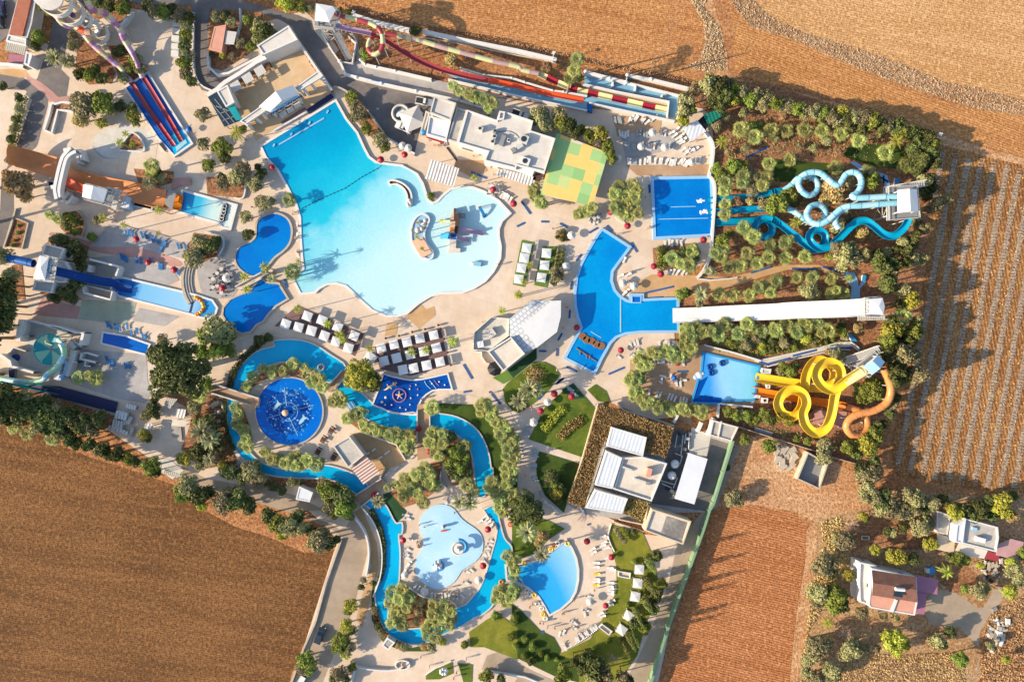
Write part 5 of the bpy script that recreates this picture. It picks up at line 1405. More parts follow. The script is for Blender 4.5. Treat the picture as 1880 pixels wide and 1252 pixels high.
canopy('long red awning under the lower white block', 'm 290,672 510,745 500,765 285,690', 2.8, 'maroon', 'steel', 'red_awning', 'awning')
canopy('white slatted pergola beside the wave pool', 'm 345,955 690,1068 620,1290 260,1190', 3.0, 'slat', 'white', 'slatted_pergola', 'pergola')
canopy('white slatted pergola along the restaurant front', 'm 1175,1070 1640,1175 1590,1290 1140,1140', 3.0, 'slat', 'white', 'slatted_pergola', 'pergola')
canopy('small maroon shade roof at the restaurant corner', 'm 1640,1095 1735,1125 1680,1235 1590,1205', 3.0, 'wood_dark', 'steel', 'shade_roof', 'canopy')
canopy('patchwork green and yellow square shade canopy', '@ 1022,244 1117,281 1088,378 992,358', 3.2, 'checks', 'steel', 'patchwork_canopy', 'canopy')
building('thin white wall block at the parking yard edge', 'building', 'm 280,360 330,390 260,640 205,640', 2.6, 'roof_beige', 'white_old', .2)
wall('white wall closing the yard below the white boat', 'B 945,990 1040,1050 1140,1105', 1.2, .4)
wall('stone edge wall of the parking yard', 'B 560,620 640,650 760,750 850,860 945,995', .9, .4, 'stone', sm=3)
wall('scalloped white parapet between yard and the raised walkway', 'B 600,440 640,530 720,555 900,600 1150,655 1450,720 1650,780', 1.5, .55, bumps=True)
wall('white parapet of the upper walkway below the long slides', 'B 750,430 780,460 860,480 1000,510 1260,570', 1.5, .45, bumps=True)
wall('white stair wall rising beside the slide tower legs', 'B 470,240 540,360 600,445 690,455 715,310 660,260', 1.2, .35)
wall('white upper boundary wall between slides and the ploughed field', 'B 690,105 860,160 1100,215', 1.4, .9)
wall('white boundary wall behind the pale striped tube', 'B 1195,225 1500,290 1878,365 C 320,430', 1.4, .9)
wall('low wall along the gravel behind the striped tube', 'B 1210,270 1500,320 1878,400 C 300,440', .5, .25, 'stone')
ground('runout_water', 'B 1290,490 1540,580 1878,640 C 540,710 540,800 0,690 B 1878,690 1500,600', 'w_channel', Z_L)
ground('runout_water', 'C 380,640 540,690 1120,800 1110,850 560,740 380,680', 'w_channel', Z_L)
ground('paving', 'C 520,600 1130,730 1110,800 560,690', 'deck_tan', Z_P)
ground('runout_water', 'C 520,520 820,590 1210,680 1215,850 1130,840 1130,720 520,600', 'w_channel', Z_P)
wall('long white lower wall of the red slide channel', 'B 1380,570 1878,690 C 540,795', 1.2, .4)
wall('white middle wall between the two slide channels', 'B 1470,490 1640,540 C 0,560 90,590 290,650 370,660 540,690', 1.2, .35, bumps=True)
wall('long white wall below the striped tube end', 'C 555,740 830,800 1170,870', 1.2, .4)
wall('white wall above the sandy strip of the striped tube', 'C 500,600 760,660 1130,730 1115,850', 1.3, .35)
wall('white wall along the empty pale blue channel', 'C 520,530 730,570 900,610 1220,690', 1.3, .35)
wall('battered white outer wall beside the power pole', 'C 530,515 700,560 820,590 830,540 1000,570 1270,635', 1.6, .6, bumps=True)
for s in ('C 725,570 725,620', 'C 890,605 885,655', 'C 1080,680 1075,700', 'C 1220,690 1190,860'):
 wall({'C 725,570 725,620': 'short white cross wall nearest the palms in the channels', 'C 890,605 885,655': 'short white cross wall in the middle of the channels', 'C 1080,680 1075,700': 'tiny white cross wall near the channel end', 'C 1220,690 1190,860': 'white end wall of the channels by the olive tree'}[s], s, 1.3, .35)
single('blue_box', MB().prism(WP('C 548,745 580,745 575,810 545,800', .9), 0, .9, 'blue'), 'blue plastic cabin at the end of the red slide channel', 'cabin')
canopy('white flat shade roof beside the green sheet roof', 'C 1225,915 1330,865 1395,945 1285,1015', 3.0, 'white_rib', 'white', 'shade_roof', 'canopy')
canopy('green corrugated sheet roof among the trees', 'C 1375,830 1480,782 1510,835 1410,895', 3.2, 'green_sheet', 'wood', 'sheet_roof', 'canopy')
canopy('dark net canopy between white roof and green sheet', 'C 1335,868 1375,832 1412,898 1390,940', 2.7, 'black', 'wood', 'net_canopy', 'canopy')
wall('white terrace wall right of the sunbed terrace', 'C 1390,945 1430,1000 1450,1060 1440,1170 1420,1260 G 1430,60 1455,100 1460,200 1440,480 1430,620 1380,730 1330,785', 1.2, .6, sm=2)
wall('pale kerb along the winding path to the slide towers', 'G 1335,790 1430,800 1560,790 1620,780', .5, .3)
t = thing('tent_roof', 'big white pointed tent roof over the bar terrace', 'tent', W(T('n 900,450')[0]))
P = ccw(WP('n 590,350 910,85 1330,90 1328,320 1280,545 980,770 812,850 590,600', 3.4))
apex = W(T('n 860,470')[0], 3.9)
n_ = len(P)
mb = MB()
mb.add([p + (3.4,) for p in P] + [apex + (3.9,)], [(i, (i + 1) % n_, n_) for i in range(n_)], 'tent_lattice')
part('lattice_roof', mb, t)
Q = ccw(WP('n 745,460 1185,105 1330,90 1328,320 1272,545 980,770 935,700', 4.4))
apq = W(T('n 1080,380')[0], 4.5)
n_ = len(Q)
part('sail', MB().add([q + (4.4,) for q in Q] + [apq + (4.5,)], [(i, (i + 1) % n_, n_) for i in range(n_)], 'fabric_white'), t)
for q in offset(P, -.3):
 part('mast', MB().cyl((q[0], q[1], 0), (q[0], q[1], 3.4), .1, None, 8, 'white'), t)
part('valance', MB().ring(offset(P, .02), offset(P, -.05), 3.05, 3.42, 'turf'), t)
t = thing('bar_terrace', 'white octagonal bar terrace with glass balustrade', 'terrace', W(T('n 330,560')[0]))
P = ccw(WP('n 330,330 590,350 580,600 280,820 68,800 80,550', 1.0))
part('terrace_floor', MB().prism(P, 0, 1.0, 'white', 'deck_pale'), t)
part('balustrade', MB().ring(P, offset(P, -.15), 1.0, 1.9, 'white'), t)
building('small white flat roofed bar kitchen beside the tent', 'building', 'n 275,825 610,610 812,855 500,1110', 4.0, 'roof_beige', 'white', .5, 'bar_building', ((1, .4, 1, 0, 2.1, 'door'), (2, .5, 2, 1, 2.3, 'window')))
wall('white curved ramp wall below the bar terrace', 'n 75,830 190,830 190,900 250,990 340,1010', .9, .25)
t = thing('reed_roof', 'brown reed and vine covered roof wrapping the white kitchen roofs', 'canopy', W(T('K 800,600')[0]))
RP = ccw(WP('K 620,478 810,530 1165,645 1108,862 930,810 720,640 640,800 520,1225 395,1180 500,900 600,560', 3.0))
part('reed_sheet', MB().prism(RP, 2.85, 3.0, 'wood_dark', 'dark_soil', bottom=True), t)
def in_poly(p, poly):
 r = False
 for i in range(len(poly)):
  a, b = poly[i - 1], poly[i]
  if (a[1] > p[1]) != (b[1] > p[1]) and p[0] < (b[0] - a[0]) * (p[1] - a[1]) / (b[1] - a[1]) + a[0]:
   r = not r
 return r
def litter(poly, n, size, mat, z, seed, zj=.2, flat=.6):
 rng = np.random.default_rng(seed)
 a = np.array(poly)
 lo, hi = a.min(0), a.max(0)
 mb, vs, fs = MB(), [], []
 while len(fs) < n:
  p = rng.uniform(lo, hi)
  if not in_poly(p, poly):
   continue
  q = np.array([p[0], p[1], z + rng.uniform(0, zj)])
  nr = np.array([0, 0, flat]) + rng.normal(size=3) * .5
  nr /= np.linalg.norm(nr)
  u = np.cross(nr, rng.normal(size=3))
  u /= np.linalg.norm(u)
  v = np.cross(nr, u)
  s = size * rng.uniform(.5, 1.4)
  o = len(vs)
  vs += [tuple(q + u * s), tuple(q + v * s * .55), tuple(q - u * s), tuple(q - v * s * .55)]
  fs.append((o, o + 1, o + 2, o + 3))
 return mb.add(vs, fs, mat)
part('vine_leaves', litter(RP, 5200, .3, 'leaf_vine', 3.02, 5), t)
for q in offset(RP, -.3):
 part('post', MB().cyl((q[0], q[1], 0), (q[0], q[1], 2.9), .1, None, 8, 'wood'), t)
wall('pale edge wall along the brown reed roof', 'K 398,1180 500,890 605,520 622,478', 1.3, .25, 'cream')
wall('pale wall between walkway and the brown reed roof', 'K 760,470 800,520 960,565 1165,632', 1.3, .35, 'offwhite')
building('upper white ribbed roof of the kitchen block', 'building', 'K 715,640 968,715 940,852 680,778', 4.2, 'white_rib', 'white', .08, 'kitchen_building')
building('middle white ribbed roof of the kitchen block', 'building', 'K 678,812 792,862 722,1085 598,1058', 4.2, 'white_rib', 'white', .08, 'kitchen_building')
building('lower white ribbed roof of the kitchen block', 'building', 'K 600,1090 832,1155 790,1262 530,1222', 4.2, 'white_rib', 'white', .08, 'kitchen_building', ((0, .5, 2, 1, 2.3, 'window'),))
t, P = building('sunken beige roof court with a red shed', 'building', 'K 795,860 935,852 1112,900 1000,1172 728,1085', 3.4, 'roof_beige', 'white', .5, 'kitchen_building')
roofbox(t, 'K 985,970', 3.4, 1.2, 2.2, 1.6, rad(-15), 'terracotta_pale', 'red_shed', False)
roofbox(t, 'K 830,940', 3.4, 2.6, .5, .6, rad(-20), 'steel', 'duct', False)
roofbox(t, 'K 920,1025', 3.4, 3.2, .5, .6, rad(-18), 'steel', 'duct', False)
roofbox(t, 'K 980,1045', 3.4, 1.0, .8, .7, rad(-18), 'grey', 'vent', False)
t2 = thing('reed_patch', 'square of brown vine cover beside the lower kitchen roof', 'canopy', W(T('K 900,1190')[0]))
RQ = ccw(WP('K 835,1140 985,1185 940,1320 800,1260', 2.8))
part('reed_sheet', MB().prism(RQ, 2.6, 2.8, 'wood_dark', 'dark_soil', bottom=True), t2)
part('vine_leaves', litter(RQ, 700, .3, 'leaf_vine', 2.82, 6), t2)
t, P = building('tan building with a stained dark roof panel', 'building', 'l 742,890 1135,1012 1052,1245 668,1105', 4.0, 'roof_beige', 'cream', .45, 'tan_building', ((0, .4, 1.6, 1, 2.3, 'window'), (1, .5, 1, 0, 2.1, 'door')))
part('roof_panel', MB().prism(WP('l 890,968 1092,1030 1040,1205 832,1135', 4.12), 4.0, 4.12, 'roof_bitumen'), t)
wall('cream ramp wall below the vine square', 'l 365,1025 660,1120', 1.0, .3, 'cream')
wall('cream upper ramp wall below the vine square', 'l 420,1000 680,1055', 1.0, .3, 'cream')
ground('paving', 'K 1165,650 1430,720 1560,760 1440,1252 1000,1190', 'asphalt', Z_P)
ground('paving', 'K 1290,640 1430,700 1400,850 1270,830', 'deck_pale', Z_B)
canopy('long white flat shed roof in the pump yard', 'K 1268,826 1405,870 1310,1196 1168,1155', 3.0, 'roof_white', 'steel', 'shed_roof', 'shed')
for s, lab in (('K 1172,908', 'upper white spherical filter tank in the pump yard'), ('K 1150,990', 'lower white spherical filter tank in the pump yard')):
 q = WP(s, 1.5)[0]
 t = thing('filter_tank', lab, 'tank', (q[0], q[1], 0), 'spherical tanks in the pump yard')
 part('tank_shell', MB().dome(q, 1.12, 1.1, 18, 6, 'white_gloss', 1.3), t)
 part('tank_skirt', MB().cyl((q[0], q[1], .1), (q[0], q[1], 1.32), .9, 1.12, 18, 'white_gloss'), t)
 part('tank_valve', MB().cyl((q[0], q[1], 2.35), (q[0], q[1], 2.6), .22, .18, 8, 'grey'), t)
t = thing('pump_pipes', 'network of pale pipes and pumps in the pump yard', 'pipes', W(T('K 1220,760')[0]))
for s in ('K 1170,830 1225,850', 'K 1225,850 1205,910', 'K 1230,700 1215,840', 'K 1250,690 1240,760', 'K 1190,680 1170,790', 'K 1275,700 1270,800', 'K 1070,1025 1170,1055', 'K 1170,1055 1190,1000', 'K 1075,1045 1150,1080', 'K 1160,1080 1175,1040'):
 a, b = WP(s, .7)
 part('pipe', MB().cyl(a + (.6,), b + (.6,), .16, None, 8, 'steel'), t)
for s in ('K 1215,775', 'K 1262,725', 'K 1280,690', 'K 1240,800', 'K 1150,1100', 'K 1120,1085', 'K 1200,690'):
 q = WP(s, .8)[0]
 part('pump', MB().box(q[0], q[1], 0, .9, .9, .7, rad(-15), random.choice(['grey', 'dark', 'steel'])), t)
wall('white wall stub above the pump yard steps', 'K 1195,555 1165,610', 1.6, .5)
t, P = building('pair of small pale roofed water tanks at the yard corner', 'building', 'K 1440,590 1625,640 1575,745 1415,700', 2.6, 'roof_grey', 'offwhite', .3, 'tank_building')
a, b = WP('K 1505,600 1480,720', 2.9)
part('partition', MB().bar(a + (2.75,), b + (2.75,), .3, .4, 'offwhite'), t)
wall('white stair wall at the pump yard entrance', 'K 1455,580 1410,700', 1.4, .9)
wall('white narrow wall beside the pump yard steps', 'K 1365,610 1335,680', 1.4, .7)
P = WP('K 1590,740 1450,1190 O 1420,20 1380,150 1290,400 1200,640 1110,900 1000,1252 960,1340', 2.6)
t = thing('mesh_fence', 'long pale green mesh fence beside the red field', 'fence', (P[0][0], P[0][1], 0))
mb = MB()
for i in range(len(P) - 1):
 mb.bar(P[i] + (1.35,), P[i + 1] + (1.35,), .12, 2.6, 'green_mesh')
 mb.bar(P[i] + (2.65,), P[i + 1] + (2.65,), .6, .06, 'green_mesh')
part('mesh_panel', mb, t)
k = 0
for i in range(len(P) - 1):
 a, b = Vector(P[i]), Vector(P[i + 1])
 m_ = max(1, int((b - a).length / 7))
 for j in range(m_):
  q = a.lerp(b, j / m_)
  part('fence_post', MB().cyl((q.x - .3, q.y, 0), (q.x - .3, q.y, 2.7), .07, None, 6, 'steel'), t)
wall('white kerb wall round the shaded bed by the curved steps', 'E 1470,455 1560,470 1600,500 1600,560 1570,620', .7, .35, sm=3)
wall('white kerb of the planted bed below the blue trees', 'E 1760,60 1760,150 1740,210 1680,210', .6, .35, sm=3)
wall('stone kerb of the round palm bed', 'E 555,300 600,350 605,420 585,485', .6, .5, 'stone', sm=3)
wall('pale kerb of the narrow roadside bed', 'E 110,355 200,390 155,575', .5, .4, 'stone')
wall('pale roadside kerb beside the narrow bed', 'E 110,285 80,400 25,560', .5, .4, 'stone')
mb = MB()
for k in range(4):
 r = 14.0 - k * .75
 c_ = W(T('E 1640,800')[0])
 arc = [(c_[0] + r * .82 * math.cos(a), c_[1] + r * .82 * math.sin(a)) for a in np.linspace(rad(118), rad(212), 16)]
 mb.sweep([q + (0,) for q in arc], [(-.33, 0), (-.33, .75 - .16 * k), (.33, .75 - .16 * k), (.33, 0)], [M('deck_grey' if k % 2 else 'stone')], smooth_=False)
single('curved_steps', mb, 'curved stone steps round the sunken cafe terrace', 'steps')
canopy('long dark netted water channel cover at the lower left', 'I 200,340 430,350 845,462 828,540 420,432 250,390', .5, 'navy', 'steel', 'netted_channel', 'channel')
for lab, s, h, t_ in (('white frame wall above the slide catch area', 'E 640,650 840,700 850,710 830,770', 2.6, .45), ('white frame wall below the slide catch area', 'E 590,840 600,890 790,940 805,880', 2.6, .4),
       ('short white wall beside the blue flume', 'E 630,740 640,690', 2.6, .5), ('low white wall by the slide catch area', 'E 600,835 800,880', 1.0, .4)):
 wall(lab, s, h, t_)
ground('paving', 'E 640,660 840,710 800,880 600,840', 'concrete', Z_B)
t, P = building('two storey house with brown tiled roof', 'house', 'r 235,720 720,820 730,1085 700,1230 230,1150 200,1120', 5.4, 'terracotta_pale', 'white', .1, 'tiled_house', ((3, .5, 1.4, 1, 2.3, 'window'), (4, .3, 1.4, 3.6, 4.8, 'window'), (4, .7, 1, 0, 2.1, 'door'), (5, .5, 1.2, 3.6, 4.8, 'window')))
zr, zt = 5.6, 7.2
E = [W(p, zr) for p in T('r 238,745 718,815 730,1090 240,1012')]
A, B = W(T('r 250,880')[0], zt), W(T('r 722,955')[0], zt)
mb = MB()
mb.add([E[0] + (zr,), E[1] + (zr,), B + (zt,), A + (zt,)], [(3, 2, 1, 0)], 'brown_tile')
mb.add([A + (zt,), B + (zt,), E[2] + (zr,), E[3] + (zr,)], [(3, 2, 1, 0)], 'brown_tile')
mb.add([E[0] + (zr,), A + (zt,), E[3] + (zr,)], [(0, 1, 2)], 'white')
mb.add([E[1] + (zr,), B + (zt,), E[2] + (zr,)], [(2, 1, 0)], 'white')
rf = part('tiled_roof', mb, t)
q = WP('r 540,960', 7.6)[0]
part('solar_heater', MB().box(q[0], q[1] - 1, 6.9, 7.1, 2.2, 1.6, rad(-10), 'glass').cyl((q[0] - 1, q[1] + .3, 7.5), (q[0] + 1.2, q[1] + .1, 7.5), .45, None, 10, 'white_gloss'), rf)
part('roof_divider', MB().prism(WP('r 495,1060 520,1065 470,1200 440,1190', 5.75), 5.4, 5.75, 'white'), t)
building('low white wing on the left of the tiled house', 'house wing', 'r 100,650 290,690 230,750 245,1010 205,1120 100,1080 90,860', 4.2, 'roof_pale', 'white', .4, 'house_wing', ((5, .5, 1.2, 1, 2.2, 'window'),))
canopy('purple carport roof beside the tiled house', 'r 690,790 950,842 945,1005 735,970', 3.2, 'purple_roof', 'steel', 'carport', 'carport')
canopy('dark purple terrace roof below the carport', 'r 735,970 835,990 805,1220 690,1200', 2.8, 'purple_roof', 'steel', 'terrace_roof', 'canopy')
t, P = building('white farmhouse with flat grey roof terrace', 'house', 'r 1215,170 1270,190 1590,275 1600,390 1570,545 1215,455', 4.4, 'roof_grey', 'white', .35, 'farmhouse', ((4, .4, 1.4, 1, 2.2, 'window'), (4, .7, 1, 0, 2.1, 'door')))
roofbox(t, 'r 1420,420', 4.4, 2.2, 1.2, 1.0, rad(-15), 'white_gloss', 'solar_heater', False)
roofbox(t, 'r 1350,300', 4.4, 1.2, .8, .5, rad(-15), 'pale_blue', 'solar_panel', False)
building('tall white end block of the farmhouse', 'building', 'r 1150,255 1250,185 1215,455 1130,440', 5.0, 'roof_white', 'white', .2, 'farmhouse_block')
building('pale grey tin roofed shed left of the farmhouse', 'shed', 'r 940,105 1090,150 1055,365 930,335', 2.8, 'roof_grey', 'white_old', .1, 'tin_shed')
canopy('beige lean to roof below the tin shed', 'r 945,345 1135,405 1125,560 945,520', 2.6, 'cream', 'wood', 'lean_to_roof', 'canopy')
canopy('pale lean to roof along the farmhouse front', 'r 1180,450 1490,530 1450,620 1130,560', 2.6, 'offwhite', 'wood', 'lean_to_roof', 'canopy')
canopy('small dark red roof at the farmhouse corner', 'r 1465,530 1620,570 1600,655 1440,610', 2.5, 'red_slide', 'wood', 'lean_to_roof', 'canopy')
canopy('pink corrugated roof right of the farmhouse', 'r 1600,460 1740,405 1880,440 1830,645 1580,580', 2.8, 'pink_roof', 'wood', 'pink_shed_roof', 'shed')
ground('farm_yard', 'r 1560,180 1900,200 1900,420 1600,380', 'track', Z_T)
P = ccw(WP('L 325,820 475,900 410,1090 245,1015', 2.2))
t = thing('water_tank', 'empty roofless concrete water tank on the dirt yard', 'tank', (P[0][0], P[0][1], 0))
part('tank_wall', MB().ring(P, offset(P, -.35), 0, 2.2, 'stone'), t)
part('tank_floor', MB().sheet(offset(P, -.34), .4, 'grey'), t)
mb = MB()
rng = random.Random(4)
for k in range(26):
 q = WP(f"L {rng.uniform(95,230):.0f},{rng.uniform(790,940):.0f}", .3)[0]
 mb.box(q[0], q[1], 0, rng.uniform(.15, .6), rng.uniform(.8, 2.4), rng.uniform(.6, 1.6), rng.uniform(0, 3), 'stone')
single('rubble_heap', mb, 'heap of broken pale rubble beside the empty water tank', 'rubble', None, 'stuff')
wall('thin boundary wall across the dirt yard', 'K 1625,640 1878,720 L 380,815 510,860 720,920', 1.2, .2, 'stone')
single('concrete_slab', MB().prism(WP('K 1745,640 1875,680 1865,705 1740,665', .4), 0, .4, 'grey'), 'grey concrete slab beside the shrub row', 'slab')
single('concrete_pad', MB().prism(WP('L 380,520 610,530 590,640 360,620', .12), 0, .12, 'deck_pink'), 'pinkish concrete pad under the yellow slide', 'slab')
wall('white roadside wall above the main driveway', 'N 690,50 780,180 810,330 790,490', 1.6, .35, sm=4)
wall('inner white wall between the walkway and river planting', 'N 760,0 840,100 890,230 905,360 890,500 840,640', 1.0, .3, sm=4)
wall('white wall around the bottom forecourt', 'N 715,1145 850,1165 1000,1165 1100,1110', 1.0, .3, sm=3)
wall('white left pier wall of the bottom forecourt', 'N 720,1140 665,1290', 1.2, .6)
wall('white kerb of the small bottom lawn', 'N 1215,1200 1290,1150 1400,1100', .4, .3)
wall('white kerb wall at the bottom right lawn', 'N 1640,1170 1720,1185 O 90,1215 180,1252', .8, .35)
wall('thin white kerb along the left bank by the children', 'N 1020,540 1100,575 1200,640 1300,660 1400,670 1445,720', .6, .3, sm=3)
q = WP('N 1048,1140', 1.4)[0]
t = thing('planter_fountain', 'small round white fountain in the bottom forecourt', 'fountain', q)
part('basin', MB().ring([(q[0] + 2.0 * math.cos(a), q[1] + 1.3 * math.sin(a)) for a in np.linspace(0, 6.08, 24)], [(q[0] + 1.6 * math.cos(a), q[1] + 1.0 * math.sin(a)) for a in np.linspace(0, 6.08, 24)], 0, .6, 'white'), t)
part('pedestal', MB().cyl((q[0], q[1], 0), (q[0], q[1], 1.4), .5, .25, 10, 'cream'), t)
q = WP('N 1348,1175', 2.0)[0]
t = thing('white_sculpture', 'white branching sculpture on the bottom lawn', 'sculpture', q)
part('stem', MB().cyl((q[0], q[1] - .6, 0), (q[0], q[1], 2.0), .22, .15, 8, 'white'), t)
for k in range(7):
 a = k * .9
 part('lobe', MB().dome((q[0] + .75 * math.cos(a), q[1] + .5 * math.sin(a)), .45, .5, 8, 3, 'white', 1.6 + .1 * k), t)
t, P = building('small bus shaped white kiosk beside the bottom planting', 'kiosk', 'N 945,930 1000,965 950,1022 905,985', 2.4, 'roof_grey', 'white', .15, 'kiosk')
building('white roofed pump house beside the road bend', 'building', 'J 310,1065 410,1110 385,1180 285,1160', 2.6, 'roof_white', 'white', .1, 'pump_house', ((0, .5, .9, 0, 2, 'door'),))
building('white walled snack kiosk beside the round pool', 'building', 's 640,470 855,745 625,930 400,610', 3.4, 'roof_grey', 'white_old', .4, 'snack_kiosk', ((0, .5, 2, 1, 2.2, 'window'), (1, .4, 1, 0, 2.1, 'door')))
canopy('red and white slatted pergola beside the snack kiosk', 's 880,760 1075,990 840,1170 655,925', 3.0, 'slat_wood', 'wood', 'striped_pergola', 'pergola')
wall('pale terrace wall curving below the palm belt', 's 790,410 1310,600 1440,820', 1.0, .35, 'offwhite')
wall('pale river wall below the striped pergola', 's 860,1240 1060,1100 1150,940', .9, .35, 'offwhite')
wall('small white wall in the shady clump', 'J 1330,960 1325,1030 1370,1080', .8, .3, sm=3)
building('open grey hut in the shady clump', 'hut', 'J 1400,965 1500,985 1480,1040 1385,1050', 2.2, 'roof_grey', 'wood_dark', .1, 'open_hut')
for lab, s, h, mt in (('grey shed roof by the huge dark tree', 'I 1195,430 1275,440 1220,510 1180,480', 2.2, 'tin'), ('small pale slatted rack roof', 'I 1270,510 1335,515 1325,580 1262,570', 1.6, 'slat'),
       ('pale flat roof beside the timber stack', 'I 1240,585 1365,600 1320,640 1230,630', 2.0, 'roof_beige'), ('small striped roof by the yellow bush', 'I 1050,615 1110,620 1085,665 1035,650', 1.6, 'slat')):
 canopy(lab, s, h, mt, 'wood', 'shed_roof', 'shed')
for k in range(9):
 a, b = WP(f'I {1215+k*10},{600+k*5} {1240+k*8},{710+k*4}', .4)
 single('timber_plank', MB().bar(a + (.25,), b + (.25,), .28, .2, 'concrete'), f'grey plank lying in the service yard, {ranked(9, k)}', 'plank', 'planks in the service yard')
ground('paving', 'v 600,1000 860,1010 1040,1140 900,1252 640,1060', 'deck_pale', Z_P)
canopy('long grey shed roof at the lower field edge', 'I 1185,940 1310,985 1285,1010 1170,975', 1.8, 'tin', 'wood', 'shed_roof', 'shed')
wall('white wall on the path above the yellow slide pool', 'k 120,60 130,70 400,140 630,210', 1.1, .35)
wall('white wall closing the yellow slide pool terrace', 'k 555,630 270,600 250,600 240,730', 1.1, .4)
wall('white kerb on the upper edge of the slide path', 'k 640,200 900,145 1150,90 1330,45 1450,40 1530,100', .8, .25)
wall('white kerb on the lower edge of the slide path', 'k 690,262 900,205 1150,145 1330,105 1440,110', .8, .25)
for i, (s, h) in enumerate((('k 640,275 725,285 715,330 630,325', 1.2), ('k 645,545 695,548 690,595 640,590', 1.0), ('k 680,425 715,428 712,462 676,460', .9), ('k 590,520 625,525 620,550 565,545', 1.0))):
 P = ccw(WP(s, h))
 t = thing('pump_hatch', ['pale square pump hatch above the yellow chute', 'dark square pit below the orange chute', 'small white pit between the yellow and orange chutes', 'low white step beside the orange chute mouth'][i], 'hatch', (P[0][0], P[0][1], 0))
 part('hatch_frame', MB().ring(P, offset(P, -.3), 0, h, 'white'), t)
 part('hatch_lid', MB().sheet(offset(P, -.29), h - .15, 'white_old' if i in (0, 3) else 'dark'), t)
ground('path', 'j 940,-10 1010,-20 1130,60 1240,90 1400,150 1440,280 1370,290 1360,240 1200,150 1050,70', 'pale_blue', Z_P)
for lab, s in (('long dark blue mat on the pale blue walkway', 'j 1235,125 1415,228'), ('short dark blue mat crossing the long one', 'j 1355,150 1358,245')):
 a, b = WP(s, .2)
 single('floor_mat', MB().bar(a + (.12,), b + (.12,), .45, .04, 'navy'), lab, 'mat')
ground('path', 'H 580,770 600,740 660,745 685,800 690,850 740,760 750,780 740,820 700,860 700,925 630,945 640,850 610,810', 'pale_blue', Z_B)
for lab, s in (('blue topped step by the turquoise tower', 'j 1495,180 1555,185 1535,270 1485,270'), ('blue topped step by the racing slide tower', 'H 720,760 745,765 735,810 712,805'), ('blue painted ramp piece on the red slope', 'H 610,1180 640,1185 680,1240 640,1240')):
 P = WP(s, .5)
 single('blue_step', MB().prism(P, 0, .5, 'white', 'sky_blue'), lab, 'step')
def tube_prof(r, n=12):
 return [(r * math.cos(a), r * math.sin(a)) for a in np.linspace(0, 2 * math.pi, n, endpoint=False)]
def flume_prof(r, th=.09, top=.08, n=9, fl=.72):
 a_ = np.linspace(math.pi, 2 * math.pi, n)
 inner = [(r * math.cos(a), fl * r * math.sin(a)) for a in a_]
 outer = [((r + th) * math.cos(a), fl * (r + th) * math.sin(a) - .03) for a in a_[::-1]]
 return [(-r, top)] + inner + [(r, top), (r + th, top)] + outer + [(-r - th, top)]
def slide(label, path, r, mats, kind='tube', n=8, per=3, post_every=9, name='water_slide', split=None, inner=None, post='steel', zofs=0.0, rings=None):
 """path: survey points with height; a tube or an open half-pipe, carried on posts"""
 P = P3(path) if isinstance(path, str) else path
 P = smooth(P, n)
 t = thing(name, label, 'water slide', (P[0][0], P[0][1], 0))
 Z = [(p[0], p[1], p[2] + zofs) for p in P]
 mats = [M(m_) for m_ in mats]
 if kind == 'tube':
  k = len(Z) if split is None else int(split * len(Z))
  part('tube', MB().sweep(Z[:k], tube_prof(r), mats, True, per), t)
  if k < len(Z):
   part('open_flume', MB().sweep(Z[k - 1:], flume_prof(r), [M(inner)], True, per), t)
  if rings:
   mb = MB()
   for i in range(per, k - 1, per):
    d_ = (Vector(Z[i + 1]) - Vector(Z[i - 1])).normalized() * .04
    mb.cyl(Vector(Z[i]) - d_, Vector(Z[i]) + d_, r + .06, None, 12, rings)
   o = part('flange', mb, t)
   o['kind'] = 'stuff'
 else:
  part('flume', MB().sweep(Z, flume_prof(r), mats, True, per), t)
 j = 0
 for i in range(post_every // 2, len(Z) - 2, post_every):
  q = Z[i]
  if q[2] > 1.3:
   o = part('support_post', MB().cyl((q[0], q[1], 0), (q[0], q[1], q[2] - r * .8), .13, .1, 8, post), t)
   j += 1
 return t
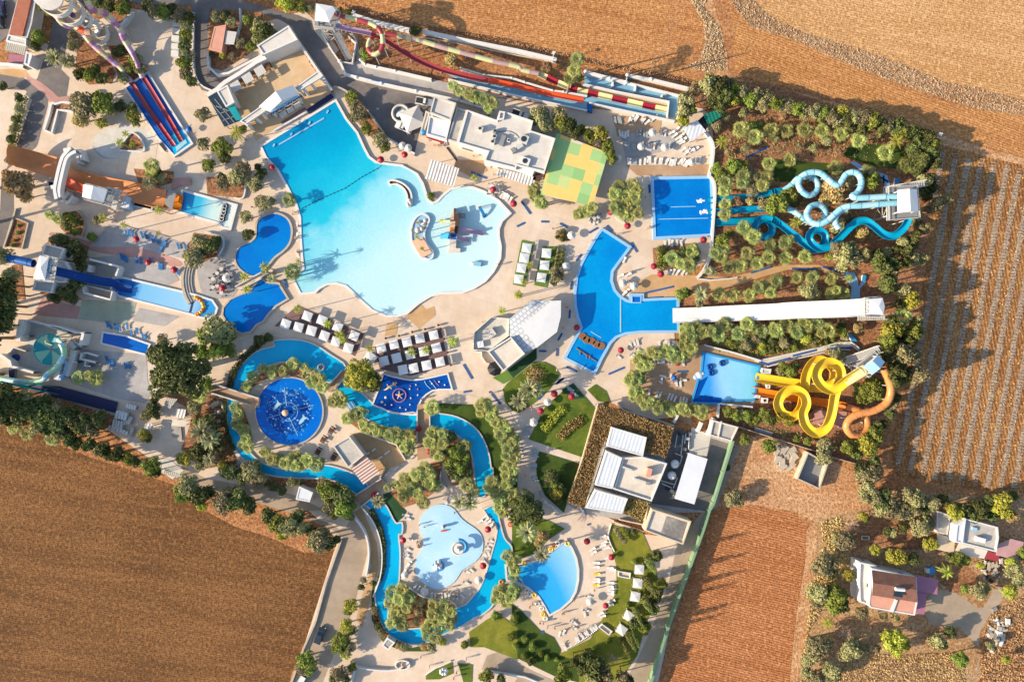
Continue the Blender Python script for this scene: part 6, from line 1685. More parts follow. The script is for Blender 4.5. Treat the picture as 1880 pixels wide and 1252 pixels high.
def tower(label, spec, z, roof, mat='white', legs='steel', name='slide_tower', rail=True, roofz=2.6, gable=None, grow=1.0, stair=None, pmat='grey'):
 """launch tower: legs, bracing, platform, railing, roof, stairs"""
 P = ccw(WP(spec, z + roofz))
 t = thing(name, label, 'slide tower', (P[0][0], P[0][1], 0))
 G = offset(P, grow)
 part('platform', MB().prism(G, z - .25, z, legs, pmat, bottom=True), t)
 if rail:
  part('railing', MB().ring(G, offset(G, -.06), z + .85, z + 1.05, legs).ring(G, offset(G, -.06), z + .4, z + .5, legs), t)
 I = offset(P, -.25)
 lv = max(1, int(z / 3.2))
 for i, q in enumerate(I):
  part('leg', MB().cyl((q[0], q[1], 0), (q[0], q[1], z + roofz - .2), .16, None, 8, legs), t)
 for l_ in range(lv):
  mb = MB()
  z0, z1 = z * l_ / lv, z * (l_ + 1) / lv - .2
  for i in range(len(I)):
   a, b = I[i], I[(i + 1) % len(I)]
   mb.bar(a + (z0,), b + (z1,), .1, .1, legs)
   mb.bar(b + (z0,), a + (z1,), .1, .1, legs)
   mb.bar(a + (z1,), b + (z1,), .12, .12, legs)
  part('bracing', mb, t)
 if gable is None:
  mb = MB().prism(P, z + roofz - .15, z + roofz, mat, roof, bottom=True)
  c_ = Vector((sum(p[0] for p in P) / len(P), sum(p[1] for p in P) / len(P)))
  k = len(P)
  mb.add([p + (z + roofz + .004,) for p in P] + [(c_.x, c_.y, z + roofz + .45)], [(i, (i + 1) % k, k) for i in range(k)], roof)
 else:                                     # ridge from the middle of edge g to the middle of the opposite edge
  g = gable
  k = [Vector(P[(g + i) % 4]) for i in range(4)]
  a, b = (k[0] + k[1]) / 2, (k[2] + k[3]) / 2
  zz = z + roofz
  mb = MB()
  A, B = (a.x, a.y, zz + .9), (b.x, b.y, zz + .9)
  f = [(q.x, q.y, zz) for q in k]
  mb.add([f[1], f[2], B, A], [(0, 1, 2, 3)], roof)
  mb.add([f[3], f[0], A, B], [(0, 1, 2, 3)], roof)
  mb.add([f[0], f[1], A], [(0, 1, 2)], mat)
  mb.add([f[2], f[3], B], [(0, 1, 2)], mat)
  mb.prism(P, zz - .3, zz - .01, mat, mat, bottom=True)
 part('roof', mb, t)
 if stair:
  stairs(t, stair[0], stair[1], stair[2], stair[3], legs)
 return t, P
def stairs(t, s, z0, z1, w_, mat):
 a, b = WP(s, (z0 + z1) / 2)
 A, B = Vector(a + (z0,)), Vector(b + (z1,))
 d_ = (B - A)
 fl = Vector((d_.x, d_.y, 0)).normalized()
 sd = Vector((-fl.y, fl.x, 0)) * (w_ / 2)
 mb = MB()
 m_ = max(4, int(abs(z1 - z0) / .22))
 for i in range(m_):
  q = A.lerp(B, (i + .5) / m_)
  mb.bar(q - sd, q + sd, max(.18, d_.length / m_ * .8), .05, mat)
 mb.bar(A - sd, B - sd, .1, .25, mat)
 mb.bar(A + sd, B + sd, .1, .25, mat)
 mb.bar(A - sd + Vector((0, 0, 1)), B - sd + Vector((0, 0, 1)), .06, .06, mat)
 mb.bar(A + sd + Vector((0, 0, 1)), B + sd + Vector((0, 0, 1)), .06, .06, mat)
 for i in range(0, 5):
  q = A.lerp(B, i / 4)
  for s_ in (-1, 1):
   mb.bar(q + sd * s_, q + sd * s_ + Vector((0, 0, 1)), .06, .06, mat)
 part('stairs', mb, t)
tower('tall steel tower of the turquoise slides with white roof', 'j 1530,330 1765,318 1785,590 1535,610', 9.3, 'white_gloss', 'white', grow=1.3, roofz=2.6, gable=0, stair=('j 1400,310 1800,270', 5.0, 9.2, 1.4))
t = slide('upper turquoise tube slide with a loop and hidden bend', 'j 1510,412,10 1370,412,9.7 1160,424,9.4 1010,425,9.1 970,400,8.9 1020,370,8.7 1070,300,8.4 1078,210,8.1 1040,135,7.8 970,110,7.5 890,140,7.2 845,210,7 790,270,6.9 720,240,6.8 650,180,6.7 580,125,6.6 490,110,6.4 400,130,6.1 330,180,5.8 308,260,5.5 345,340,5.2 420,392,4.9 490,380,4.6 540,320,4.3 535,235,4 470,172,3.7 390,165,3.4 300,190,3.2 220,270,3 110,338,2.7 0,350,2.4 6 660,715,2.1 560,722,1.8 470,738,1.5 350,755,1.2 185,768,.85', .74, ['aqua', 'aqua_light'], n=6, per=6, split=.83, inner='teal', rings='teal')
slide('lower turquoise tube slide with a full ring', 'j 1515,490,10 1280,506,9.6 1070,522,9.2 930,528,8.9 830,562,8.5 740,640,8.1 660,710,7.7 560,748,7.3 460,715,6.9 410,630,6.5 450,540,6.1 530,508,5.7 605,540,5.3 640,620,4.9 600,705,4.5 520,745,4.2 430,715,3.9 330,650,3.6 240,585,3.3 100,530,3 6 700,810,2.4 560,820,2 350,835,1.4 195,848,.85', .74, ['aqua', 'aqua_light'], n=6, per=6, split=.86, inner='teal', rings='teal')
slide('short curved branch of pale turquoise tube under the olive tree', 'j 900,562,8.0 830,585,7.7 775,640,7.4 758,720,7.1 800,800,6.8', .72, ['aqua_light'], n=6, per=4, rings='teal')
slide('open turquoise flume with two full loops', 'j 1672,600,8.8 1660,690,8.3 1600,800,7.8 1480,892,7.4 1360,872,7 1240,775,6.6 1150,714,6.2 1050,712,5.9 960,770,5.6 850,880,5.2 720,1000,4.8 590,1048,4.5 490,1000,4.3 440,920,4.1 470,845,3.9 550,820,3.7 628,870,3.5 632,950,3.3 575,1040,3.1 480,1058,2.95 400,1000,2.8 250,880,2.6 100,760,2.4 0,692,2.25 6 655,925,2.15 600,895,2 545,892,1.85 505,935,1.7 512,990,1.6 560,1018,1.5 610,990,1.4 616,940,1.3 580,900,1.2 480,906,1.05 350,912,.95 200,916,.8', .85, ['teal'], 'open', n=6, post_every=12)
P = P3('G 1155,1054,.9 1250,1052,1.2 1400,1046,1.6 1600,1037,2.6 1878,1027,4.2 H 200,1018,5.4 400,1011,6.8 600,1003,8.2 765,990,8.6')
w0, w1 = 3.5, 4.1
t = thing('racing_slide', 'long straight white racing slide with parallel lanes', 'water slide', (P[0][0], P[0][1], 0))
prof = [(-.5, .3), (-.5, 0), (-.27, 0), (-.27, .12), (-.22, .12), (-.22, 0), (-.02, 0), (-.02, .12), (.02, .12), (.02, 0), (.22, 0), (.22, .12), (.27, .12), (.27, 0), (.5, 0), (.5, .3), (.53, .3), (.53, -.2), (-.53, -.2), (-.53, .3)]
N_ = len(P)
mb = MB()
P_ = smooth(P, 4)
sc = [w0 + (w1 - w0) * i / (len(P_) - 1) for i in range(len(P_))]
mb.sweep(P_, [(a, b / 3.6) for a, b in prof], [M('white_gloss')], True, 1, False, sc)
part('lanes', mb, t)
for i in range(6, len(P_) - 1, 5):
 for s_ in (-1.4, 1.4):
  q = P_[i]
  part('support_post', MB().cyl((q[0], q[1] + s_, 0), (q[0], q[1] + s_, q[2] - .2), .14, None, 8, 'steel'), t)
tower('low steel tower with white roof at the top of the racing slide', 'H 768,935 862,928 878,985 868,1048 768,1045', 8.4, 'white_gloss', 'white', grow=.5, roofz=2.4, stair=('H 700,1070 860,1066', 5.5, 8.3, 1.2))
tower('tower of the yellow slide with pale blue roof', 'k 1560,262 1690,158 1752,222 1640,335', 7.8, 'pale_blue', 'white', grow=.6, roofz=2.4, gable=0, stair=('k 1385,235 1640,100', 1.0, 7.7, 1.8))
t = slide('big open yellow slide winding through two round loops', 'k 1580,283,8.3 1400,392,7.9 1290,470,7.5 1185,440,7.1 1128,350,6.8 1158,260,6.5 1240,222,6.2 1325,262,5.9 1352,350,5.6 1320,440,5.3 1290,540,5 1262,700,4.6 1210,820,4.2 1120,862,3.9 1035,800,3.6 1005,690,3.4 1035,600,3.2 1005,510,3 910,470,2.85 815,515,2.7 780,605,2.55 825,690,2.4 920,710,2.3 985,640,2.2 1010,540,2.15 1020,440,2.1 1035,330,2.05 1085,240,2 1150,205,1.95 1230,230,1.9 1290,300,1.8 1280,390,1.7 1220,440,1.6 1140,452,1.45 1000,425,1.25 800,393,1 580,360,.75', 1.12, ['yellow'], 'open', n=6, post_every=13, zofs=.4)
mb = MB()
part('pale_start', MB().sweep(smooth(P3('k 1585,283,8.78 1500,334,8.58 1395,398,8.3'), 5), flume_prof(1.18), [M('yellow_pale')], True), t)
slide('curling orange tube slide ending in an open orange chute', 'k 1740,278,7.7 1785,370,7.2 1808,480,6.7 1770,590,6.2 1660,660,5.8 1530,688,5.4 1440,735,5 1405,810,4.6 1450,878,4.2 1530,885,3.8 1590,830,3.4 1590,750,3 1545,680,2.6 1450,640,2.2 1300,605,1.7 1050,565,1.2 800,522,.95 555,478,.75', .9, ['orange_tube', 'orange_tube', 'orange_old'], n=8, per=4, split=.79, inner='orange', rings='orange_old')
slide('pale start trough of the orange tube slide', 'k 1330,628,1.9 1430,650,2.2 1515,665,2.5', .7, ['orange_old'], 'open', post_every=20)
tower('steel lattice tower with white roof at the ploughed field', 'e 165,60 395,95 440,150 350,325 140,300', 9.6, 'white_gloss', 'white', grow=.7, roofz=2.4, stair=('e 390,360 580,760', 9.4, .3, 1.6))
slide('long straight slide turning from lilac to red', 'e 385,345,9.6 460,372,9.4 560,405,9 740,440,8.2 900,475,7.4 1050,520,6.6 1160,580,6 1400,735,4.8 1600,855,3.8 1880,975,2.9 B 1500,545,2.4 1700,583,1.8 1878,620,1.3 C 200,660,.9 515,722,.6', .56, ['lilac', 'lilac', 'red_slide', 'red_slide', 'red_slide', 'red_orange', 'red_orange', 'red_orange'], 'open', n=6, per=13, post_every=10)
bits = ['maroon', 'tube_cream']
slide('maroon and cream striped tube with a corkscrew loop', 'e 425,210,9.6 560,245,9.4 700,275,9.2 850,315,9 960,350,8.7 1060,420,8.4 1110,520,8.1 1118,640,7.8 1080,740,7.5 1000,785,7.2 925,740,6.9 910,640,6.6 960,545,6.3 1040,500,6 1150,492,5.8 1300,510,5.6 1400,530,5.4', .58, ['red_slide', 'tube_cream'], n=6, per=7, post_every=12)
slide('faded rose and cream tube descending along the field wall', 'e 1395,528,5.4 1500,550,5.1 1620,575,4.8 B 1200,300,4.4 1350,345,3.9 1500,385,3.4 1700,440,2.9 1878,480,2.4 C 80,505,2.0 190,530,1.7', .62, ['tube_rose', 'tube_cream'], n=5, per=3, post_every=10)
slide('bright maroon and yellow chute running along the sandy channel', 'C 190,530,1.75 250,558,1.4 330,595,1.2 400,625,1 470,650,.9 545,665,.8 620,683,.75 720,705,.7 830,730,.65 940,755,.6 1030,775,.6 1115,792,.6', .66, ['yellow_pale', 'maroon'], 'open', n=8, per=8, post_every=80)
t = thing('spiral_tower', 'tall white tower of stacked oval platforms at the top left', 'slide tower', W((186, 66)))
bx, by = W((186, 66))
def oval(cx_, cy_, a, b, rot, n=28):
 return [(cx_ + a * math.cos(k) * math.cos(rot) - b * math.sin(k) * math.sin(rot), cy_ + a * math.cos(k) * math.sin(rot) + b * math.sin(k) * math.cos(rot)) for k in np.linspace(0, 2 * math.pi, n, endpoint=False)]
for i, (z, a, b, dx) in enumerate(((3.6, 3.8, 3.0, .6), (8.4, 3.3, 2.8, -.3), (13.0, 4.4, 3.4, -.2), (17.5, 4.2, 3.3, 0))):
 O = oval(bx + dx, by - dx, a, b, rad(-35))
 o = part('platform', MB().prism(O, z - .3, z, 'white', 'cream', bottom=True), t)
 part('railing', MB().ring(O, offset(O, -.18), z, z + 1.0, 'white'), o)
O = oval(bx, by, 3.9, 3.0, rad(-35))
part('roof', MB().prism(O, 20.2, 20.6, 'white', 'roof_pale', bottom=True), t)
for a in np.linspace(0, 2 * math.pi, 6, endpoint=False):
 q = (bx + 2.6 * math.cos(a), by + 2.2 * math.sin(a))
 part('column', MB().cyl(q + (0,), q + (20.2,), .22, None, 8, 'white'), t)
mb = MB()
hp = [(bx + 1.7 * math.cos(k * .5), by + 1.7 * math.sin(k * .5), k * .33) for k in range(54)]
mb.sweep(hp, [(-.7, 0), (.7, 0), (.7, .25), (-.7, .25)], [M('white')], True)
part('spiral_stairs', mb, t)
rings_ = ['mauve', 'tube_cream', 'lilac', 'mauve']
slide('right hand pink and cream striped tube ending under the shrubs', 'a 800,-60,17 850,60,16 920,170,14.5 1000,220,13 1100,240,11.5 1200,275,10 1310,370,8.5 1400,490,7 1470,590,6 1520,720,5 1580,830,4.2 A 960,400,3.2 1000,490,2.2 1025,560,1.0', .7, ['mauve', 'tube_cream', 'lilac', 'mauve'], n=7, per=4, post_every=14)
slide('left hand pink and cream striped tube coiling round the tower', 'a 560,300,16.5 420,230,16 300,260,15 290,360,14 380,460,13 500,500,12 600,440,11 580,350,10.2 480,360,9.6 520,460,9 640,530,8.2 780,580,7.2 810,680,6.4 880,790,5.6 1010,920,4.7 1160,1055,3.8 1340,1195,2.9 A 860,480,2.0 905,540,1.4 945,600,1.0', .7, ['lilac', 'peach', 'tube_cream', 'mauve'], n=7, per=4, post_every=14)
slide('wide peach coloured bend at the foot of the spiral tower', 'a 590,470,9.5 690,560,9.1 800,610,8.8 900,620,8.5', .75, ['peach', 'red_orange'], n=6, per=6, post_every=9)
P = ccw(WP('A 905,632 1057,532 1370,1030 1252,1112 1140,990', .6))
t = thing('double_slide_basin', 'sloping blue basin carrying two dark red flumes', 'water slide', (P[0][0], P[0][1], 0))
part('basin_floor', MB().sheet(P, .45, 'w_basin'), t)
part('rim', MB().ring(offset(P, .5), P, 0, .62, 'white'), t)
part('water', MB().sheet(WP('A 1215,985 1320,925 1368,1030 1252,1110', .5), .5, 'w_river'), t)
for s in ('A 945,598,1.0 1050,760,.95 1150,905,.85 1250,1048,.75', 'A 1030,558,1.0 1130,720,.95 1220,870,.85 1302,1015,.75'):
 part('flume', MB().sweep(smooth(P3(s), 8), [(a * .85, b * .4) for a, b in flume_prof(.62)], [M('red_slide'), M('red_slide'), M('maroon')], True, 7), t)
part('step', MB().prism(WP('A 1260,1060 1330,1000 1345,1025 1270,1090', .6), .5, .62, 'aqua_light'), t)
single('ladder_block', MB().prism(WP('A 1140,1035 1165,1022 1200,1075 1185,1090', .7), 0, .7, 'white', 'dark'), 'small white step block at the double slide basin', 'step block')
P = P3('A 55,1115,5.2 120,1130,3.2 200,1150,2.0 300,1178,1.4 420,1210,1.2 E 520,80,1.2 640,105,1.2 800,140,1.2 960,170,1.2 1100,205,1.2 1185,225,1.2')
t = thing('halfpipe_slide', 'wide orange halfpipe slide with one end swept up', 'water slide', (P[0][0], P[0][1], 0))
hp = [(2.7 * math.sin(a), 2.2 * (1 - math.cos(a)) * .8 - .3) for a in np.linspace(-1.15, 1.15, 13)]
hp = hp + [(x * 1.04, y - .12) for x, y in hp[::-1]]
part('halfpipe', MB().sweep(smooth(P, 6), hp, [M('orange_old')], True), t)
part('outlet_chute', MB().sweep(smooth(P3('E 1180,225,.9 1250,238,.8 1310,250,.7'), 4), [(-1.9, .5), (-1.8, .1), (1.8, .1), (1.9, .5), (2.0, .5), (2.0, 0), (-2.0, 0), (-2.0, .5)], [M('orange')], True), t)
part('starter_chute', MB().sweep(smooth(P3('E 600,150,5 560,130,4 500,100,2.6 450,85,1.8'), 5), flume_prof(.95), [M('red_orange')], True), t)
tower('white roofed start tower beside the orange halfpipe', 'E 600,112 770,150 742,242 590,202', 6.4, 'white_gloss', 'white', 'white_old', grow=.5, roofz=2.4, gable=0, stair=('E 870,260 760,200', .2, 6.3, 1.8))
t = thing('start_platform', 'pale stair landing beside the halfpipe start tower', 'platform', W(T('E 810,220')[0]))
part('landing', MB().prism(WP('E 772,130 865,150 832,300 742,248', 4.4), 4.1, 4.4, 'white_old', 'white_old', bottom=True), t)
for q in offset(ccw(WP('E 772,130 865,150 832,300 742,248', 4.4)), -.3):
 part('pillar', MB().cyl(q + (0,), q + (4.1,), .2, None, 8, 'white'), t)
part('sign', MB().bar(W(T('E 772,160')[0], 8.0) + (8.0,), W(T('E 742,240')[0], 8.0) + (8.0,), .2, 1.4, 'pale_blue'), t)
a, b = W(T('E 772,160')[0], 8.0), W(T('E 742,240')[0], 8.0)
fd = Vector((a[0] - b[0], a[1] - b[1], 0)).normalized()
fn = Vector((fd.y, -fd.x, 0))
text_part('ICARUS', t, Vector(((a[0] + b[0]) / 2, (a[1] + b[1]) / 2, 8.0)) + fn * .14, fd, (0, 0, 1), 1.2, 'navy')
single('blue_tank', MB().prism(WP('E 880,190 935,205 925,290 865,275', 2.4), 0, 2.4, 'pale_blue', 'white_rib'), 'pale blue tank block beside the halfpipe stairs', 'tank')
t = thing('arch_bridge', 'curved white stair bridge crossing over the orange halfpipe', 'bridge', W(T('g 330,600')[0]))
zs = 4.6
for s, h in (('g 540,125 450,230 385,310 330,480 290,640 245,860 240,960 270,1110', 1.1), ('g 640,200 570,230 480,300 430,400 390,560 340,780 310,960 320,1080', 1.0)):
 p_ = smooth(WP(s, zs + .5), 4)
 part('parapet', MB().sweep([q + (zs,) for q in p_], [(-.4, -.6), (-.4, h), (.4, h), (.4, -.6)], [M('white')], True, 1, False), t)
L, R = smooth(WP('g 540,125 450,230 385,310 330,480 290,640 245,860 240,960 270,1110', zs), 4), smooth(WP('g 640,200 570,230 480,300 430,400 390,560 340,780 310,960 320,1080', zs), 4)
mb = MB()
m_ = min(len(L), len(R))
mb.add([q + (zs,) for q in L[:m_]] + [q + (zs,) for q in R[:m_]], [(i, i + 1, m_ + i + 1, m_ + i) for i in range(m_ - 1)], 'deck_grey')
part('bridge_deck', mb, t)
for s in ('g 590,180 700,170 720,260 730,360', 'g 300,1090 380,1090 470,960', 'g 640,210 650,330 660,420', 'g 420,1170 480,1160 560,1040'):
 p_ = WP(s, 2.6)
 part('stair_wall', MB().sweep([q + (0,) for q in p_], [(-.35, 0), (-.35, 2.6), (.35, 2.6), (.35, 0)], [M('white')], False, 1, False), t)
for s in ('g 500,200', 'g 590,260', 'g 260,900', 'g 330,1020'):
 q = W(T(s)[0], 2.5)
 part('pier', MB().box(q[0], q[1], 0, zs - .3, .9, .9, .2, 'white'), t)
canopy('grey mesh footbridge over the orange halfpipe mouth', 'E 1212,140 1265,165 1235,300 1180,250', 2.2, 'grey', 'steel', 'mesh_footbridge', 'bridge')
single('brick_ramp', MB().prism(WP('E 1245,70 1360,65 1370,115 1290,120 1235,150 1225,130', .5), 0, .5, 'stone', 'deck_pink'), 'small red paved ramp bridge beside the halfpipe', 'ramp')
for s, lab in (('E 960,232 1090,262 1085,290 960,262', 'dark open pit with white rim beside the halfpipe'), ('E 345,90 400,98 395,130 345,120', 'small dark pit below the halfpipe bend')):
 P = ccw(WP(s, .5))
 t = thing('pump_pit', lab, 'pit', P[0])
 part('pit_rim', MB().ring(offset(P, .3), P, 0, .5, 'white'), t)
 part('pit_floor', MB().sheet(P, .1, 'black'), t)
t, P = tower('white tower with gabled roof over the dark blue flume', 'b 345,405 512,452 445,880 218,850', 7.2, 'white_gloss', 'white', 'white', grow=.3, roofz=2.8, gable=None, pmat='deck_pale')
a, b = W(T('b 545,470')[0], 8.9), W(T('b 440,860')[0], 8.9)
part('sign_board', MB().bar((a[0], a[1], 8.9), (b[0], b[1], 8.9), .3, 1.6, 'pale_blue'), t)
fd = Vector((a[0] - b[0], a[1] - b[1], 0)).normalized()
fn = Vector((fd.y, -fd.x, 0))
text_part('ATLANTIS', t, Vector(((a[0] + b[0]) / 2, (a[1] + b[1]) / 2, 8.9)) + fn * .2, fd, (0, 0, 1), 1.25, 'navy')
building('upper white stair box of the dark blue slide', 'building', 'b 480,188 855,282 770,480 405,415', 4.2, 'deck_pale', 'white', .8, 'stair_block')
building('lower white stair box of the dark blue slide', 'building', 'b 285,885 672,920 612,1135 243,1080', 4.2, 'deck_pale', 'white', .8, 'stair_block')
building('central white stair block under the dark blue slide', 'building', 'b 545,480 840,520 910,660 860,920 740,930 460,870', 4.6, 'white_rib', 'white', .3, 'stair_block')
slide('steep dark blue flume dropping into the runout pool', 'b 430,655,7.6 520,662,7.4 700,715,6.4 1000,785,4.8 1300,855,3.2 1600,915,2 1800,945,1.2 E 860,845,.8 945,865,.62', 1.0, ['deep_blue'], 'open', n=6, post_every=12, zofs=.5)
slide('dark blue tube arriving at the white tower from the left edge', '@ -60,461,8.2 0,471,8 30,477,7.9 62,484,7.8', 1.0, ['blue'], n=6, per=4, post_every=8, rings='deep_blue')
t = thing('banner_row', 'row of yellow and orange floats across the end of the runout pool', 'floats', W(T('E 1430,980')[0]))
for q in smooth(WP('E 1405,925 1440,945 1462,990 1440,1030 1412,1045', .5), 2):
 part('float', MB().dome(q, .55, .6, 8, 3, random.choice(['yellow', 'orange', 'yellow']), .3), t)
bxc, byc = W(T('c 955,745')[0], 4.0)
t = thing('bowl_slide', 'green and turquoise striped round bowl slide', 'water slide', (bxc, byc, 0))
mb = MB()
n_ = 24
for ring_ in range(5):
 r0, r1 = .5 + ring_ * .66, .5 + (ring_ + 1) * .66
 z0, z1 = 3.5 + .035 * ring_ ** 2, 3.5 + .035 * (ring_ + 1) ** 2
 for k in range(n_):
  a0, a1 = k * 2 * math.pi / n_ + .2, (k + 1) * 2 * math.pi / n_ + .2
  mb.add([(bxc + r * math.cos(a), byc + r * math.sin(a), z) for r, z, a in ((r0, z0, a0), (r1, z1, a0), (r1, z1, a1), (r0, z0, a1))], [(0, 1, 2, 3)], 'teal_dark' if (k // 3) % 2 else 'green_pale', True)
part('bowl', mb, t)
part('bowl_rim', MB().torus((bxc, byc, 4.38), 3.85, .16, 32, 6, 'teal_dark'), t)
part('drain', MB().cyl((bxc, byc, 3.2), (bxc, byc, 3.53), .75, .55, 14, 'grey'), t)
for a in np.linspace(0, 2 * math.pi, 6, endpoint=False):
 q = (bxc + 3.6 * math.cos(a), byc + 3.6 * math.sin(a))
 part('leg', MB().cyl(q + (0,), q + (4.5,), .14, None, 8, 'steel'), t)
mb = MB()
a, b, c_ = W(T('c 885,465')[0], 5.6), W(T('c 855,620')[0], 5.6), W(T('c 990,670')[0], 5.6)
mb.bar(a + (5.4,), b + (5.4,), .25, .2, 'tube_cream').bar(b + (5.4,), c_ + (5.4,), .25, .2, 'tube_cream')
part('spray_pipe', mb, t)
slide('turquoise tube curling out of the bowl to the left edge', 'c 1170,640,5.6 1215,730,5.5 1225,850,5.4 1170,960,5.2 1050,1120,4.8 900,1220,4.4 I 310,300,3.9 220,318,3.4 110,310,2.8 0,288,2.2 -120,262,1.6', .68, ['aqua_light', 'green_pale', 'green_pale', 'aqua'], n=6, per=4, post_every=10)
slide('dark teal chute running into the netted channel', 'I 0,300,1.2 150,335,1.0 300,362,.8 430,388,.6', .7, ['teal_dark'], 'open', n=5, post_every=20)
for i, (lab, s, h, w_) in enumerate((('tall white wall at the left end of the bowl terrace', 'c 395,175 345,430 350,590', 3.2, 1.0), ('inner white wall parallel to the bowl terrace end', 'c 465,190 420,440 385,590', 2.4, .6), ('white top wall of the bowl terrace', 'c 440,190 600,205 840,270 960,320 1300,420', 2.2, .4),
        ('white outer wall sloping along the bowl terrace', 'c 840,265 1100,310 1440,425 1620,430', 3.0, .35), ('white panel wall with dark marks at the bowl terrace', 'c 1590,440 1530,660', 3.2, .7),
        ('short white cross beam on the bowl terrace', 'c 410,490 560,490', 2.2, .4), ('white double stair wall right of the bowl', 'c 1310,600 1430,730', 2.4, 1.0), ('white slanted wall beside the bowl stairs', 'c 1430,600 1560,700', 2.0, .3),
        ('white column wall right of the bowl', 'c 1390,760 1340,1000 1270,1250', 2.6, 1.0), ('white crossbar wall below the bowl', 'c 1210,1000 1480,990', 2.2, .35), ('white bracket wall lower right of the bowl', 'c 1560,820 1530,930 1640,950 1830,1000', 1.8, .4),
        ('small white bracket wall beside the fan palms', 'c 1640,960 1620,1060 1740,1070', 1.6, .35), ('white railing wall with round finials', 'c 1540,820 1640,810 1880,880', 1.4, .3), ('angled white wall at the far left below the bowl', 'c 0,850 180,980 200,1070', 2.6, .8),
        ('long white low wall below the bowl terrace', 'c 180,1060 640,1190', 2.2, .6), ('thin white wall triangle left of the bowl', 'c 150,840 250,710 490,780', 1.4, .25))):
 wall(lab, s, h, w_, 'white')
a, b = W(T('c 1175,960')[0], 3.6), W(T('I 400,300')[0], 3.6)
t = thing('name_sign', 'white slab sign with blue lettering below the bowl slide', 'sign', (b[0], b[1], 0))
fd = Vector((a[0] - b[0], a[1] - b[1], 0)).normalized()
fn = Vector((fd.y, -fd.x, 0))
part('sign_slab', MB().bar((a[0], a[1], 1.8), (b[0], b[1], 1.8), 1.3, 3.6, 'white'), t)
part('sign_face', MB().bar(Vector((a[0], a[1], 2.6)) + fn * .9, Vector((b[0], b[1], 2.6)) + fn * .9, .5, 1.9, 'pale_blue'), t)
text_part('AEOLUS', t, Vector(((a[0] + b[0]) / 2, (a[1] + b[1]) / 2, 3.6)) + fn * .9, fd, -fn, 1.0, 'navy')
single('round_basin', MB().cyl(W(T('c 290,905')[0], .5) + (0,), W(T('c 290,905')[0], .5) + (.5,), .9, .9, 16, 'deep_blue'), 'small round dark blue tub left of the bowl slide', 'tub')
single('blue_ramp', MB().prism(WP('c 165,1090 290,1110 270,1300 170,1300', .8), 0, .8, 'grey', 'navy'), 'dark blue ramp at the far left below the bowl', 'ramp')
t = thing('play_ship', 'wooden ship play structure with slides in the shallow wave pool', 'play structure', W(T('f 870,800')[0]))
hull = ccw(smooth(WP('f 885,390 915,470 945,520 960,640 940,760 930,830 800,830 805,740 815,640 830,520 860,470', 1.6), 2, True))
part('hull', MB().prism(hull, .1, 1.6, 'wood', 'cream'), t)
part('mast', MB().bar(W(T('f 893,400')[0], 2.4) + (2.2,), W(T('f 895,620')[0], 2.4) + (2.4,), .5, .5, 'wood_dark'), t)
part('upper_deck', MB().prism(WP('f 905,480 960,490 965,640 935,830 890,830 900,640', 2.6), 1.6, 2.6, 'wood', 'wood_dark'), t)
part('cabin', MB().prism(WP('f 815,720 890,725 885,810 805,800', 3.2), 1.6, 3.2, 'orange_tube', 'orange_tube'), t)
part('blue_roof', MB().prism(WP('f 795,830 925,830 910,940 795,930', 3.4), 3.1, 3.4, 'sky_blue', 'blue', bottom=True), t)
q = W(T('f 840,862')[0], 4.6)
part('funnel', MB().cyl(q + (3.4,), q + (4.6,), .45, .38, 12, 'black'), t)
part('stair_deck', MB().prism(WP('f 800,935 920,940 910,1080 800,1070', 2.0), 0, 2.0, 'cream', 'white_old'), t)
part('lower_deck', MB().prism(WP('f 785,1080 990,1090 985,1160 780,1160', 1.0), 0, 1.0, 'cream', 'white_old'), t)
part('ramp', MB().prism(WP('f 965,480 1090,485 1075,580 970,570', 1.8), 1.6, 1.8, 'steel', 'grey', bottom=True), t)
for s in ('f 945,770,2.2 1080,785,1.9 1200,810,1.4 1290,820,1.0 1390,835,.6', 'f 930,900,2.2 1030,930,1.5 1145,960,.8'):
 part('slide_lane', MB().sweep(smooth(P3(s), 5), [(-.55, .35), (-.45, 0), (.45, 0), (.55, .35), (.6, .3), (.5, -.1), (-.5, -.1), (-.6, .3)], [M('lilac')], True, 1, False), t)
part('side_slide', MB().sweep(smooth(P3('f 800,885,2.4 730,880,1.4 660,880,.6'), 5), [(-.75, .35), (-.65, 0), (.65, 0), (.75, .35)], [M('sky_blue')], True, 1, False), t)
part('tube_slide', MB().sweep(smooth(P3('f 820,620,2.0 740,620,1.6 680,620,1.2'), 4), tube_prof(.28, 8), [M('yellow_pale')], True), t)
part('tube_mouth', MB().cyl(W(T('f 690,620')[0], 1.2) + (1.2,), W(T('f 640,618')[0], 1.1) + (1.0,), .42, .42, 10, 'yellow'), t)
t = thing('pool_slide', 'small red and blue childrens slide standing in the wave pool', 'play slide', W(T('f 1370,470')[0]))
part('slide_lane', MB().sweep(smooth(P3('f 1320,385,1.8 1360,450,1.3 1400,520,.6'), 4), [(-.4, .3), (-.3, 0), (.3, 0), (.4, .3)], [M('sky_blue')], True, 1, False), t)
part('platform', MB().prism(WP('f 1295,380 1335,360 1350,400 1310,415', 1.9), 1.7, 1.9, 'maroon', bottom=True), t)
part('landing_mat', MB().prism(WP('f 1360,520 1415,490 1440,540 1385,570', .5), .3, .5, 'blue'), t)
for q in WP('f 1300,385 1340,365 1350,400', 1.0):
 part('leg', MB().cyl(q + (.2,), q + (1.8,), .07, None, 6, 'steel'), t)
q = W(T('F 1590,682')[0], 1.0)
t = thing('spray_float', 'small pale blue play box standing in the shallow water', 'play box', (q[0], q[1], .3))
part('box_body', MB().box(q[0], q[1], .3, 1.1, 1.9, 1.0, rad(-10), 'sky_blue', 'aqua'), t)
part('box_spout', MB().box(q[0] - 1.3, q[1], .3, .7, .9, .7, rad(-10), 'white'), t)
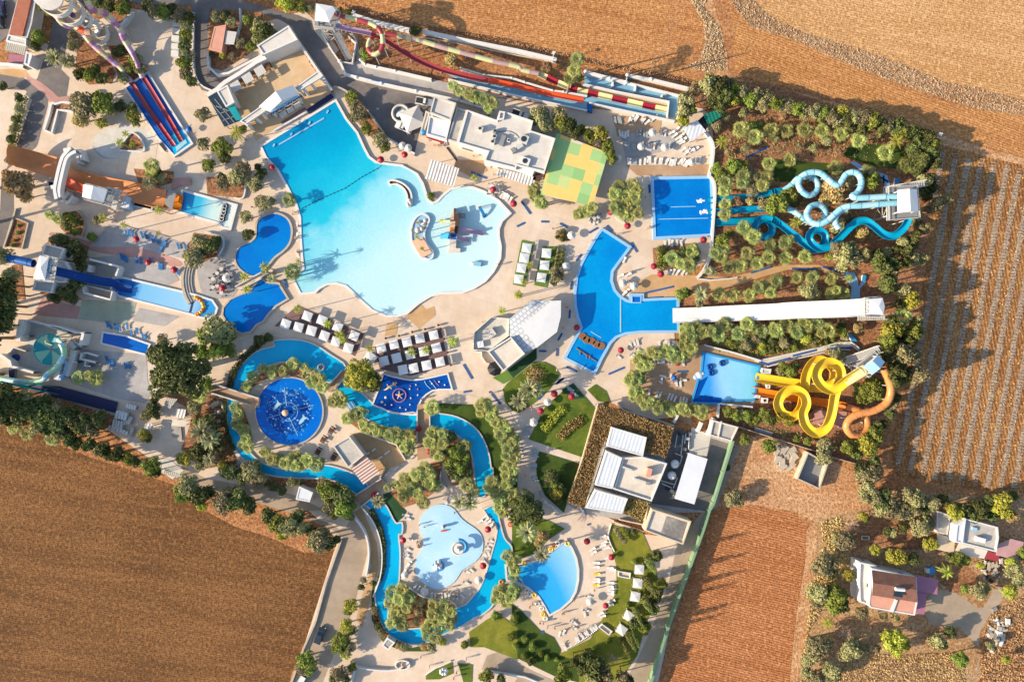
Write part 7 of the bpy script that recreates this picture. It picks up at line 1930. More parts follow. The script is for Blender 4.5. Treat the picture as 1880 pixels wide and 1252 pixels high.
q = W(T('p 895,652')[0], 1.6)
t = thing('fountain_toy', 'round white tiered fountain with blue arch in the paddling pool', 'fountain', q)
part('basin', MB().cyl(q + (.2,), q + (.7,), 1.6, 1.5, 20, 'white'), t)
part('basin_ring', MB().torus((q[0], q[1], .75), 1.45, .12, 24, 6, 'cream'), t)
part('column', MB().cyl(q + (.7,), q + (1.9,), .7, .45, 12, 'white'), t)
arc = [(q[0] + .5 + 1.7 * math.cos(a), q[1] + .9 + 1.7 * math.sin(a), 1.6) for a in np.linspace(-.9, 1.7, 12)]
part('blue_arch', MB().sweep(arc, tube_prof(.4, 8), [M('sky_blue')], True), t)
q = W(T('p 680,840')[0], 1.2)
t = thing('rock_fountain', 'white lumpy rock fountain in the paddling pool', 'fountain', q)
mb = MB()
rng = random.Random(8)
for k in range(12):
 mb.dome((q[0] + rng.gauss(0, .5), q[1] + rng.gauss(0, .5)), rng.uniform(.4, .8), rng.uniform(.7, 1.5), 8, 3, 'white', .2)
part('rock', mb, t)
part('basin', MB().cyl(q + (.18,), q + (.4,), 1.5, 1.4, 18, 'sky_blue'), t)
q = W(T('p 735,400')[0], 1.2)
t = thing('spring_animal', 'white and red seahorse shaped spray toy in the paddling pool', 'play toy', q)
part('toy_body', MB().cyl(q + (.2,), q + (1.5,), .35, .3, 10, 'white').dome(q, .4, .5, 10, 4, 'white', 1.4), t)
part('toy_saddle', MB().box(q[0] + .1, q[1] - .1, .9, 1.2, .9, .6, .3, 'red'), t)
part('toy_tail', MB().bar((q[0] - .6, q[1] - 1.3, .5), (q[0] + .9, q[1] - 1.1, .5), .3, .3, 'red_orange'), t)
q = W(T('t 875,525')[0], .8)
t = thing('climbing_ring', 'round purple climbing ring with starfish in the dark play pool', 'play toy', q)
part('ring', MB().torus((q[0], q[1], .5), 1.7, .14, 24, 6, 'mauve'), t)
mb = MB()
for k in range(5):
 a = k * 1.257 + .4
 mb.cyl((q[0], q[1], .6), (q[0] + 1.1 * math.cos(a), q[1] + 1.1 * math.sin(a), .45), .22, .08, 6, random.choice(['peach', 'white', 'yellow_pale', 'red_orange']))
part('starfish', mb, t)
t = thing('float_animal', 'beige lizard shaped float in the dark play pool', 'play toy', W(T('t 740,365')[0]))
body = smooth(WP('t 605,430 650,420 700,385 760,350 830,300', .5), 4)
mb = MB().sweep([b_ + (.42,) for b_ in body], [(-.28, 0), (0, .22), (.28, 0)], [M('cream')], True, 1, True, [.3 + .9 * min(1, i / 6) for i in range(len(body))])
for s in ('t 690,380 660,330', 't 700,390 745,410', 't 790,330 760,290', 't 790,340 830,370'):
 a, b = WP(s, .5)
 mb.bar(a + (.42,), b + (.42,), .2, .15, 'cream')
part('float_body', mb, t)
for i, s in enumerate('t 640,560;t 572,640;t 628,688;t 742,688;t 1068,362;t 1165,342;t 1055,415;t 1195,420;t 1195,518;t 1075,572;t 1060,685;t 990,770;t 1565,290;t 1660,345;t 1440,320;t 890,735'.split(';')):
 q = W(T(s)[0], .6)
 mt = 'mauve' if i in (4, 7) else 'white'
 single('spray_float', MB().dome(q, .38 if i < 2 else .25, .4, 10, 3, mt, .3), f"{'purple' if mt == 'mauve' else 'white'} dome float in the dark play pool, {ranked(16, sorted(range(16), key=lambda j: T('t 640,560 572,640 628,688 742,688 1068,362 1165,342 1055,415 1195,420 1195,518 1075,572 1060,685 990,770 1565,290 1660,345 1440,320 890,735')[j][0]).index(i))} of all", 'float', 'dome floats in the dark play pool')
for i, s in enumerate(('t 1310,275 1350,350 1420,412', 't 1400,265 1450,330 1510,405', 't 1480,262 1520,320 1560,355')):
 q = smooth(WP(s, .5), 4)
 single('lane_rope', MB().sweep([p_ + (.42,) for p_ in q], tube_prof(.09, 6), [M('aqua_light' if i < 2 else 'mauve')], True), ['pale rope float across the dark play pool, left one', 'pale rope float across the dark play pool, middle one', 'purple rope float near the right end of the dark play pool'][i], 'rope float')
def lounger_mesh(mat):
 mb = MB()
 mb.bar((-.95, 0, .32), (.35, 0, .32), .62, .07, mat)
 mb.bar((.35, 0, .32), (.98, 0, .68), .62, .07, mat)
 for x in (-.8, .3):
  for y in (-.26, .26):
   mb.bar((x, y, 0), (x, y, .3), .06, .06, 'steel')
 mb.bar((.85, -.26, 0), (.85, -.26, .6), .05, .05, 'steel').bar((.85, .26, 0), (.85, .26, .6), .05, .05, 'steel')
 return to_mesh('lounger', mb, (0, 0, 0))
LM = {k: lounger_mesh(m_) for k, m_ in (('w', 'lounger_white'), ('b', 'lounger_blue'), ('g', 'lounger_grey'), ('y', 'yellow'))}
LN = {'w': 'white', 'b': 'blue', 'g': 'grey', 'y': 'yellow'}
_ri = random.Random(33)
SPOT = []
def loungers(where, rows, col='w'):
 """rows: (points, angle of the head in degrees[, colour])"""
 L = []
 for r in rows:
  for p in T(r[0]):
   L.append((p[0], p[1], r[1], r[2] if len(r) > 2 else col))
 by = {}
 for it in L:
  by.setdefault(it[3], []).append(it)
 for c_, q in by.items():
  ax = 'top' if (max(p[1] for p in q) - min(p[1] for p in q)) > 1.5 * (max(p[0] for p in q) - min(p[0] for p in q)) else 'left'
  q.sort(key=lambda p: p[1] if ax == 'top' else p[0])
  for i, (x, y, a, _) in enumerate(q):
   rk = ranked(len(q), i, ax)
   X, Y = W((x, y), .35)
   inst('sun_lounger', LM[c_], f"{LN[c_]} sun lounger {where}" + (f", {rk}" if rk else ''), 'sun lounger', (X, Y, .04), rad(a + _ri.uniform(-9, 9)), _ri.uniform(.84, .93), 'sun loungers ' + where)
def line(a, b, n):
 """n points from a to b inside the survey tile"""
 t, p, q = a[0], [float(v) for v in a[2:].split(',')], [float(v) for v in b.split(',')]
 return t + ' ' + ' '.join(f'{p[0]+(q[0]-p[0])*i/max(1,n-1):.1f},{p[1]+(q[1]-p[1])*i/max(1,n-1):.1f}' for i in range(n))
loungers('on the upper right sunbed terrace, back row', [('w 90,295 150,285 180,300', 100, 'g'), ('w 330,295 380,255 445,235 455,270 560,255 575,300', 60), ('w 640,330 740,280 770,250', 40)])
loungers('on the upper right sunbed terrace, second row', [('w 170,520 218,545 265,550 312,525', 95), ('w 475,520 525,500 590,520 640,520', 95, 'g'), ('w 885,510 950,520', 95)])
loungers('on the upper right sunbed terrace, third row', [('w 318,770 400,760 430,760', 95, 'g'), ('w 525,770 545,720 640,740 665,760 705,760 760,745', 80), ('w 945,770 1030,730', 70), ('w 1260,800 1340,800 1400,820 1310,860 1480,790', 35)])
loungers('on the upper right sunbed terrace, front row', [('w 310,1000 350,1000', 95), ('w 405,1010 445,1010', 95, 'g'), ('w 520,1010 600,1005 650,975 690,975 780,1000 860,1000 890,1000', 85), ('w 980,1010 1040,1020 1080,1030 1120,1020', 70), ('w 1210,1010 1260,1010 1300,1040 1340,1050', 50), ('w 1410,1000 1490,980 1550,980', 90)])
loungers('piled up beside the white flat shade roof', [('w 1060,510 1110,560 1150,450 1180,600 1230,560 1190,660 1240,680 1270,630', 35)])
loungers('on the left terrace under the white tower, top group', [('E 905,460 930,465 955,468', 100), ('E 1020,475 1050,485', 100), ('E 1095,505 1130,520', 110), ('E 1170,530 1185,545 1152,582', 75), ('E 1280,555 1330,555', 110)], 'b')
loungers('on the left terrace under the white tower, lower group', [('E 870,630 890,640 905,650', 100), ('E 980,655 1010,660 1080,660', 100), ('E 1145,700 1160,705', 95), ('E 1275,735 1285,745', 95)], 'b')
loungers('above the small lap pool', [('E 770,1115 790,1130 830,1135 860,1145', 110), ('E 915,1130 945,1180 985,1165 1025,1200 1045,1210', 95)], 'b')
loungers('below the small lap pool', [('I 765,155 795,180 810,185 900,200 925,200', 100)], 'b')
loungers('by the wall of the shaded bed', [(line('E 1625,520', '1585,620', 6), 165)], 'g')
loungers('between lagoon and wave pool', [('5 630,700 650,720', 100), ('5 625,770 640,790', 60), ('5 625,890 635,915', 100)], 'w')
loungers('behind the round play structure terrace', [('f 1700,170 1740,190 1770,200 1800,230 1850,260', 60)], 'w')
loungers('by the palm clump of the landing pool terrace', [('G 745,350 765,365 785,375 800,385', 120), ('G 560,370 590,385 615,370', 80)], 'w')
loungers('inside the bend of the curved pool', [('4 600,460 660,450', 30), ('4 625,515 640,510', 20), ('4 715,540 650,580 630,600', 40), ('4 630,335', 60)], 'w')
loungers('beside the hedged bed below the landing pool', [('G 1100,540 1130,530 1150,535 1185,530 1215,535', 95), ('G 1130,745 1160,740 1190,745 1230,745 1260,740', 60)], 'w')
loungers('on the terrace below the curved pool', [('4 680,1005 710,990 735,985', 110), ('4 740,1045 585,1100', 150), ('4 690,1100 705,1085', 130), ('4 960,995 985,1000', 95)], 'w')
loungers('by the palms above the yellow slide terrace', [('2 560,220 680,215 735,220 770,220', 90), ('2 500,430 550,425 590,430 620,430 680,440 720,440 870,460', 85)], 'w')
loungers('on the yellow slide terrace, middle', [('2 605,630', 170), ('2 590,690 710,640 765,690 780,720', 90), ('2 870,680', 175), ('2 830,730', 95)], 'w')
loungers('on the yellow slide terrace, lower row', [('2 430,830 530,860 570,870', 75), ('2 680,890 720,900 760,920', 65), ('2 830,930 870,930 905,950', 75)], 'w')
loungers('along the walk beside the palm belt', [('3 410,440 400,470 410,490', 170), ('3 470,630 465,660 480,680', 170), ('3 465,750 465,770 460,795', 175), ('3 470,865 480,890', 170), ('3 515,990', 100), ('3 345,630 350,680 345,740', 0), ('3 315,500 320,540 335,590', 10)], 'g')
loungers('below the dark lawn corner', [('3 560,1060 575,1085', 130), ('3 620,1110 640,1130 655,1150', 140), ('3 870,1140 885,1165', 110)], 'w')
loungers('on the green strip by the red parasols', [('3 760,100 780,120 800,145 820,160', 160)], 'g')
loungers('west of the paddling pool', [('p 330,270 350,310', 160), ('p 370,540', 0), ('p 345,645 335,700 340,735', 150), ('p 345,820 370,800', 45), ('p 310,890 320,920 300,945', 60), ('p 460,600', 90)], 'w')
loungers('below the paddling pool', [('p 430,1050 465,1070', 60), ('p 505,1120 560,1110', 70), ('p 615,1145 650,1150 690,1155 720,1150 760,1150 800,1150 850,1160 890,1165', 90), ('p 950,1160', 130)], 'w')
loungers('east of the paddling pool', [('p 1140,340 1190,290 1210,320 1230,350 1260,390', 40), ('p 1260,550 1250,590 1225,630', 150), ('p 1190,700 1230,690 1165,770 1190,780', 120), ('p 1040,870 1000,890 985,1010', 150)], 'w')
loungers('above the paddling pool', [('p 760,120 830,90 850,110', 120)], 'w')
loungers('on the fan pool beach, inner arc', [('q 680,130', 10), ('q 705,215 715,245', 30), ('q 735,325 735,360', 0), ('q 740,460 735,480', 0), ('q 670,600 690,650 650,715', 160), ('q 640,745', 95), ('q 540,805 560,820 550,855', 150)], 'w')
loungers('on the fan pool beach, outer arc', [('q 790,110 800,160 790,185 820,205', 20), ('q 850,270 830,285', 10), ('q 850,370 870,385', 0), ('q 855,490 850,520 855,540 855,560 850,580', 0), ('q 865,640 830,650 850,670', 20), ('q 770,745 790,765', 30)], 'w')
loungers('along the lower edge of the fan pool beach', [('q 600,910 620,925 640,900 660,895 690,865 715,860 735,850', 125), ('q 570,950 585,945 470,1000 480,1020', 110), ('q 435,910 470,895', 70)], 'w')
loungers('on the fan pool beach', [('q 742,420 735,510', 0)], 'y')
for i, (s, n, rot, w_, l_) in enumerate((('A 1268,175', 5, 5, .9, 1.9), ('A 1266,225', 5, 5, .9, 1.9), ('A 1262,280', 6, 4, .9, 1.9), ('A 1258,335', 5, 4, .9, 1.9), ('A 1256,385', 5, 3, .9, 1.9))):
 q = WP(s, 1.0)[0]
 mb = MB()
 for k in range(n):
  mb.box(q[0], q[1], .1 + k * .22, .24 + k * .22, 1.9, 1.55 - .03 * k, rad(-rot), 'lounger_white')
  mb.box(q[0], q[1], .02 + k * .22, .099 + k * .22, 1.5, 1.3, rad(-rot), 'grey')
 single('lounger_stack', mb, f'stack of white plastic sunbeds beside the tree belt, {ranked(5, i, "top")}', 'stack', 'stacked sunbeds beside the tree belt')
for i, (s, lx, ly, h, rot, lab) in enumerate((('v 275,480', 2.9, 1.9, 1.6, -12, 'stack of four white slatted panels beside the netted channel'), ('v 230,590', 2.6, 2.2, 1.3, -10, 'jumbled stack of white frames in the service yard'), ('v 300,565', 2.2, 1.4, 1.0, 20, 'small stack of white boards in the service yard'),
          ('v 395,375', 2.6, 1.1, 1.0, -15, 'stack of white and blue sunbeds by the netted channel end'), ('v 375,540', .9, 2.0, 1.1, -25, 'leaning white board stack in the service yard'), ('v 180,640', 2.6, .9, .8, -20, 'low pile of white planks at the yard edge'),
          ('v 290,670', 3.2, .9, .8, -22, 'long pile of white planks at the yard edge'), ('v 400,680', .7, 2.4, .9, -20, 'upright white frame pile by the yellow bush'), ('v 1000,440', 2.2, 2.0, .5, 0, 'rack of white pipes in the service yard'), ('v 50,510', 1.5, .7, .5, -20, 'single white bench block by the dark trees'))):
 q = WP(s, h)[0]
 mb = MB()
 m_ = 4
 for k in range(m_):
  o = (k - (m_ - 1) / 2) * lx / m_
  mb.box(q[0] + o * math.cos(rad(rot)), q[1] + o * math.sin(rad(rot)), .02 * k, h - .05 * (k % 2), lx / m_ * .82, ly, rad(rot), 'white_old' if i % 3 else 'white')
 mb.box(q[0], q[1], .1, .25, lx, ly * .9, rad(rot), 'blue' if i == 3 else 'grey')
 single('panel_stack', mb, lab, 'stack')
def parasol_mesh(mat, r=1.3):
 t = MB()
 n = 8
 vs = [(r * math.cos(k * math.pi / 4), r * math.sin(k * math.pi / 4), 2.05) for k in range(n)] + [(0, 0, 2.75)]
 t.add(vs, [(k, (k + 1) % n, n) for k in range(n)], mat)
 v2 = [(x, y, z - .16) for x, y, z in vs[:n]]
 t.add(vs[:n] + v2, [(k, n + k, n + (k + 1) % n, (k + 1) % n) for k in range(n)], mat)
 t.cyl((0, 0, 2.7), (0, 0, 2.9), .05, .03, 6, 'white')
 p = MB().cyl((0, 0, 0), (0, 0, 2.7), .035, None, 6, 'steel').cyl((0, 0, 0), (0, 0, .1), .3, .28, 10, 'concrete')
 return [('parasol_canopy', to_mesh('parasol_canopy', t, (0, 0, 0))), ('parasol_pole', to_mesh('parasol_pole', p, (0, 0, 0)))]
PR, PW, PB, PK = parasol_mesh('maroon', 1.4), parasol_mesh('white_old', 1.5), parasol_mesh('blue', 1.3), parasol_mesh('black', 1.9)
def parasol(s, lab, kind='r', closed=False):
 q = WP(s, 2.4)[0]
 return inst('parasol', {'r': PR, 'w': PW, 'b': PB, 'k': PK}[kind], lab, 'parasol', (q[0], q[1], .04), _ri.uniform(0, 1), _ri.uniform(.58, .68) if kind in 'rb' else _ri.uniform(.66, .76) if kind == 'w' else 1, {'r': 'dark red parasols', 'w': 'white parasols'}.get(kind))
for s, lab in (('E 1045,668', 'dark red parasol among blue loungers on the left terrace'), ('E 1235,722', 'dark red parasol beside two blue loungers near the dark trees'), ('E 1583,853', 'dark red parasol in the sunken cafe terrace'),
      ('B 1062,1103', 'dark red parasol below the two white octagonal parasols'), ('f 1550,60', 'dark red parasol above the shallow end of the wave pool'), ('F 1850,245', 'dark red parasol right of the wave pool shallows'), ('G 12,245', 'dark red parasol left of the patchwork canopy palms'),
      ('G 715,150', 'dark red parasol at the upper left of the palm clump'), ('G 712,305', 'dark red parasol at the lower left of the palm clump'), ('G 835,405', 'dark red parasol below the palm clump'), ('G 1025,697', 'dark red parasol at the hedge corner'), ('G 1075,752', 'dark red parasol on the ochre paving by the hedged bed'),
      ('2 78,298', 'dark red parasol on the terrace below the curved pool'), ('2 808,458', 'dark red parasol by the palms above the yellow slide terrace'), ('3 640,155', 'dark red parasol at the corner of the green strip'), ('3 788,178', 'dark red parasol standing on the green strip'), ('3 523,302', 'dark red parasol at the edge of the upper lawn'),
      ('p 1225,440', 'dark red parasol right of the paddling pool, upper one'), ('p 1172,840', 'dark red parasol right of the paddling pool, lower one'), ('p 290,560', 'dark red parasol left of the paddling pool'), ('q 665,160', 'large dark red parasol at the top of the fan pool beach'), ('q 868,292', 'dark red parasol on the right edge of the fan pool beach'),
      ('q 820,692', 'dark red parasol on the lower right of the fan pool beach'), ('J 1160,658', 'bright red parasol beside the bridge walkway'), ('J 842,1138', 'bright red parasol on the wide footbridge'), ('J 1238,818', 'small red parasol by the palm clump path'), ('G 468,1140', 'orange red parasol beside the curved pool corner'), ('5 440,285', 'dark red parasol at the left edge of the wave pool'), ('B 890,1140', 'dark red peaked parasol at the wave pool corner'),
      ('G 1385,505', 'orange red square parasol below the landing pool'), ('E 960,500', 'small folded dark red parasol above the pink paving')):
 parasol(s, lab)
for s, lab in (('E 1612,782', 'white parasol in the sunken cafe terrace'), ('B 1047,1040', 'left white octagonal parasol by the parking yard'), ('B 1088,1055', 'right white octagonal parasol by the parking yard'), ('3 583,225', 'white octagonal parasol between two red ones'), ('3 462,398', 'white parasol at the left corner of the upper lawn'), ('4 215,135', 'white parasol beside the round shrub bed'), ('4 172,383', 'white parasol right of the hedge by the cabanas'),
      ('4 625,515', 'white parasol inside the curved pool bend, left one'), ('4 712,540', 'white parasol inside the curved pool bend, right one'), ('w 745,485', 'small white parasol in the second sunbed row'), ('w 550,725', 'white parasol in the third sunbed row, left one'), ('w 960,745', 'white parasol in the third sunbed row, right one'), ('w 1420,995', 'big white parasol in the front sunbed row'), ('w 150,930', 'white parasol under the trees at the left of the terrace'),
      ('p 1125,995', 'white parasol at the lower right of the paddling pool'), ('p 310,945', 'white parasol at the lower left of the paddling pool'), ('p 525,1125', 'white parasol below the paddling pool'), ('q 690,655', 'white parasol in the middle of the fan pool beach')):
 parasol(s, lab, 'w')
parasol('A 1340,920', 'bright blue parasol beside the blue double slide', 'b')
parasol('2 760,655', 'small blue parasol on the yellow slide terrace', 'b')
parasol('n 378,1072', 'large black parasol at the corner of the bar kitchen', 'k')
def cabana_mesh(s=2.7):
 t = MB()
 h = s / 2
 vs = [(-h, -h, 2.2), (h, -h, 2.2), (h, h, 2.2), (-h, h, 2.2), (0, 0, 2.42)]
 t.add(vs, [(0, 1, 4), (1, 2, 4), (2, 3, 4), (3, 0, 4)], 'fabric_white')
 t.add(vs[:4] + [(x, y, 2.0) for x, y, z in vs[:4]], [(k, 4 + k, 4 + (k + 1) % 4, (k + 1) % 4) for k in range(4)], 'fabric_white')
 b = MB()
 b.box(0, 0, .1, .42, s * .8, s * .72, 0, 'wood_dark', 'fabric_white')
 b.box(s * .34, 0, .42, .8, .12, s * .7, 0, 'white_old')
 out = [('cabana_canopy', to_mesh('cabana_canopy', t, (0, 0, 0))), ('daybed', to_mesh('daybed', b, (0, 0, 0)))]
 for x in (-1, 1):
  for y in (-1, 1):
   out.append(('post', to_mesh('post', MB().box(x * h * .92, y * h * .92, 0, 2.2, .1, .1, 0, 'white'), (0, 0, 0))))
 return out
CM = cabana_mesh()
def cabanas(where, spec, rot, sc=1.0):
 L = T(spec)
 L.sort()
 for i, p in enumerate(L):
  q = W(p, 2.3)
  inst('cabana', CM, f'white square topped cabana {where}, {ranked(len(L), i)}', 'cabana', (q[0], q[1], .08), rad(rot + _ri.uniform(-3, 3)), sc * _ri.uniform(.97, 1.04), 'white cabanas ' + where)
cabanas('on the left dark deck, back row', 'o 330,105 470,145 622,210 780,295', -20, .86)
cabanas('on the left dark deck, front row', 'o 122,182 245,212 370,245 495,295 605,350 725,412', -18, .86)
cabanas('on the big dark deck, top row', 'o 1040,412 1163,378 1288,355 1412,320 1545,288', 12, .86)
cabanas('on the big dark deck, middle row', 'o 1068,538 1190,508 1318,475 1450,445 1572,410', 12, .86)
cabanas('on the big dark deck, bottom row', 'o 1250,620 1352,605 1478,578 1605,545', 12, .86)
cabanas('on the left green strip', 'G 105,568 88,640 68,712 48,792', -8, .86)
cabanas('on the right green strip', 'G 248,605 234,692 212,780', -6, .86)
for i, (s, r) in enumerate((('O 917,447', -3), ('O 905,547', -5), ('O 888,643', -8), ('O 842,783', -30), ('O 790,882', -35))):
 q = WP(s, 2.3)[0]
 inst('cabana', CM, f'white gazebo on the golden lawn before the cypresses, {ranked(5, i, "top")}', 'gazebo', (q[0], q[1], .1), rad(r), .86, 'white gazebos on the golden lawn')
q = WP('o 935,510', 2.3)[0]
inst('cabana', CM, 'white canopy stand beside the big round golden tree', 'canopy', (q[0], q[1], .08), rad(-35), 1.05)
for i, s in enumerate(('d 415,615', 'd 585,500', 'd 760,395')):
 q = WP(s, 2.4)[0]
 t = thing('slatted_shelter', f'white slatted shelter on the tan plaza, {ranked(3, i)}', 'shelter', (q[0], q[1], 0), 'slatted shelters on the tan plaza')
 mb = MB()
 for k in range(9):
  o = (k - 4) * .28
  mb.box(q[0] + o * math.cos(.55), q[1] + o * math.sin(.55), 2.3, 2.42, .2, 2.3, .55, 'white')
 mb.box(q[0], q[1], 2.2, 2.29, 2.5, .12, .55, 'white')
 part('slat_roof', mb, t)
 for x, y in ((-1, -1), (1, -1), (1, 1), (-1, 1)):
  part('post', MB().box(q[0] + x * 1.1 * math.cos(.55) - y * 1.05 * math.sin(.55), q[1] + x * 1.1 * math.sin(.55) + y * 1.05 * math.cos(.55), 0, 2.25, .12, .12, .55, 'white'), t)
for i, s in enumerate(('d 500,560', 'd 680,450', 'd 870,330')):
 q = WP(s, .8)[0]
 t = thing('picnic_table', f'wooden picnic table between the slatted shelters, {ranked(3, i)}', 'table', (q[0], q[1], 0), 'picnic tables on the tan plaza')
 part('table_top', MB().box(q[0], q[1], .7, .76, .9, 1.8, .55, 'wood'), t)
 for s_ in (-1, 1):
  part('bench', MB().box(q[0] + s_ * .8 * math.cos(.55), q[1] + s_ * .8 * math.sin(.55), .4, .45, .35, 1.8, .55, 'wood'), t)
 part('table_frame', MB().box(q[0], q[1], 0, .7, .6, .12, .55, 'wood_dark'), t)
for i, s in enumerate(('d 1090,1010', 'd 1190,940', 'd 1290,880')):
 q = WP(s, .5)[0]
 single('stage_platform', MB().box(q[0], q[1], 0, .5, 1.9, 1.6, .55, 'offwhite', 'deck_pale'), f'low pale platform before the stage, {ranked(3, i)}', 'platform', 'low platforms before the stage')
def table_mesh(top, chair):
 mb = MB()
 mb.cyl((0, 0, .68), (0, 0, .74), .5, None, 12, top).cyl((0, 0, 0), (0, 0, .7), .05, None, 6, 'grey')
 ch = []
 for k in range(4):
  a = k * math.pi / 2 + .4
  x, y = .9 * math.cos(a), .9 * math.sin(a)
  c_ = MB().box(x, y, .4, .46, .45, .45, a, chair)
  c_.box(x * 1.24, y * 1.24, .44, .9, .06, .45, a, chair)
  for ax, ay in ((-.18, -.18), (.18, -.18), (.18, .18), (-.18, .18)):
   c_.bar((x + ax, y + ay, 0), (x + ax, y + ay, .4), .04, .04, 'grey')
  ch.append(to_mesh('chair', c_, (0, 0, 0)))
 return to_mesh('cafe_table', mb, (0, 0, 0)), ch
TB = {'d': table_mesh('white_old', 'grey'), 'w': table_mesh('white', 'white_old')}
def tables(where, spec, k='d'):
 L = sorted(T(spec))
 for i, p in enumerate(L):
  q = W(p, .7)
  r = _ri.uniform(0, 1.5)
  rk = ranked(len(L), i)
  inst('cafe_table', TB[k][0], f'small round table {where}, {rk}', 'table', (q[0], q[1], .04), r, 1, 'tables ' + where)
  for j, c_ in enumerate(TB[k][1]):
   o = inst('cafe_chair', c_, f'{"grey" if k == "d" else "white"} chair around the small tables {where}', 'chair', (q[0], q[1], .04), r, 1, 'chairs ' + where)
tables('in the sunken cafe terrace', 'E 1530,790 1560,750 1590,720 1560,840 1530,850 1600,840 1640,800 1640,850 1630,760 1590,890', 'd')
tables('by the red parasol above the wave pool', 'f 1500,110 1600,110 1640,50 1530,20', 'w')
tables('on the bar terrace', 'n 280,770 380,620 430,610 330,690 480,430 250,430', 'w')
tables('at the foot of the palm by the curved pool', 'G 590,350 560,345 620,345', 'd')
single('bar_counter', MB().box(*W(T('n 325,560')[0], 2.0), 1.0, 2.1, 2.0, 2.0, rad(35), 'wood_dark', 'white_old'), 'square dark edged bar counter on the octagonal terrace', 'bar counter')
single('game_table', MB().box(*W(T('n 172,722')[0], 2.0), 1.0, 1.8, 1.6, 1.6, rad(12), 'white', 'white_rib'), 'white square game table on the octagonal terrace', 'table')
for i, s in enumerate(('s 378,390', 's 265,520', 's 190,690', 's 415,770')):
 q = WP(s, .7)[0]
 t = thing('dark_table', f'square dark wooden table on the round pool terrace, {ranked(4, i, "top")}', 'table', (q[0], q[1], .04), 'dark tables on the round pool terrace')
 part('table_top', MB().box(q[0], q[1], .68, .76, 1.3, 1.1, rad(-30), 'wood_dark'), t)
 for s_ in (-1, 1):
  part('bench', MB().box(q[0] + s_ * .85 * math.cos(1.05), q[1] + s_ * .85 * math.sin(1.05), .4, .46, 1.3, .32, rad(-30), 'wood_dark'), t)
 part('table_frame', MB().box(q[0], q[1], .04, .7, .8, .1, rad(-30), 'dark'), t)
for i, s in enumerate(('s 975,680', 's 910,720', 's 1180,710', 's 1070,790', 's 1310,930', 's 1190,1010', 's 1590,630', 's 1525,780')):
 q = WP(s, .45)[0]
 single('stone_bench', MB().box(q[0], q[1], .3, .45, 1.7, .5, rad(35), 'offwhite').box(q[0] - .5 * math.cos(.61), q[1] - .5 * math.sin(.61), 0, .3, .3, .4, rad(35), 'stone').box(q[0] + .5 * math.cos(.61), q[1] + .5 * math.sin(.61), 0, .3, .3, .4, rad(35), 'stone'),
     f'pale stone bench on the ochre terrace, {ranked(8, sorted(range(8), key=lambda j: T("s 975,680 910,720 1180,710 1070,790 1310,930 1190,1010 1590,630 1525,780")[j][0]).index(i))}', 'bench', 'stone benches on the ochre terrace')
for lab, s in (('short white ramp bridge over the lawn edge, upper one', 'O 765,455 850,468 845,505 765,490'), ('short white ramp bridge over the lawn edge, lower one', 'O 648,835 718,885 695,910 625,855')):
 P = ccw(WP(s, .5))
 t = thing('lawn_ramp', lab, 'ramp', P[0])
 part('ramp_floor', MB().sheet(P, .3, 'deck'), t)
 part('ramp_rail', MB().ring(offset(P, .12), offset(P, -.12), 0, .7, 'white'), t)
P = WP('O 715,120 690,200 710,260 740,320', .5)
mb = MB()
for i in range(len(P) - 1):
 a, b = Vector(P[i]), Vector(P[i + 1])
 mb.bar((a.x, a.y, .1), (b.x, b.y, .1), .15, .2, 'white')
 for k in range(7):
  q = a.lerp(b, k / 7)
  mb.dome((q.x, q.y), .22, .5, 7, 3, 'white', .05)
single('stone_border', mb, 'row of white stones edging the golden lawn', 'edging')
P = WP('O 405,1010 470,975 540,930 620,870', .5)
mb = MB()
for i in range(len(P) - 1):
 a, b = Vector(P[i]), Vector(P[i + 1])
 mb.bar((a.x, a.y, .1), (b.x, b.y, .1), .15, .2, 'white')
 for k in range(7):
  q = a.lerp(b, k / 7)
  mb.dome((q.x, q.y), .24, .5, 7, 3, 'white', .05)
single('stone_border', mb, 'row of white stones along the lower beach edge', 'edging')
MATS = '4 120,45 180,75;4 350,120 418,80;4 490,62 535,108;4 685,195 730,272;4 250,340 290,290;4 205,570 218,505;4 195,795 200,730;4 105,970 138,915;4 95,1095 100,1035;4 170,1180 258,1218;4 505,1238 628,1185;4 798,595 1018,545;4 780,640 935,630;G 985,115 988,175;G 68,235 132,325;G 35,415 90,388;G 208,380 262,382;J 1490,190 1552,295;J 1675,385 1757,475;J 1490,390 1545,382;K 320,325 370,290;K 195,95 248,97;2 785,570 920,570;3 650,70 715,20;3 500,200 540,160;k 610,220 690,245;k 690,238 890,185;k 915,165 1130,112;k 1250,100 1460,90;H 210,718 390,722;H 430,705 570,745;G 1715,748 1860,705;m 835,1112 1025,1190;m 540,810 660,970;F 205,790 222,855;6 435,480 590,405;O 540,122 560,115;x 690,560 710,600'.split(';')
order = sorted(range(len(MATS)), key=lambda i: T(MATS[i])[0][0])
for n_, i in enumerate(order):
 p = T(MATS[i])
 a, b = [W(q) for q in p]
 mx, my = (p[0][0] + p[1][0]) / 2, (p[0][1] + p[1][1]) / 2
 single('anti_slip_mat', MB().bar(a + (.14,), b + (.14,), .5, .05, 'dark' if i == 33 else 'mat_blue'), f"{'black' if i == 33 else 'blue'} strip mat lying on the paving, {ranked(len(MATS), n_)} of all mats", 'mat', 'blue strip mats on the paving')
def rings_of(where, spec, cols):
 L = sorted(T(spec))
 for i, p in enumerate(L):
  q = W(p, .3)
  c_ = cols[i % len(cols)]
  mb = MB().torus((q[0], q[1], .42), .5, .2, 14, 6, c_[1])
  single('swim_ring', mb, f'{c_[0]} swim ring {where}, {ranked(len(L), i)}', 'swim ring', 'swim rings ' + where)
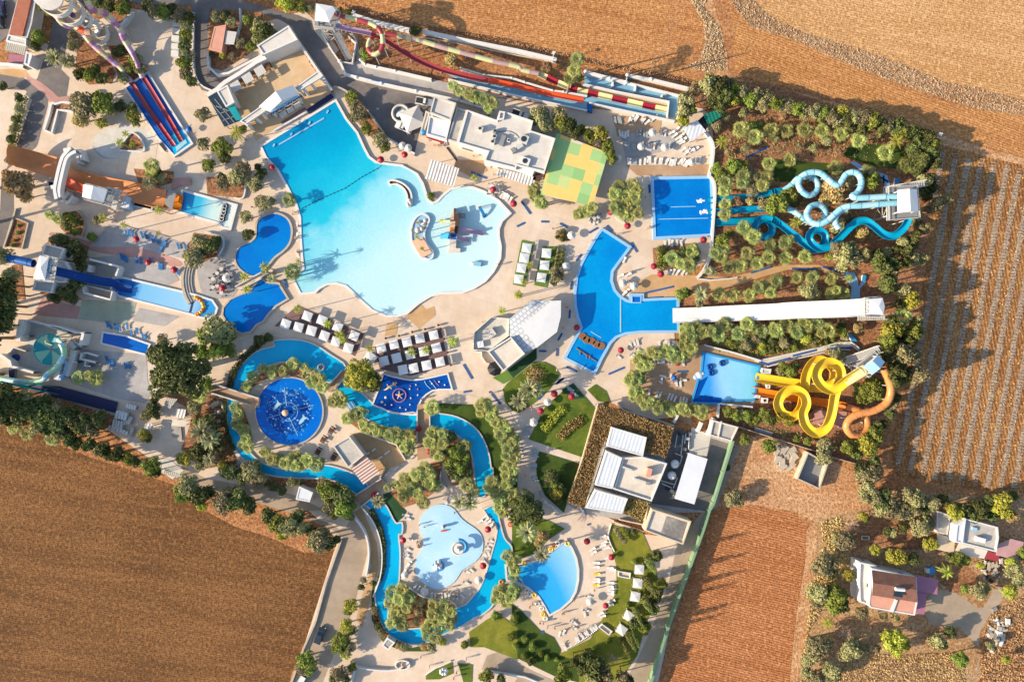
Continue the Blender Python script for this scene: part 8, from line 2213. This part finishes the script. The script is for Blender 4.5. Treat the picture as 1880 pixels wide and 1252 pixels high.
rings_of('floating near the blue steps of the river', 't 210,755 308,800', [('yellow and white', 'yellow_pale')])
rings_of('piled on the bank above the fan pool', 'q 365,215 390,185 420,165 500,165', [('yellow', 'yellow'), ('orange', 'orange_tube'), ('white', 'lounger_white')])
rings_of('on the bank left of the fan pool', 'q 105,520 165,550 190,580 228,588 255,660 290,700 320,780 300,745 145,330', [('white', 'lounger_white'), ('yellow', 'yellow'), ('white', 'lounger_white')])
rings_of('in the river by the palm clump', 'q 30,10 p 1375,1000 p 1365,1050', [('red', 'red_orange'), ('orange', 'orange')])
q = [W(p, .5) for p in T('5 127,565 122,590 118,610 108,635 105,655')]
L = T('5 127,565 122,590 118,610 108,635 105,655')
for i, p in enumerate(q):
 single('tyre_ring', MB().torus((p[0], p[1], .5), .55, .24, 14, 6, 'black').torus((p[0], p[1], .62), .5, .12, 14, 6, 'white'), f'black and white tyre ring across the plunge pool, {ranked(5, i, "top")}', 'tyre ring', 'tyre rings across the plunge pool')
for i, (s, r) in enumerate((('k 278,230', .75), ('k 165,265', .75), ('k 178,318', .75))):
 q = WP(s, .6)[0]
 single('blue_float', MB().torus((q[0], q[1], .55), r * .7, .32, 14, 6, 'deep_blue'), f'dark blue ring float in the yellow slide pool, {ranked(3, i, "top")}', 'float', 'dark blue ring floats in the yellow slide pool')
q = WP('k 75,345', .8)[0]
single('foam_heap', MB().dome(q, 1.1, .5, 10, 3, 'white', .1).dome((q[0] - .9, q[1] - .4), .7, .4, 8, 3, 'pale_blue', .1).dome((q[0] + .8, q[1] + .6), .6, .4, 8, 3, 'white', .1), 'white foam pile at the corner of the yellow slide pool', 'foam')
q = WP('u 985,225', .4)[0]
single('rubber_boat', MB().torus((q[0], q[1], .45), .75, .22, 14, 6, 'white').dome(q, .6, .15, 8, 2, 'grey', .3), 'white rubber boat in the upper lazy river', 'boat')
P = WP('J 650,480 690,450 715,490 680,525', .5)
t = thing('river_steps', 'striped pale blue steps leading into the lazy river', 'steps', P[0])
for k in range(5):
 a, b = Vector(P[0]).lerp(Vector(P[1]), k / 4), Vector(P[3]).lerp(Vector(P[2]), k / 4)
 part('step', MB().bar((a.x, a.y, .3 + .05 * k), (b.x, b.y, .3 + .05 * k), .3, .14, 'pale_blue' if k % 2 else 'sky_blue'), t)
P = ccw(WP('4 690,620 765,620 762,672 692,672', .5))
t = thing('pool_steps', 'small blue tiled steps at the bend of the curved pool', 'steps', P[0])
part('step_block', MB().prism(P, .2, .42, 'sky_blue', 'w_lap'), t)
part('step_rail', MB().ring(offset(P, .1), offset(P, -.15), .2, .6, 'pale_blue'), t)
def body_mesh(pose):
 J = {'stand': dict(p=(0, 0, .95), c=(0, 0, 1.3), n=(0, 0, 1.48), h=(.02, 0, 1.66), sl=(0, .19, 1.42), el=(.03, .27, 1.14), hl=(.1, .26, .88), kl=(.02, .1, .5), fl=(0, .11, .06), tl=(.2, .12, .03)),
   'walk': dict(p=(0, 0, .95), c=(.02, 0, 1.3), n=(.03, 0, 1.48), h=(.06, 0, 1.66), sl=(.02, .19, 1.42), el=(-.08, .26, 1.14), hl=(.02, .27, .9), kl=(.16, .1, .52), fl=(.12, .11, .08), tl=(.32, .12, .05)),
   'lie': dict(p=(0, 0, .46), c=(.36, 0, .56), n=(.54, 0, .68), h=(.68, 0, .78), sl=(.5, .19, .62), el=(.3, .3, .5), hl=(.08, .28, .46), kl=(-.42, .1, .5), fl=(-.84, .11, .44), tl=(-.9, .12, .58))}[pose]
 v, e, r = [], [], []
 def add(p, rad__, par=None):
  v.append(Vector(p))
  r.append(rad__)
  if par is not None:
   e.append((par, len(v) - 1))
  return len(v) - 1
 pe = add(J['p'], .15)
 ch = add(J['c'], .16, pe)
 ne = add(J['n'], .06, ch)
 he = add(J['h'], .105, ne)
 for s in (1, -1):
  f = (lambda q: (q[0], q[1] * s, q[2]))
  m_ = (lambda k, s=s: f(J[k]))
  if pose == 'walk' and s < 0:
   g = {'el': (.12, .26, 1.14), 'hl': (.26, .24, .96), 'kl': (-.06, .1, .5), 'fl': (-.3, .11, .12), 'tl': (-.14, .12, .04)}
   m_ = (lambda k, s=s: f(g.get(k, J[k])))
  a = add(m_('sl'), .065, ch)
  b = add(m_('el'), .045, a)
  w_ = add(m_('hl'), .032, b)
  hd = Vector(m_('hl')) - Vector(m_('el'))
  hd.normalize()
  k = add(Vector(m_('hl')) + hd * .07, .034, w_)
  sd = hd.cross(Vector((0, 1, 0))).normalized()
  for j in range(4):
   add(Vector(m_('hl')) + hd * (.15 + (.02, .03, .025, 0)[j]) + sd * (j - 1.5) * .022, .009, k)
  add(Vector(m_('hl')) + hd * .09 + sd * .055, .01, k)
  kn = add(m_('kl'), .062, pe)
  fo = add(m_('fl'), .045, kn)
  add(m_('tl'), .04, fo)
 me = bpy.data.meshes.new('tmp')
 me.from_pydata(v, e, [])
 o = bpy.data.objects.new('tmp', me)
 COL.objects.link(o)
 m_ = o.modifiers.new('s', 'SKIN')
 sk = me.skin_vertices[0].data
 for i in range(len(v)):
  sk[i].radius = (r[i], r[i])
  sk[i].use_root = i == 0
 o.modifiers.new('b', 'SUBSURF').levels = 1
 dg = bpy.context.evaluated_depsgraph_get()
 ev = o.evaluated_get(dg)
 out = bpy.data.meshes.new_from_object(ev)
 bpy.data.objects.remove(o)
 return out, Vector(J['h']), Vector(J['p'])
BODY = {k: body_mesh(k) for k in ('stand', 'walk', 'lie')}
def person_mesh(pose, wear, top):
 src, hd, pv = BODY[pose]
 me = src.copy()
 me.name = 'person'
 me.materials.clear()
 for m_ in ('skin', wear, top or 'skin', 'hair'):
  me.materials.append(M(m_))
 up = Vector((1, 0, .25)).normalized() if pose == 'lie' else Vector((0, 0, 1))
 idx = []
 for p in me.polygons:
  c_ = p.center
  d_ = (c_ - pv).dot(up)
  k = 0
  if abs(c_.y) < .2 and -.16 < d_ < .08:
   k = 1
  elif top and abs(c_.y) < .27 and .08 <= d_ < .5:
   k = 2
  q = c_ - hd
  if q.length < .2 and (q.dot(up) > .03 or (q.x < -.03 and pose != 'lie')):
   k = 3
  idx.append(k)
 me.polygons.foreach_set('material_index', idx)
 me.polygons.foreach_set('use_smooth', [True] * len(idx))
 return me
_PM = {}
WEAR = [('red', 'red'), ('navy', 'navy'), ('black', 'black'), ('white', 'white'), ('blue', 'blue'), ('orange', 'orange')]
def people(where, spec, pose=None, seated=False):
 L = sorted(T(spec))
 for i, p in enumerate(L):
  ps = pose or ('stand', 'walk')[_ri.randrange(2)]
  w_ = WEAR[_ri.randrange(6)]
  tp = WEAR[_ri.randrange(6)][1] if _ri.random() < .35 and ps != 'lie' else None
  k = (ps, w_[1], tp)
  if k not in _PM:
   _PM[k] = person_mesh(*k)
  q = W(p, .8 if ps != 'lie' else .5)
  rk = ranked(len(L), i)
  verb = {'stand': 'standing', 'walk': 'walking', 'lie': 'lying on a lounger'}[ps]
  inst('person', _PM[k], f'person in {w_[0]} swimwear {verb} {where}' + (f', {rk}' if rk else ''), 'person', (q[0], q[1], .05 if ps != 'lie' else 0.02), _ri.uniform(0, 6.28), 1, 'people ' + where)
people('beside the lagoon wall', '5 415,240 340,350 315,570 605,605 640,700 620,790 630,880 600,620')
people('on the paving right of the wave pool', 'G 960,200 965,430 290,430 340,435 330,180')
people('inside the curved pool bend', '4 575,130 665,430 830,70 690,420')
people('beside the curved pool outer edge', '4 180,710 150,870 375,180')
people('by the paddling pool edge', 'p 480,375 450,575 475,620 860,245 530,400 905,1100 780,1080')
people('on the fan pool beach', 'q 335,855 395,860 275,820 300,820 455,745 470,740 550,630 720,550 190,690 210,660 820,770 545,865')
people('on the lower forecourt', 'N 1185,1070 1510,1085 1245,1140 1440,1180 1420,1220 1160,240')
people('on the walkway beside the palm belt', '3 440,260 445,285 370,640 395,850 470,1000 590,640')
people('on the yellow slide terrace', '2 455,655 720,710 740,640 860,920 560,700')
people('on the upper sunbed terrace', 'w 650,690 660,740 770,740 520,500 935,490 1480,640 1690,900 570,250 1330,780')
people('at the restaurant front', 'm 865,915 1080,1050 1110,1140 380,780 430,790')
people('on the top left terrace', 'A 690,440 710,445 E 830,310 1180,620 I 730,190')
people('near the wave pool steps', 'F 270,310 285,420 300,600 285,490 1470,130 1740,690')
people('on the stage plaza', 'd 1420,160 1440,210 1480,270 1510,330 1550,390')
people('lying by the paddling pool', 'p 690,1155 850,1160 880,1165 460,600', 'lie')
people('by the bar terrace', 'n 1415,190 1365,490 1270,1090 310,580')
people('on the bridge path', 'J 1190,440 1690,400 1240,825 920,920')
def car_mesh(col, pickup=False):
 b = MB()
 prof = [(-2.2, .35), (2.15, .35), (2.25, .7), (1.2, .98), (-2.2, 1.0)]
 n = len(prof)
 vs = [(x, y, z) for y in (-.88, .88) for x, z in prof]
 b.add(vs, [(i, (i + 1) % n, n + (i + 1) % n, n + i) for i in range(n)] + [tuple(range(n))[::-1], tuple(range(n, 2 * n))], col)
 cab = [(-.2, .95), (.95, .95), (.45, 1.5), (-.15, 1.52)] if pickup else [(-2.05, .98), (.95, .95), (.3, 1.52), (-1.6, 1.55)]
 out = [('body', b)]
 c_ = MB()
 n = len(cab)
 vs = [(x, y * (1 if z < 1.2 else .82), z) for y in (-.84, .84) for x, z in cab]
 c_.add(vs, [(i, (i + 1) % n, n + (i + 1) % n, n + i) for i in range(n)] + [tuple(range(n))[::-1], tuple(range(n, 2 * n))], 'glass')
 out.append(('window_band', c_))
 r_ = MB().box((cab[2][0] + cab[3][0]) / 2, 0, 1.51, 1.58, abs(cab[2][0] - cab[3][0]) * .98, 1.36, 0, col)
 out.append(('car_roof', r_))
 if pickup:
  out.append(('cargo_bed', MB().box(-1.2, 0, 1.0, 1.03, 1.8, 1.5, 0, 'dark').box(-1.2, .8, 1.0, 1.3, 1.9, .08, 0, col).box(-1.2, -.8, 1.0, 1.3, 1.9, .08, 0, col)))
 for x in (-1.35, 1.4):
  for y in (-.86, .86):
   out.append(('wheel', MB().cyl((x, y - .1, .33), (x, y + .1, .33), .33, None, 14, 'rubber').cyl((x, y - .11, .33), (x, y + .11, .33), .18, None, 10, 'steel')))
 for y in (-.6, .6):
  out.append(('headlight', MB().box(2.2, y, .6, .75, .1, .35, 0, 'white_gloss')))
  out.append(('tail_light', MB().box(-2.2, y, .7, .85, .06, .3, 0, 'red')))
 return [(k, to_mesh(k, m_, (0, 0, 0))) for k, m_ in out]
CAR = {k: car_mesh(*k) for k in (('car_dark', False), ('white', True), ('white', False), ('navy', False))}
for s, k, r, lab in (('N 456,920', ('car_dark', False), 68, 'dark grey car parked at the field wall by the road'), ('B 1207,728', ('white', True), -10, 'white pickup parked at the top of the yard'), ('B 1060,912', ('white', True), 155, 'white pickup with open bed beside the grey tent'), ('A 0,60', ('navy', False), 95, 'dark blue car at the left edge of the car park'),
      ('A -10,140', ('car_dark', False), 95, 'dark car below the blue one in the car park'), ('N 340,1215', ('white', False), 60, 'white car half hidden under the roadside tree'), ('m 1440,400', ('white', True), -20, 'small white van shaded behind the restaurant')):
 q = WP(s, 1.2)[0]
 inst('parked_car', CAR[k], lab, 'car', (q[0], q[1], .02), rad(r), 1.0)
q = WP('B 1125,855', 2.2)[0]
t = thing('market_tent', 'grey white pyramid tent in the parking yard', 'tent', q)
h = 2.7
c_, s_ = math.cos(.4), math.sin(.4)
cor = [(q[0] + x * c_ - y * s_, q[1] + x * s_ + y * c_) for x, y in ((-h, -h), (h, -h), (h, h), (-h, h))]
part('tent_canopy', MB().add([p + (2.2,) for p in cor] + [(q[0], q[1], 3.6)], [(0, 1, 4), (1, 2, 4), (2, 3, 4), (3, 0, 4)], 'white_old'), t)
for p in cor:
 part('tent_pole', MB().cyl(p + (0,), p + (2.2,), .06, None, 6, 'steel'), t)
q = WP('B 1040,815', .9)[0]
t = thing('storage_tub', 'round white tub holding a pale boat in the parking yard', 'tub', q)
part('tub_rim', MB().torus((q[0], q[1], .8), 2.1, .35, 24, 8, 'white_old'), t)
part('tub_floor', MB().cyl(q + (0,), q + (.35,), 2.1, None, 20, 'grey'), t)
part('boat', MB().prism(smooth([(q[0] + x * .8 - y * .55, q[1] + x * .55 + y * .8) for x, y in ((-1.4, 0), (-.9, .55), (.6, .55), (1.3, 0), (.6, -.55), (-.9, -.55))], 3, True), .35, 1.0, 'white', 'white_rib'), t)
for i, s in enumerate(('B 1145,798', 'B 1180,820')):
 q = WP(s, .6)[0]
 single('white_ring', MB().torus((q[0], q[1], .4), .6, .2, 16, 6, 'white'), ['left white ring leaning behind the yard tent', 'right white ring leaning behind the yard tent'][i], 'ring')
q = WP('B 1198,942', 4.4)[0]
single('water_tank', MB().cyl(q + (2.6,), q + (3.8,), .6, None, 14, 'blue').dome(q, .6, .25, 14, 3, 'sky_blue', 3.8), 'round blue water tank on the yard edge block', 'water tank')
single('notice_board', MB().bar(W(T('e 965,1165')[0], 1.0) + (1.0,), W(T('e 1160,1205')[0], 1.0) + (1.0,), .2, 1.1, 'blue'), 'blue and green panel on the yard parapet wall', 'panel')
q = WP('r 880,750', .8)[0]
single('paddling_tub', MB().cyl(q + (0,), q + (.8,), .95, 1.0, 16, 'sky_blue'), 'round blue tub beside the tiled house', 'tub')
q = WP('r 842,748', .8)[0]
single('garden_box', MB().box(q[0], q[1], 0, .9, .9, 1.1, 0, 'white'), 'white box next to the round blue tub', 'box')
for i, s in enumerate(('r 172,395', 'r 1080,620')):
 P = WP(s, .6)[0]
 single('bed_frame', MB().ring(ccw([(P[0] + x, P[1] + y) for x, y in ((-1, -.5), (1, -.5), (1, .5), (-1, .5))]), ccw([(P[0] + x * .85, P[1] + y * .75) for x, y in ((-1, -.5), (1, -.5), (1, .5), (-1, .5))]), .3, .6, 'white_old'), ['empty white frame lying on the red garden soil', 'pale frame on the farmhouse path'][i], 'frame')
mb = MB()
rng = random.Random(12)
for k in range(60):
 q = WP(f"r {rng.gauss(1560,70):.0f},{rng.gauss(700,70):.0f}", .3)[0]
 mb.box(q[0], q[1], 0, rng.uniform(.2, .7), rng.uniform(.3, 1.6), rng.uniform(.3, 1.0), rng.uniform(0, 3), rng.choice(['white_old', 'grey', 'dark', 'wood', 'stone', 'stone']))
single('scrap_heap', mb, 'heap of scrap below the farmhouse corner', 'scrap', None, 'stuff')
mb = MB()
for k in range(40):
 q = WP(f"P {rng.gauss(1690,30):.0f},{rng.gauss(880,55):.0f}", .3)[0]
 mb.box(q[0], q[1], 0, rng.uniform(.2, .6), rng.uniform(.4, 1.6), rng.uniform(.3, 1.1), rng.uniform(0, 3), rng.choice(['white_old', 'white', 'stone', 'grey']))
single('rubble_heap', mb, 'white rubble heap beside the curving driveway', 'rubble', None, 'stuff')
mb = MB()
for k in range(36):
 q = WP(f"8 {rng.gauss(45,22):.0f},{rng.gauss(500,60):.0f}", .3)[0]
 mb.dome(q, rng.uniform(.3, .8), rng.uniform(.3, .7), 6, 2, 'stone', 0)
single('rockery', mb, 'pale rockery stones right of the huge dark tree', 'rocks', None, 'stuff')
def lamp(s, lab, h=5.0):
 b = WP(s, h)[0]
 t = thing('lamp_post', lab, 'lamp post', (b[0], b[1], 0), 'lamp posts')
 part('pole', MB().cyl(b + (0,), b + (h,), .1, .07, 8, 'white'), t)
 part('lamp_head', MB().box(b[0], b[1], h - .05, h + .18, 1.0, .35, .4, 'white').box(b[0], b[1], h - .02, h + .12, .3, .9, .4, 'white'), t)
lamp('D 1278,965', 'white lamp post at the corner of the upper field belt')
lamp('B 700,90', 'white lamp post behind the slide tower')
lamp('C 300,382', 'white lamp post on the upper boundary wall')
for i, (s, lab) in enumerate((('o 1085,318', 'dark globe bollard at the big dark deck corner'), ('o 1212,295', 'dark globe bollard above the big dark deck, second'), ('o 1340,258', 'dark globe bollard above the big dark deck, third'), ('o 1462,232', 'dark globe bollard above the big dark deck, fourth'), ('o 1590,192', 'dark globe bollard at the top right deck corner'), ('o 1612,228', 'dark globe bollard just right of the deck top corner'), ('o 1645,325', 'dark globe bollard beside the feathery palm'), ('o 1680,455', 'dark globe bollard midway down the right deck edge'), ('o 1710,575', 'dark globe bollard at the lower right deck corner'))):
 q = WP(s, 1.0)[0]
 t = thing('bollard_light', lab, 'bollard', (q[0], q[1], 0), 'dark globe bollards round the big dark deck')
 part('globe', MB().dome(q, .32, .35, 10, 4, 'wood_dark', .75), t)
 part('bollard_stem', MB().cyl(q + (0,), q + (.78,), .12, .3, 8, 'wood_dark'), t)
b = W(T('i 790,600')[0], 0)
t = thing('power_pole', 'tall wooden power pole with a forked crossarm at the field edge', 'power pole', b)
part('pole', MB().cyl(b + (0,), b + (10.6,), .2, .14, 8, 'bark'), t)
part('crossarm', MB().bar((b[0] - 1.3, b[1] - .4, 10.2), (b[0] + 1.3, b[1] + .4, 10.2), .14, .14, 'bark'), t)
for k in (-1, 0, 1):
 q = (b[0] + k * 1.2, b[1] + k * .37)
 part('insulator', MB().cyl(q + (10.2,), q + (10.95,), .07, .05, 6, 'white_old'), t)
 wv = []
 for j in range(13):
  u = j / 12
  wv.append((q[0] + 26 * u, q[1] + 60 * u, 10.9 - 2.4 * 4 * u * (1 - u) * .35))
 part('wire', MB().sweep(wv, tube_prof(.018, 4), [M('grey')], True), t)
P = WP('C 330,440 520,495 700,530 830,550', 1.8)
t = thing('wire_fence', 'thin dark fence behind the white channel walls', 'fence', (P[0][0], P[0][1], 0))
mb = MB()
for i in range(len(P) - 1):
 for z in (.5, 1.0, 1.5):
  mb.bar(P[i] + (z,), P[i + 1] + (z,), .03, .03, 'dark')
part('fence_wire', mb, t)
for i in range(len(P) - 1):
 for j in range(4):
  q = Vector(P[i]).lerp(Vector(P[i + 1]), j / 4)
  part('fence_post', MB().cyl((q.x, q.y, 0), (q.x, q.y, 1.7), .05, None, 6, 'dark'), t)
P = WP('N 610,230 500,540 425,820 340,1010 240,1290', .8)
mb = MB()
for i in range(len(P) - 1):
 mb.bar(P[i] + (.35,), P[i + 1] + (.35,), .5, .7, 'stone')
single('field_wall', mb, 'low stone wall between the lower left field and the road', 'wall')
def hedge(label, spec, w_, h, mat='leaf_hedge', n=120):
 P = WP(spec, h)
 mb = MB()
 rng_ = np.random.default_rng(int(abs(P[0][0]) * 100))
 cs, rs = [], []
 for i in range(len(P) - 1):
  a, b = Vector(P[i]), Vector(P[i + 1])
  m_ = max(1, int((b - a).length / (w_ * .35)))
  for j in range(m_ + 1):
   q = a.lerp(b, j / m_)
   for s in (-.22, .22):
    nn = Vector((-(b - a).y, (b - a).x)).normalized() * w_ * s
    cs.append((q.x + nn.x, q.y + nn.y, h * .55))
    rs.append(w_ * .36)
 vs, fs = leaf_cloud(rng_, cs, rs, n * max(1, len(cs) // 2), .2, h / w_ * 1.2, .9)
 return single('hedge', mb.add(vs, fs, mat), label, 'hedge')
hedge('clipped rectangular hedge left of the palms below the landing pool', 'G 1080,570 1078,710', 2.4, 1.3)
hedge('bright clipped hedge beside the right green cabana strip', 'G 345,580 335,700', 2.6, 1.4)
hedge('yellow flowering oblong hedge on the upper lawn', '3 710,280 640,350 560,450', 2.2, 1.0, 'leaf_yellow', 90)
hedge('brown and green oblong hedge on the upper lawn', '3 860,380 780,430 690,520', 2.4, 1.0, 'leaf_vine', 90)
hedge('narrow dark hedge along the outer river bank', 'N 830,20 890,150 915,260 910,430 885,520', 1.2, .9, 'leaf_dark', 60)
hedge('low hedge round the lower river bank', 'N 840,720 880,860 950,950 1060,1010', 1.6, .8, 'leaf_vine', 60)
hedge('low dark hedge outside the upper river loop', '8 270,150 220,190 160,240 120,300 100,370', 1.6, 1.1, 'leaf_dark', 60)
hedge('dark hedge row on the left bank of the river loop', '8 80,430 78,520 95,600 120,660', 1.0, .8, 'leaf_dark', 50)
hedge('green hedge strip at the edge of the ploughed field belt', 'A 70,1040 100,900 150,700', 2.0, 1.6, 'leaf_green', 70)
hedge('orange brown shrub bed on the bar lawn', 'n 860,1180 960,1090 1040,1200', 2.8, .9, 'leaf_dry', 80)
hoop = MB()
pts_ = [(.62 * math.cos(a), 0, .62 * math.sin(a)) for a in np.linspace(0, math.pi, 9)]
hoop.sweep(pts_, [(.02, 0), (0, .02), (-.02, 0), (0, -.02)], [M('white_gloss')], True)
HM = to_mesh('hoop', hoop, (0, 0, 0))
FIELD = ccw(WP('@ 1722,275 1880,310 2050,345 2050,920 1835,902 1742,886 1648,866 1642,812 1688,640 1706,480'))
allh, rngh = [], random.Random(77)
for k in range(-3, 22):
 x0 = 1712 + k * 24.5
 for j in range(0, 130):
  y = 250 + j * 5.55
  p = (x0 - (y - 250) * .186, y)
  w__ = W(p)
  if in_poly(w__, FIELD) and 0 < p[0] < 1900:
   allh.append((p, w__))
for k in range(-3, 22):
 x0 = 1712 + k * 24.5
 ys = [250 + j * 14 for j in range(52)]
 ln = [(x0 - (y - 250) * .186, y) for y in ys]
 ln = [p for p in ln if in_poly(W(p), FIELD)]
 if len(ln) > 3:
  L_ = [W((p[0] - 4.6 + rngh.uniform(-1.5, 1.5), p[1])) for p in ln]
  R_ = [W((p[0] + 4.6 + rngh.uniform(-1.5, 1.5), p[1])) for p in ln]
  single('crop_row_ground', MB().sheet(L_ + R_[::-1], -.052, 'row_soil'), kind='structure')
allh = [a for a in allh if rngh.random() > .05]
allh.sort(key=lambda a: math.hypot(a[0][0] - 1640, (a[0][1] - 620) * .6))
for p, q in allh[:290]:
 inst('wire_hoop', HM, 'thin white wire hoop stuck over a dry row of the right hand field', 'hoop', (q[0], q[1], -.06), rngh.uniform(-.35, .35) - .2, rngh.uniform(.85, 1.1), 'wire hoops in the right hand field')
mb = MB()
for p, q in allh[290:]:
 c_, s_ = math.cos(rngh.uniform(-.5, .15)), 0
 a = rngh.uniform(-.55, .15)
 f = rngh.uniform(.85, 1.1)
 mb.add([(q[0] + v[0] * f * math.cos(a) - v[1] * f * math.sin(a), q[1] + v[0] * f * math.sin(a) + v[1] * f * math.cos(a), v[2] * f - .06) for v in hoop.v], hoop.f, 'white_gloss', True)
single('wire_hoops', mb, 'many thin white wire hoops over the farther rows of the right hand field', 'hoops', None, 'stuff')
mb, vs, fs = MB(), [], []
rg = np.random.default_rng(3)
for p, q in allh:
 for k in range(10):
  a, b = rg.normal() * .5, rg.uniform(-.45, .45)
  s = rg.uniform(.1, .26)
  an = rg.uniform(0, 3.14)
  o = len(vs)
  x, y = q[0] + a, q[1] + b
  vs += [(x - s * math.cos(an), y - s * math.sin(an), rg.uniform(-.05, .12)), (x + .06, y + .06, rg.uniform(0, .25)), (x + s * math.cos(an), y + s * math.sin(an), rg.uniform(-.05, .2)), (x - .06, y - .06, rg.uniform(0, .2))]
  fs.append((o, o + 1, o + 2, o + 3))
single('dry_stubble', mb.add(vs, fs, 'stubble'), 'grey dry stubble along the rows of the right hand field', 'stubble', None, 'stuff')
single('straw_litter', litter(FIELD, 5000, .2, 'straw', -.05, 9, .15), 'golden straw scattered between the rows of the right hand field', 'straw', None, 'stuff')
def weeds(label, spec, n, size, mat, seed, z=-.05, zj=.22):
 P = ccw(WP(spec))
 single('dry_weeds', litter(P, n, size, mat, z, seed, zj, .25), label, 'weeds', None, 'stuff')
weeds('pale dry weeds on the stony bank between the upper fields', 'C 1560,0 1640,120 1720,200 D 90,250 150,260 400,370 700,500 1000,610 1300,710 1560,790 1878,830 1878,730 1560,640 1300,590 1000,460 600,330 300,240 90,150 0,80 C 1720,0', 4500, .22, 'straw_pale', 11)
weeds('pale dry weeds beside the track at the top', 'C 1280,0 1375,160 1390,300 1350,440 1240,480 1400,515 1530,505 1515,330 1470,180 1375,60 1390,0', 2200, .22, 'straw_pale', 12)
weeds('dry yellow grass in the lower right scrub', 'P 640,1010 900,1060 1300,1040 1450,1060 1450,1252 500,1252 560,1130', 4500, .26, 'straw', 13)
weeds('dry grass along the red field margin', 'P 420,100 560,60 640,330 520,560 330,880 300,1252 270,1252 350,600 430,300', 3500, .28, 'straw', 14)
weeds('rough dry weeds on the far right corner', 'P 1640,760 1878,620 1878,1252 1560,1252 1580,900', 4000, .28, 'straw', 15)
weeds('low green ground cover among the palms of the red slope', '6 250,260 480,180 900,220 1400,330 1600,430 1600,600 1200,480 700,450 300,480', 2600, .25, 'leaf_olive', 16)
weeds('low green ground cover between the palm rows', '7 150,400 420,380 800,380 820,440 600,470 400,500 200,470', 2600, .25, 'leaf_green', 17)
weeds('low green cover on the beds left of the river', '8 20,420 80,430 100,640 180,760 300,800 180,800 60,720', 1500, .25, 'leaf_dark', 18)
weeds('dry leaf litter at the top field margin', 'B 600,20 700,90 1100,190 C 0,320 300,400 800,510 1280,600 1290,570 800,480 300,370 0,290 B 1100,160 760,60', 2500, .25, 'straw', 19)
weeds('scrubby ground cover in the slide garden', 'L 20,640 300,690 560,740 840,620 860,760 700,820 300,740 20,700', 1500, .25, 'leaf_olive', 20)
cam = bpy.data.cameras.new('camera')
cam.lens = 24.0
cam.sensor_width = 36.0
cam.clip_start = 1.0
cam.clip_end = 6000.0
co = bpy.data.objects.new('camera', cam)
COL.objects.link(co)
co.location = (0, 0, H)
co.rotation_euler = (0, 0, 0)
SC.camera = co
ELEV, AZ = rad(23.0), rad(14.0)          # the sun stands low in the west: shadows run right and a little up
d = Vector((math.cos(AZ) * math.cos(ELEV), math.sin(AZ) * math.cos(ELEV), -math.sin(ELEV)))
sun = bpy.data.lights.new('sun', 'SUN')
sun.energy = 4.7
sun.angle = rad(0.55)
sun.color = (1.0, 0.85, 0.64)
so = bpy.data.objects.new('sun', sun)
COL.objects.link(so)
so.rotation_euler = d.to_track_quat('-Z', 'Y').to_euler()
w = bpy.data.worlds.new('World')
SC.world = w
w.use_nodes = True
nt = w.node_tree
sky = nt.nodes.new('ShaderNodeTexSky')
sky.sky_type = 'NISHITA'
sky.sun_disc = False
sky.sun_elevation = ELEV
sky.sun_rotation = math.atan2(-d.x, -d.y)
bg = nt.nodes['Background']
bg.inputs['Strength'].default_value = 0.14
nt.links.new(sky.outputs[0], bg.inputs[0])
SC.render.engine = 'CYCLES'
SC.cycles.max_bounces = 6
SC.cycles.transparent_max_bounces = 6
SC.cycles.use_denoising = True
SC.view_settings.view_transform = 'Standard'
SC.view_settings.look = 'None'
SC.view_settings.exposure = 1.1
SC.view_settings.gamma = 1.0
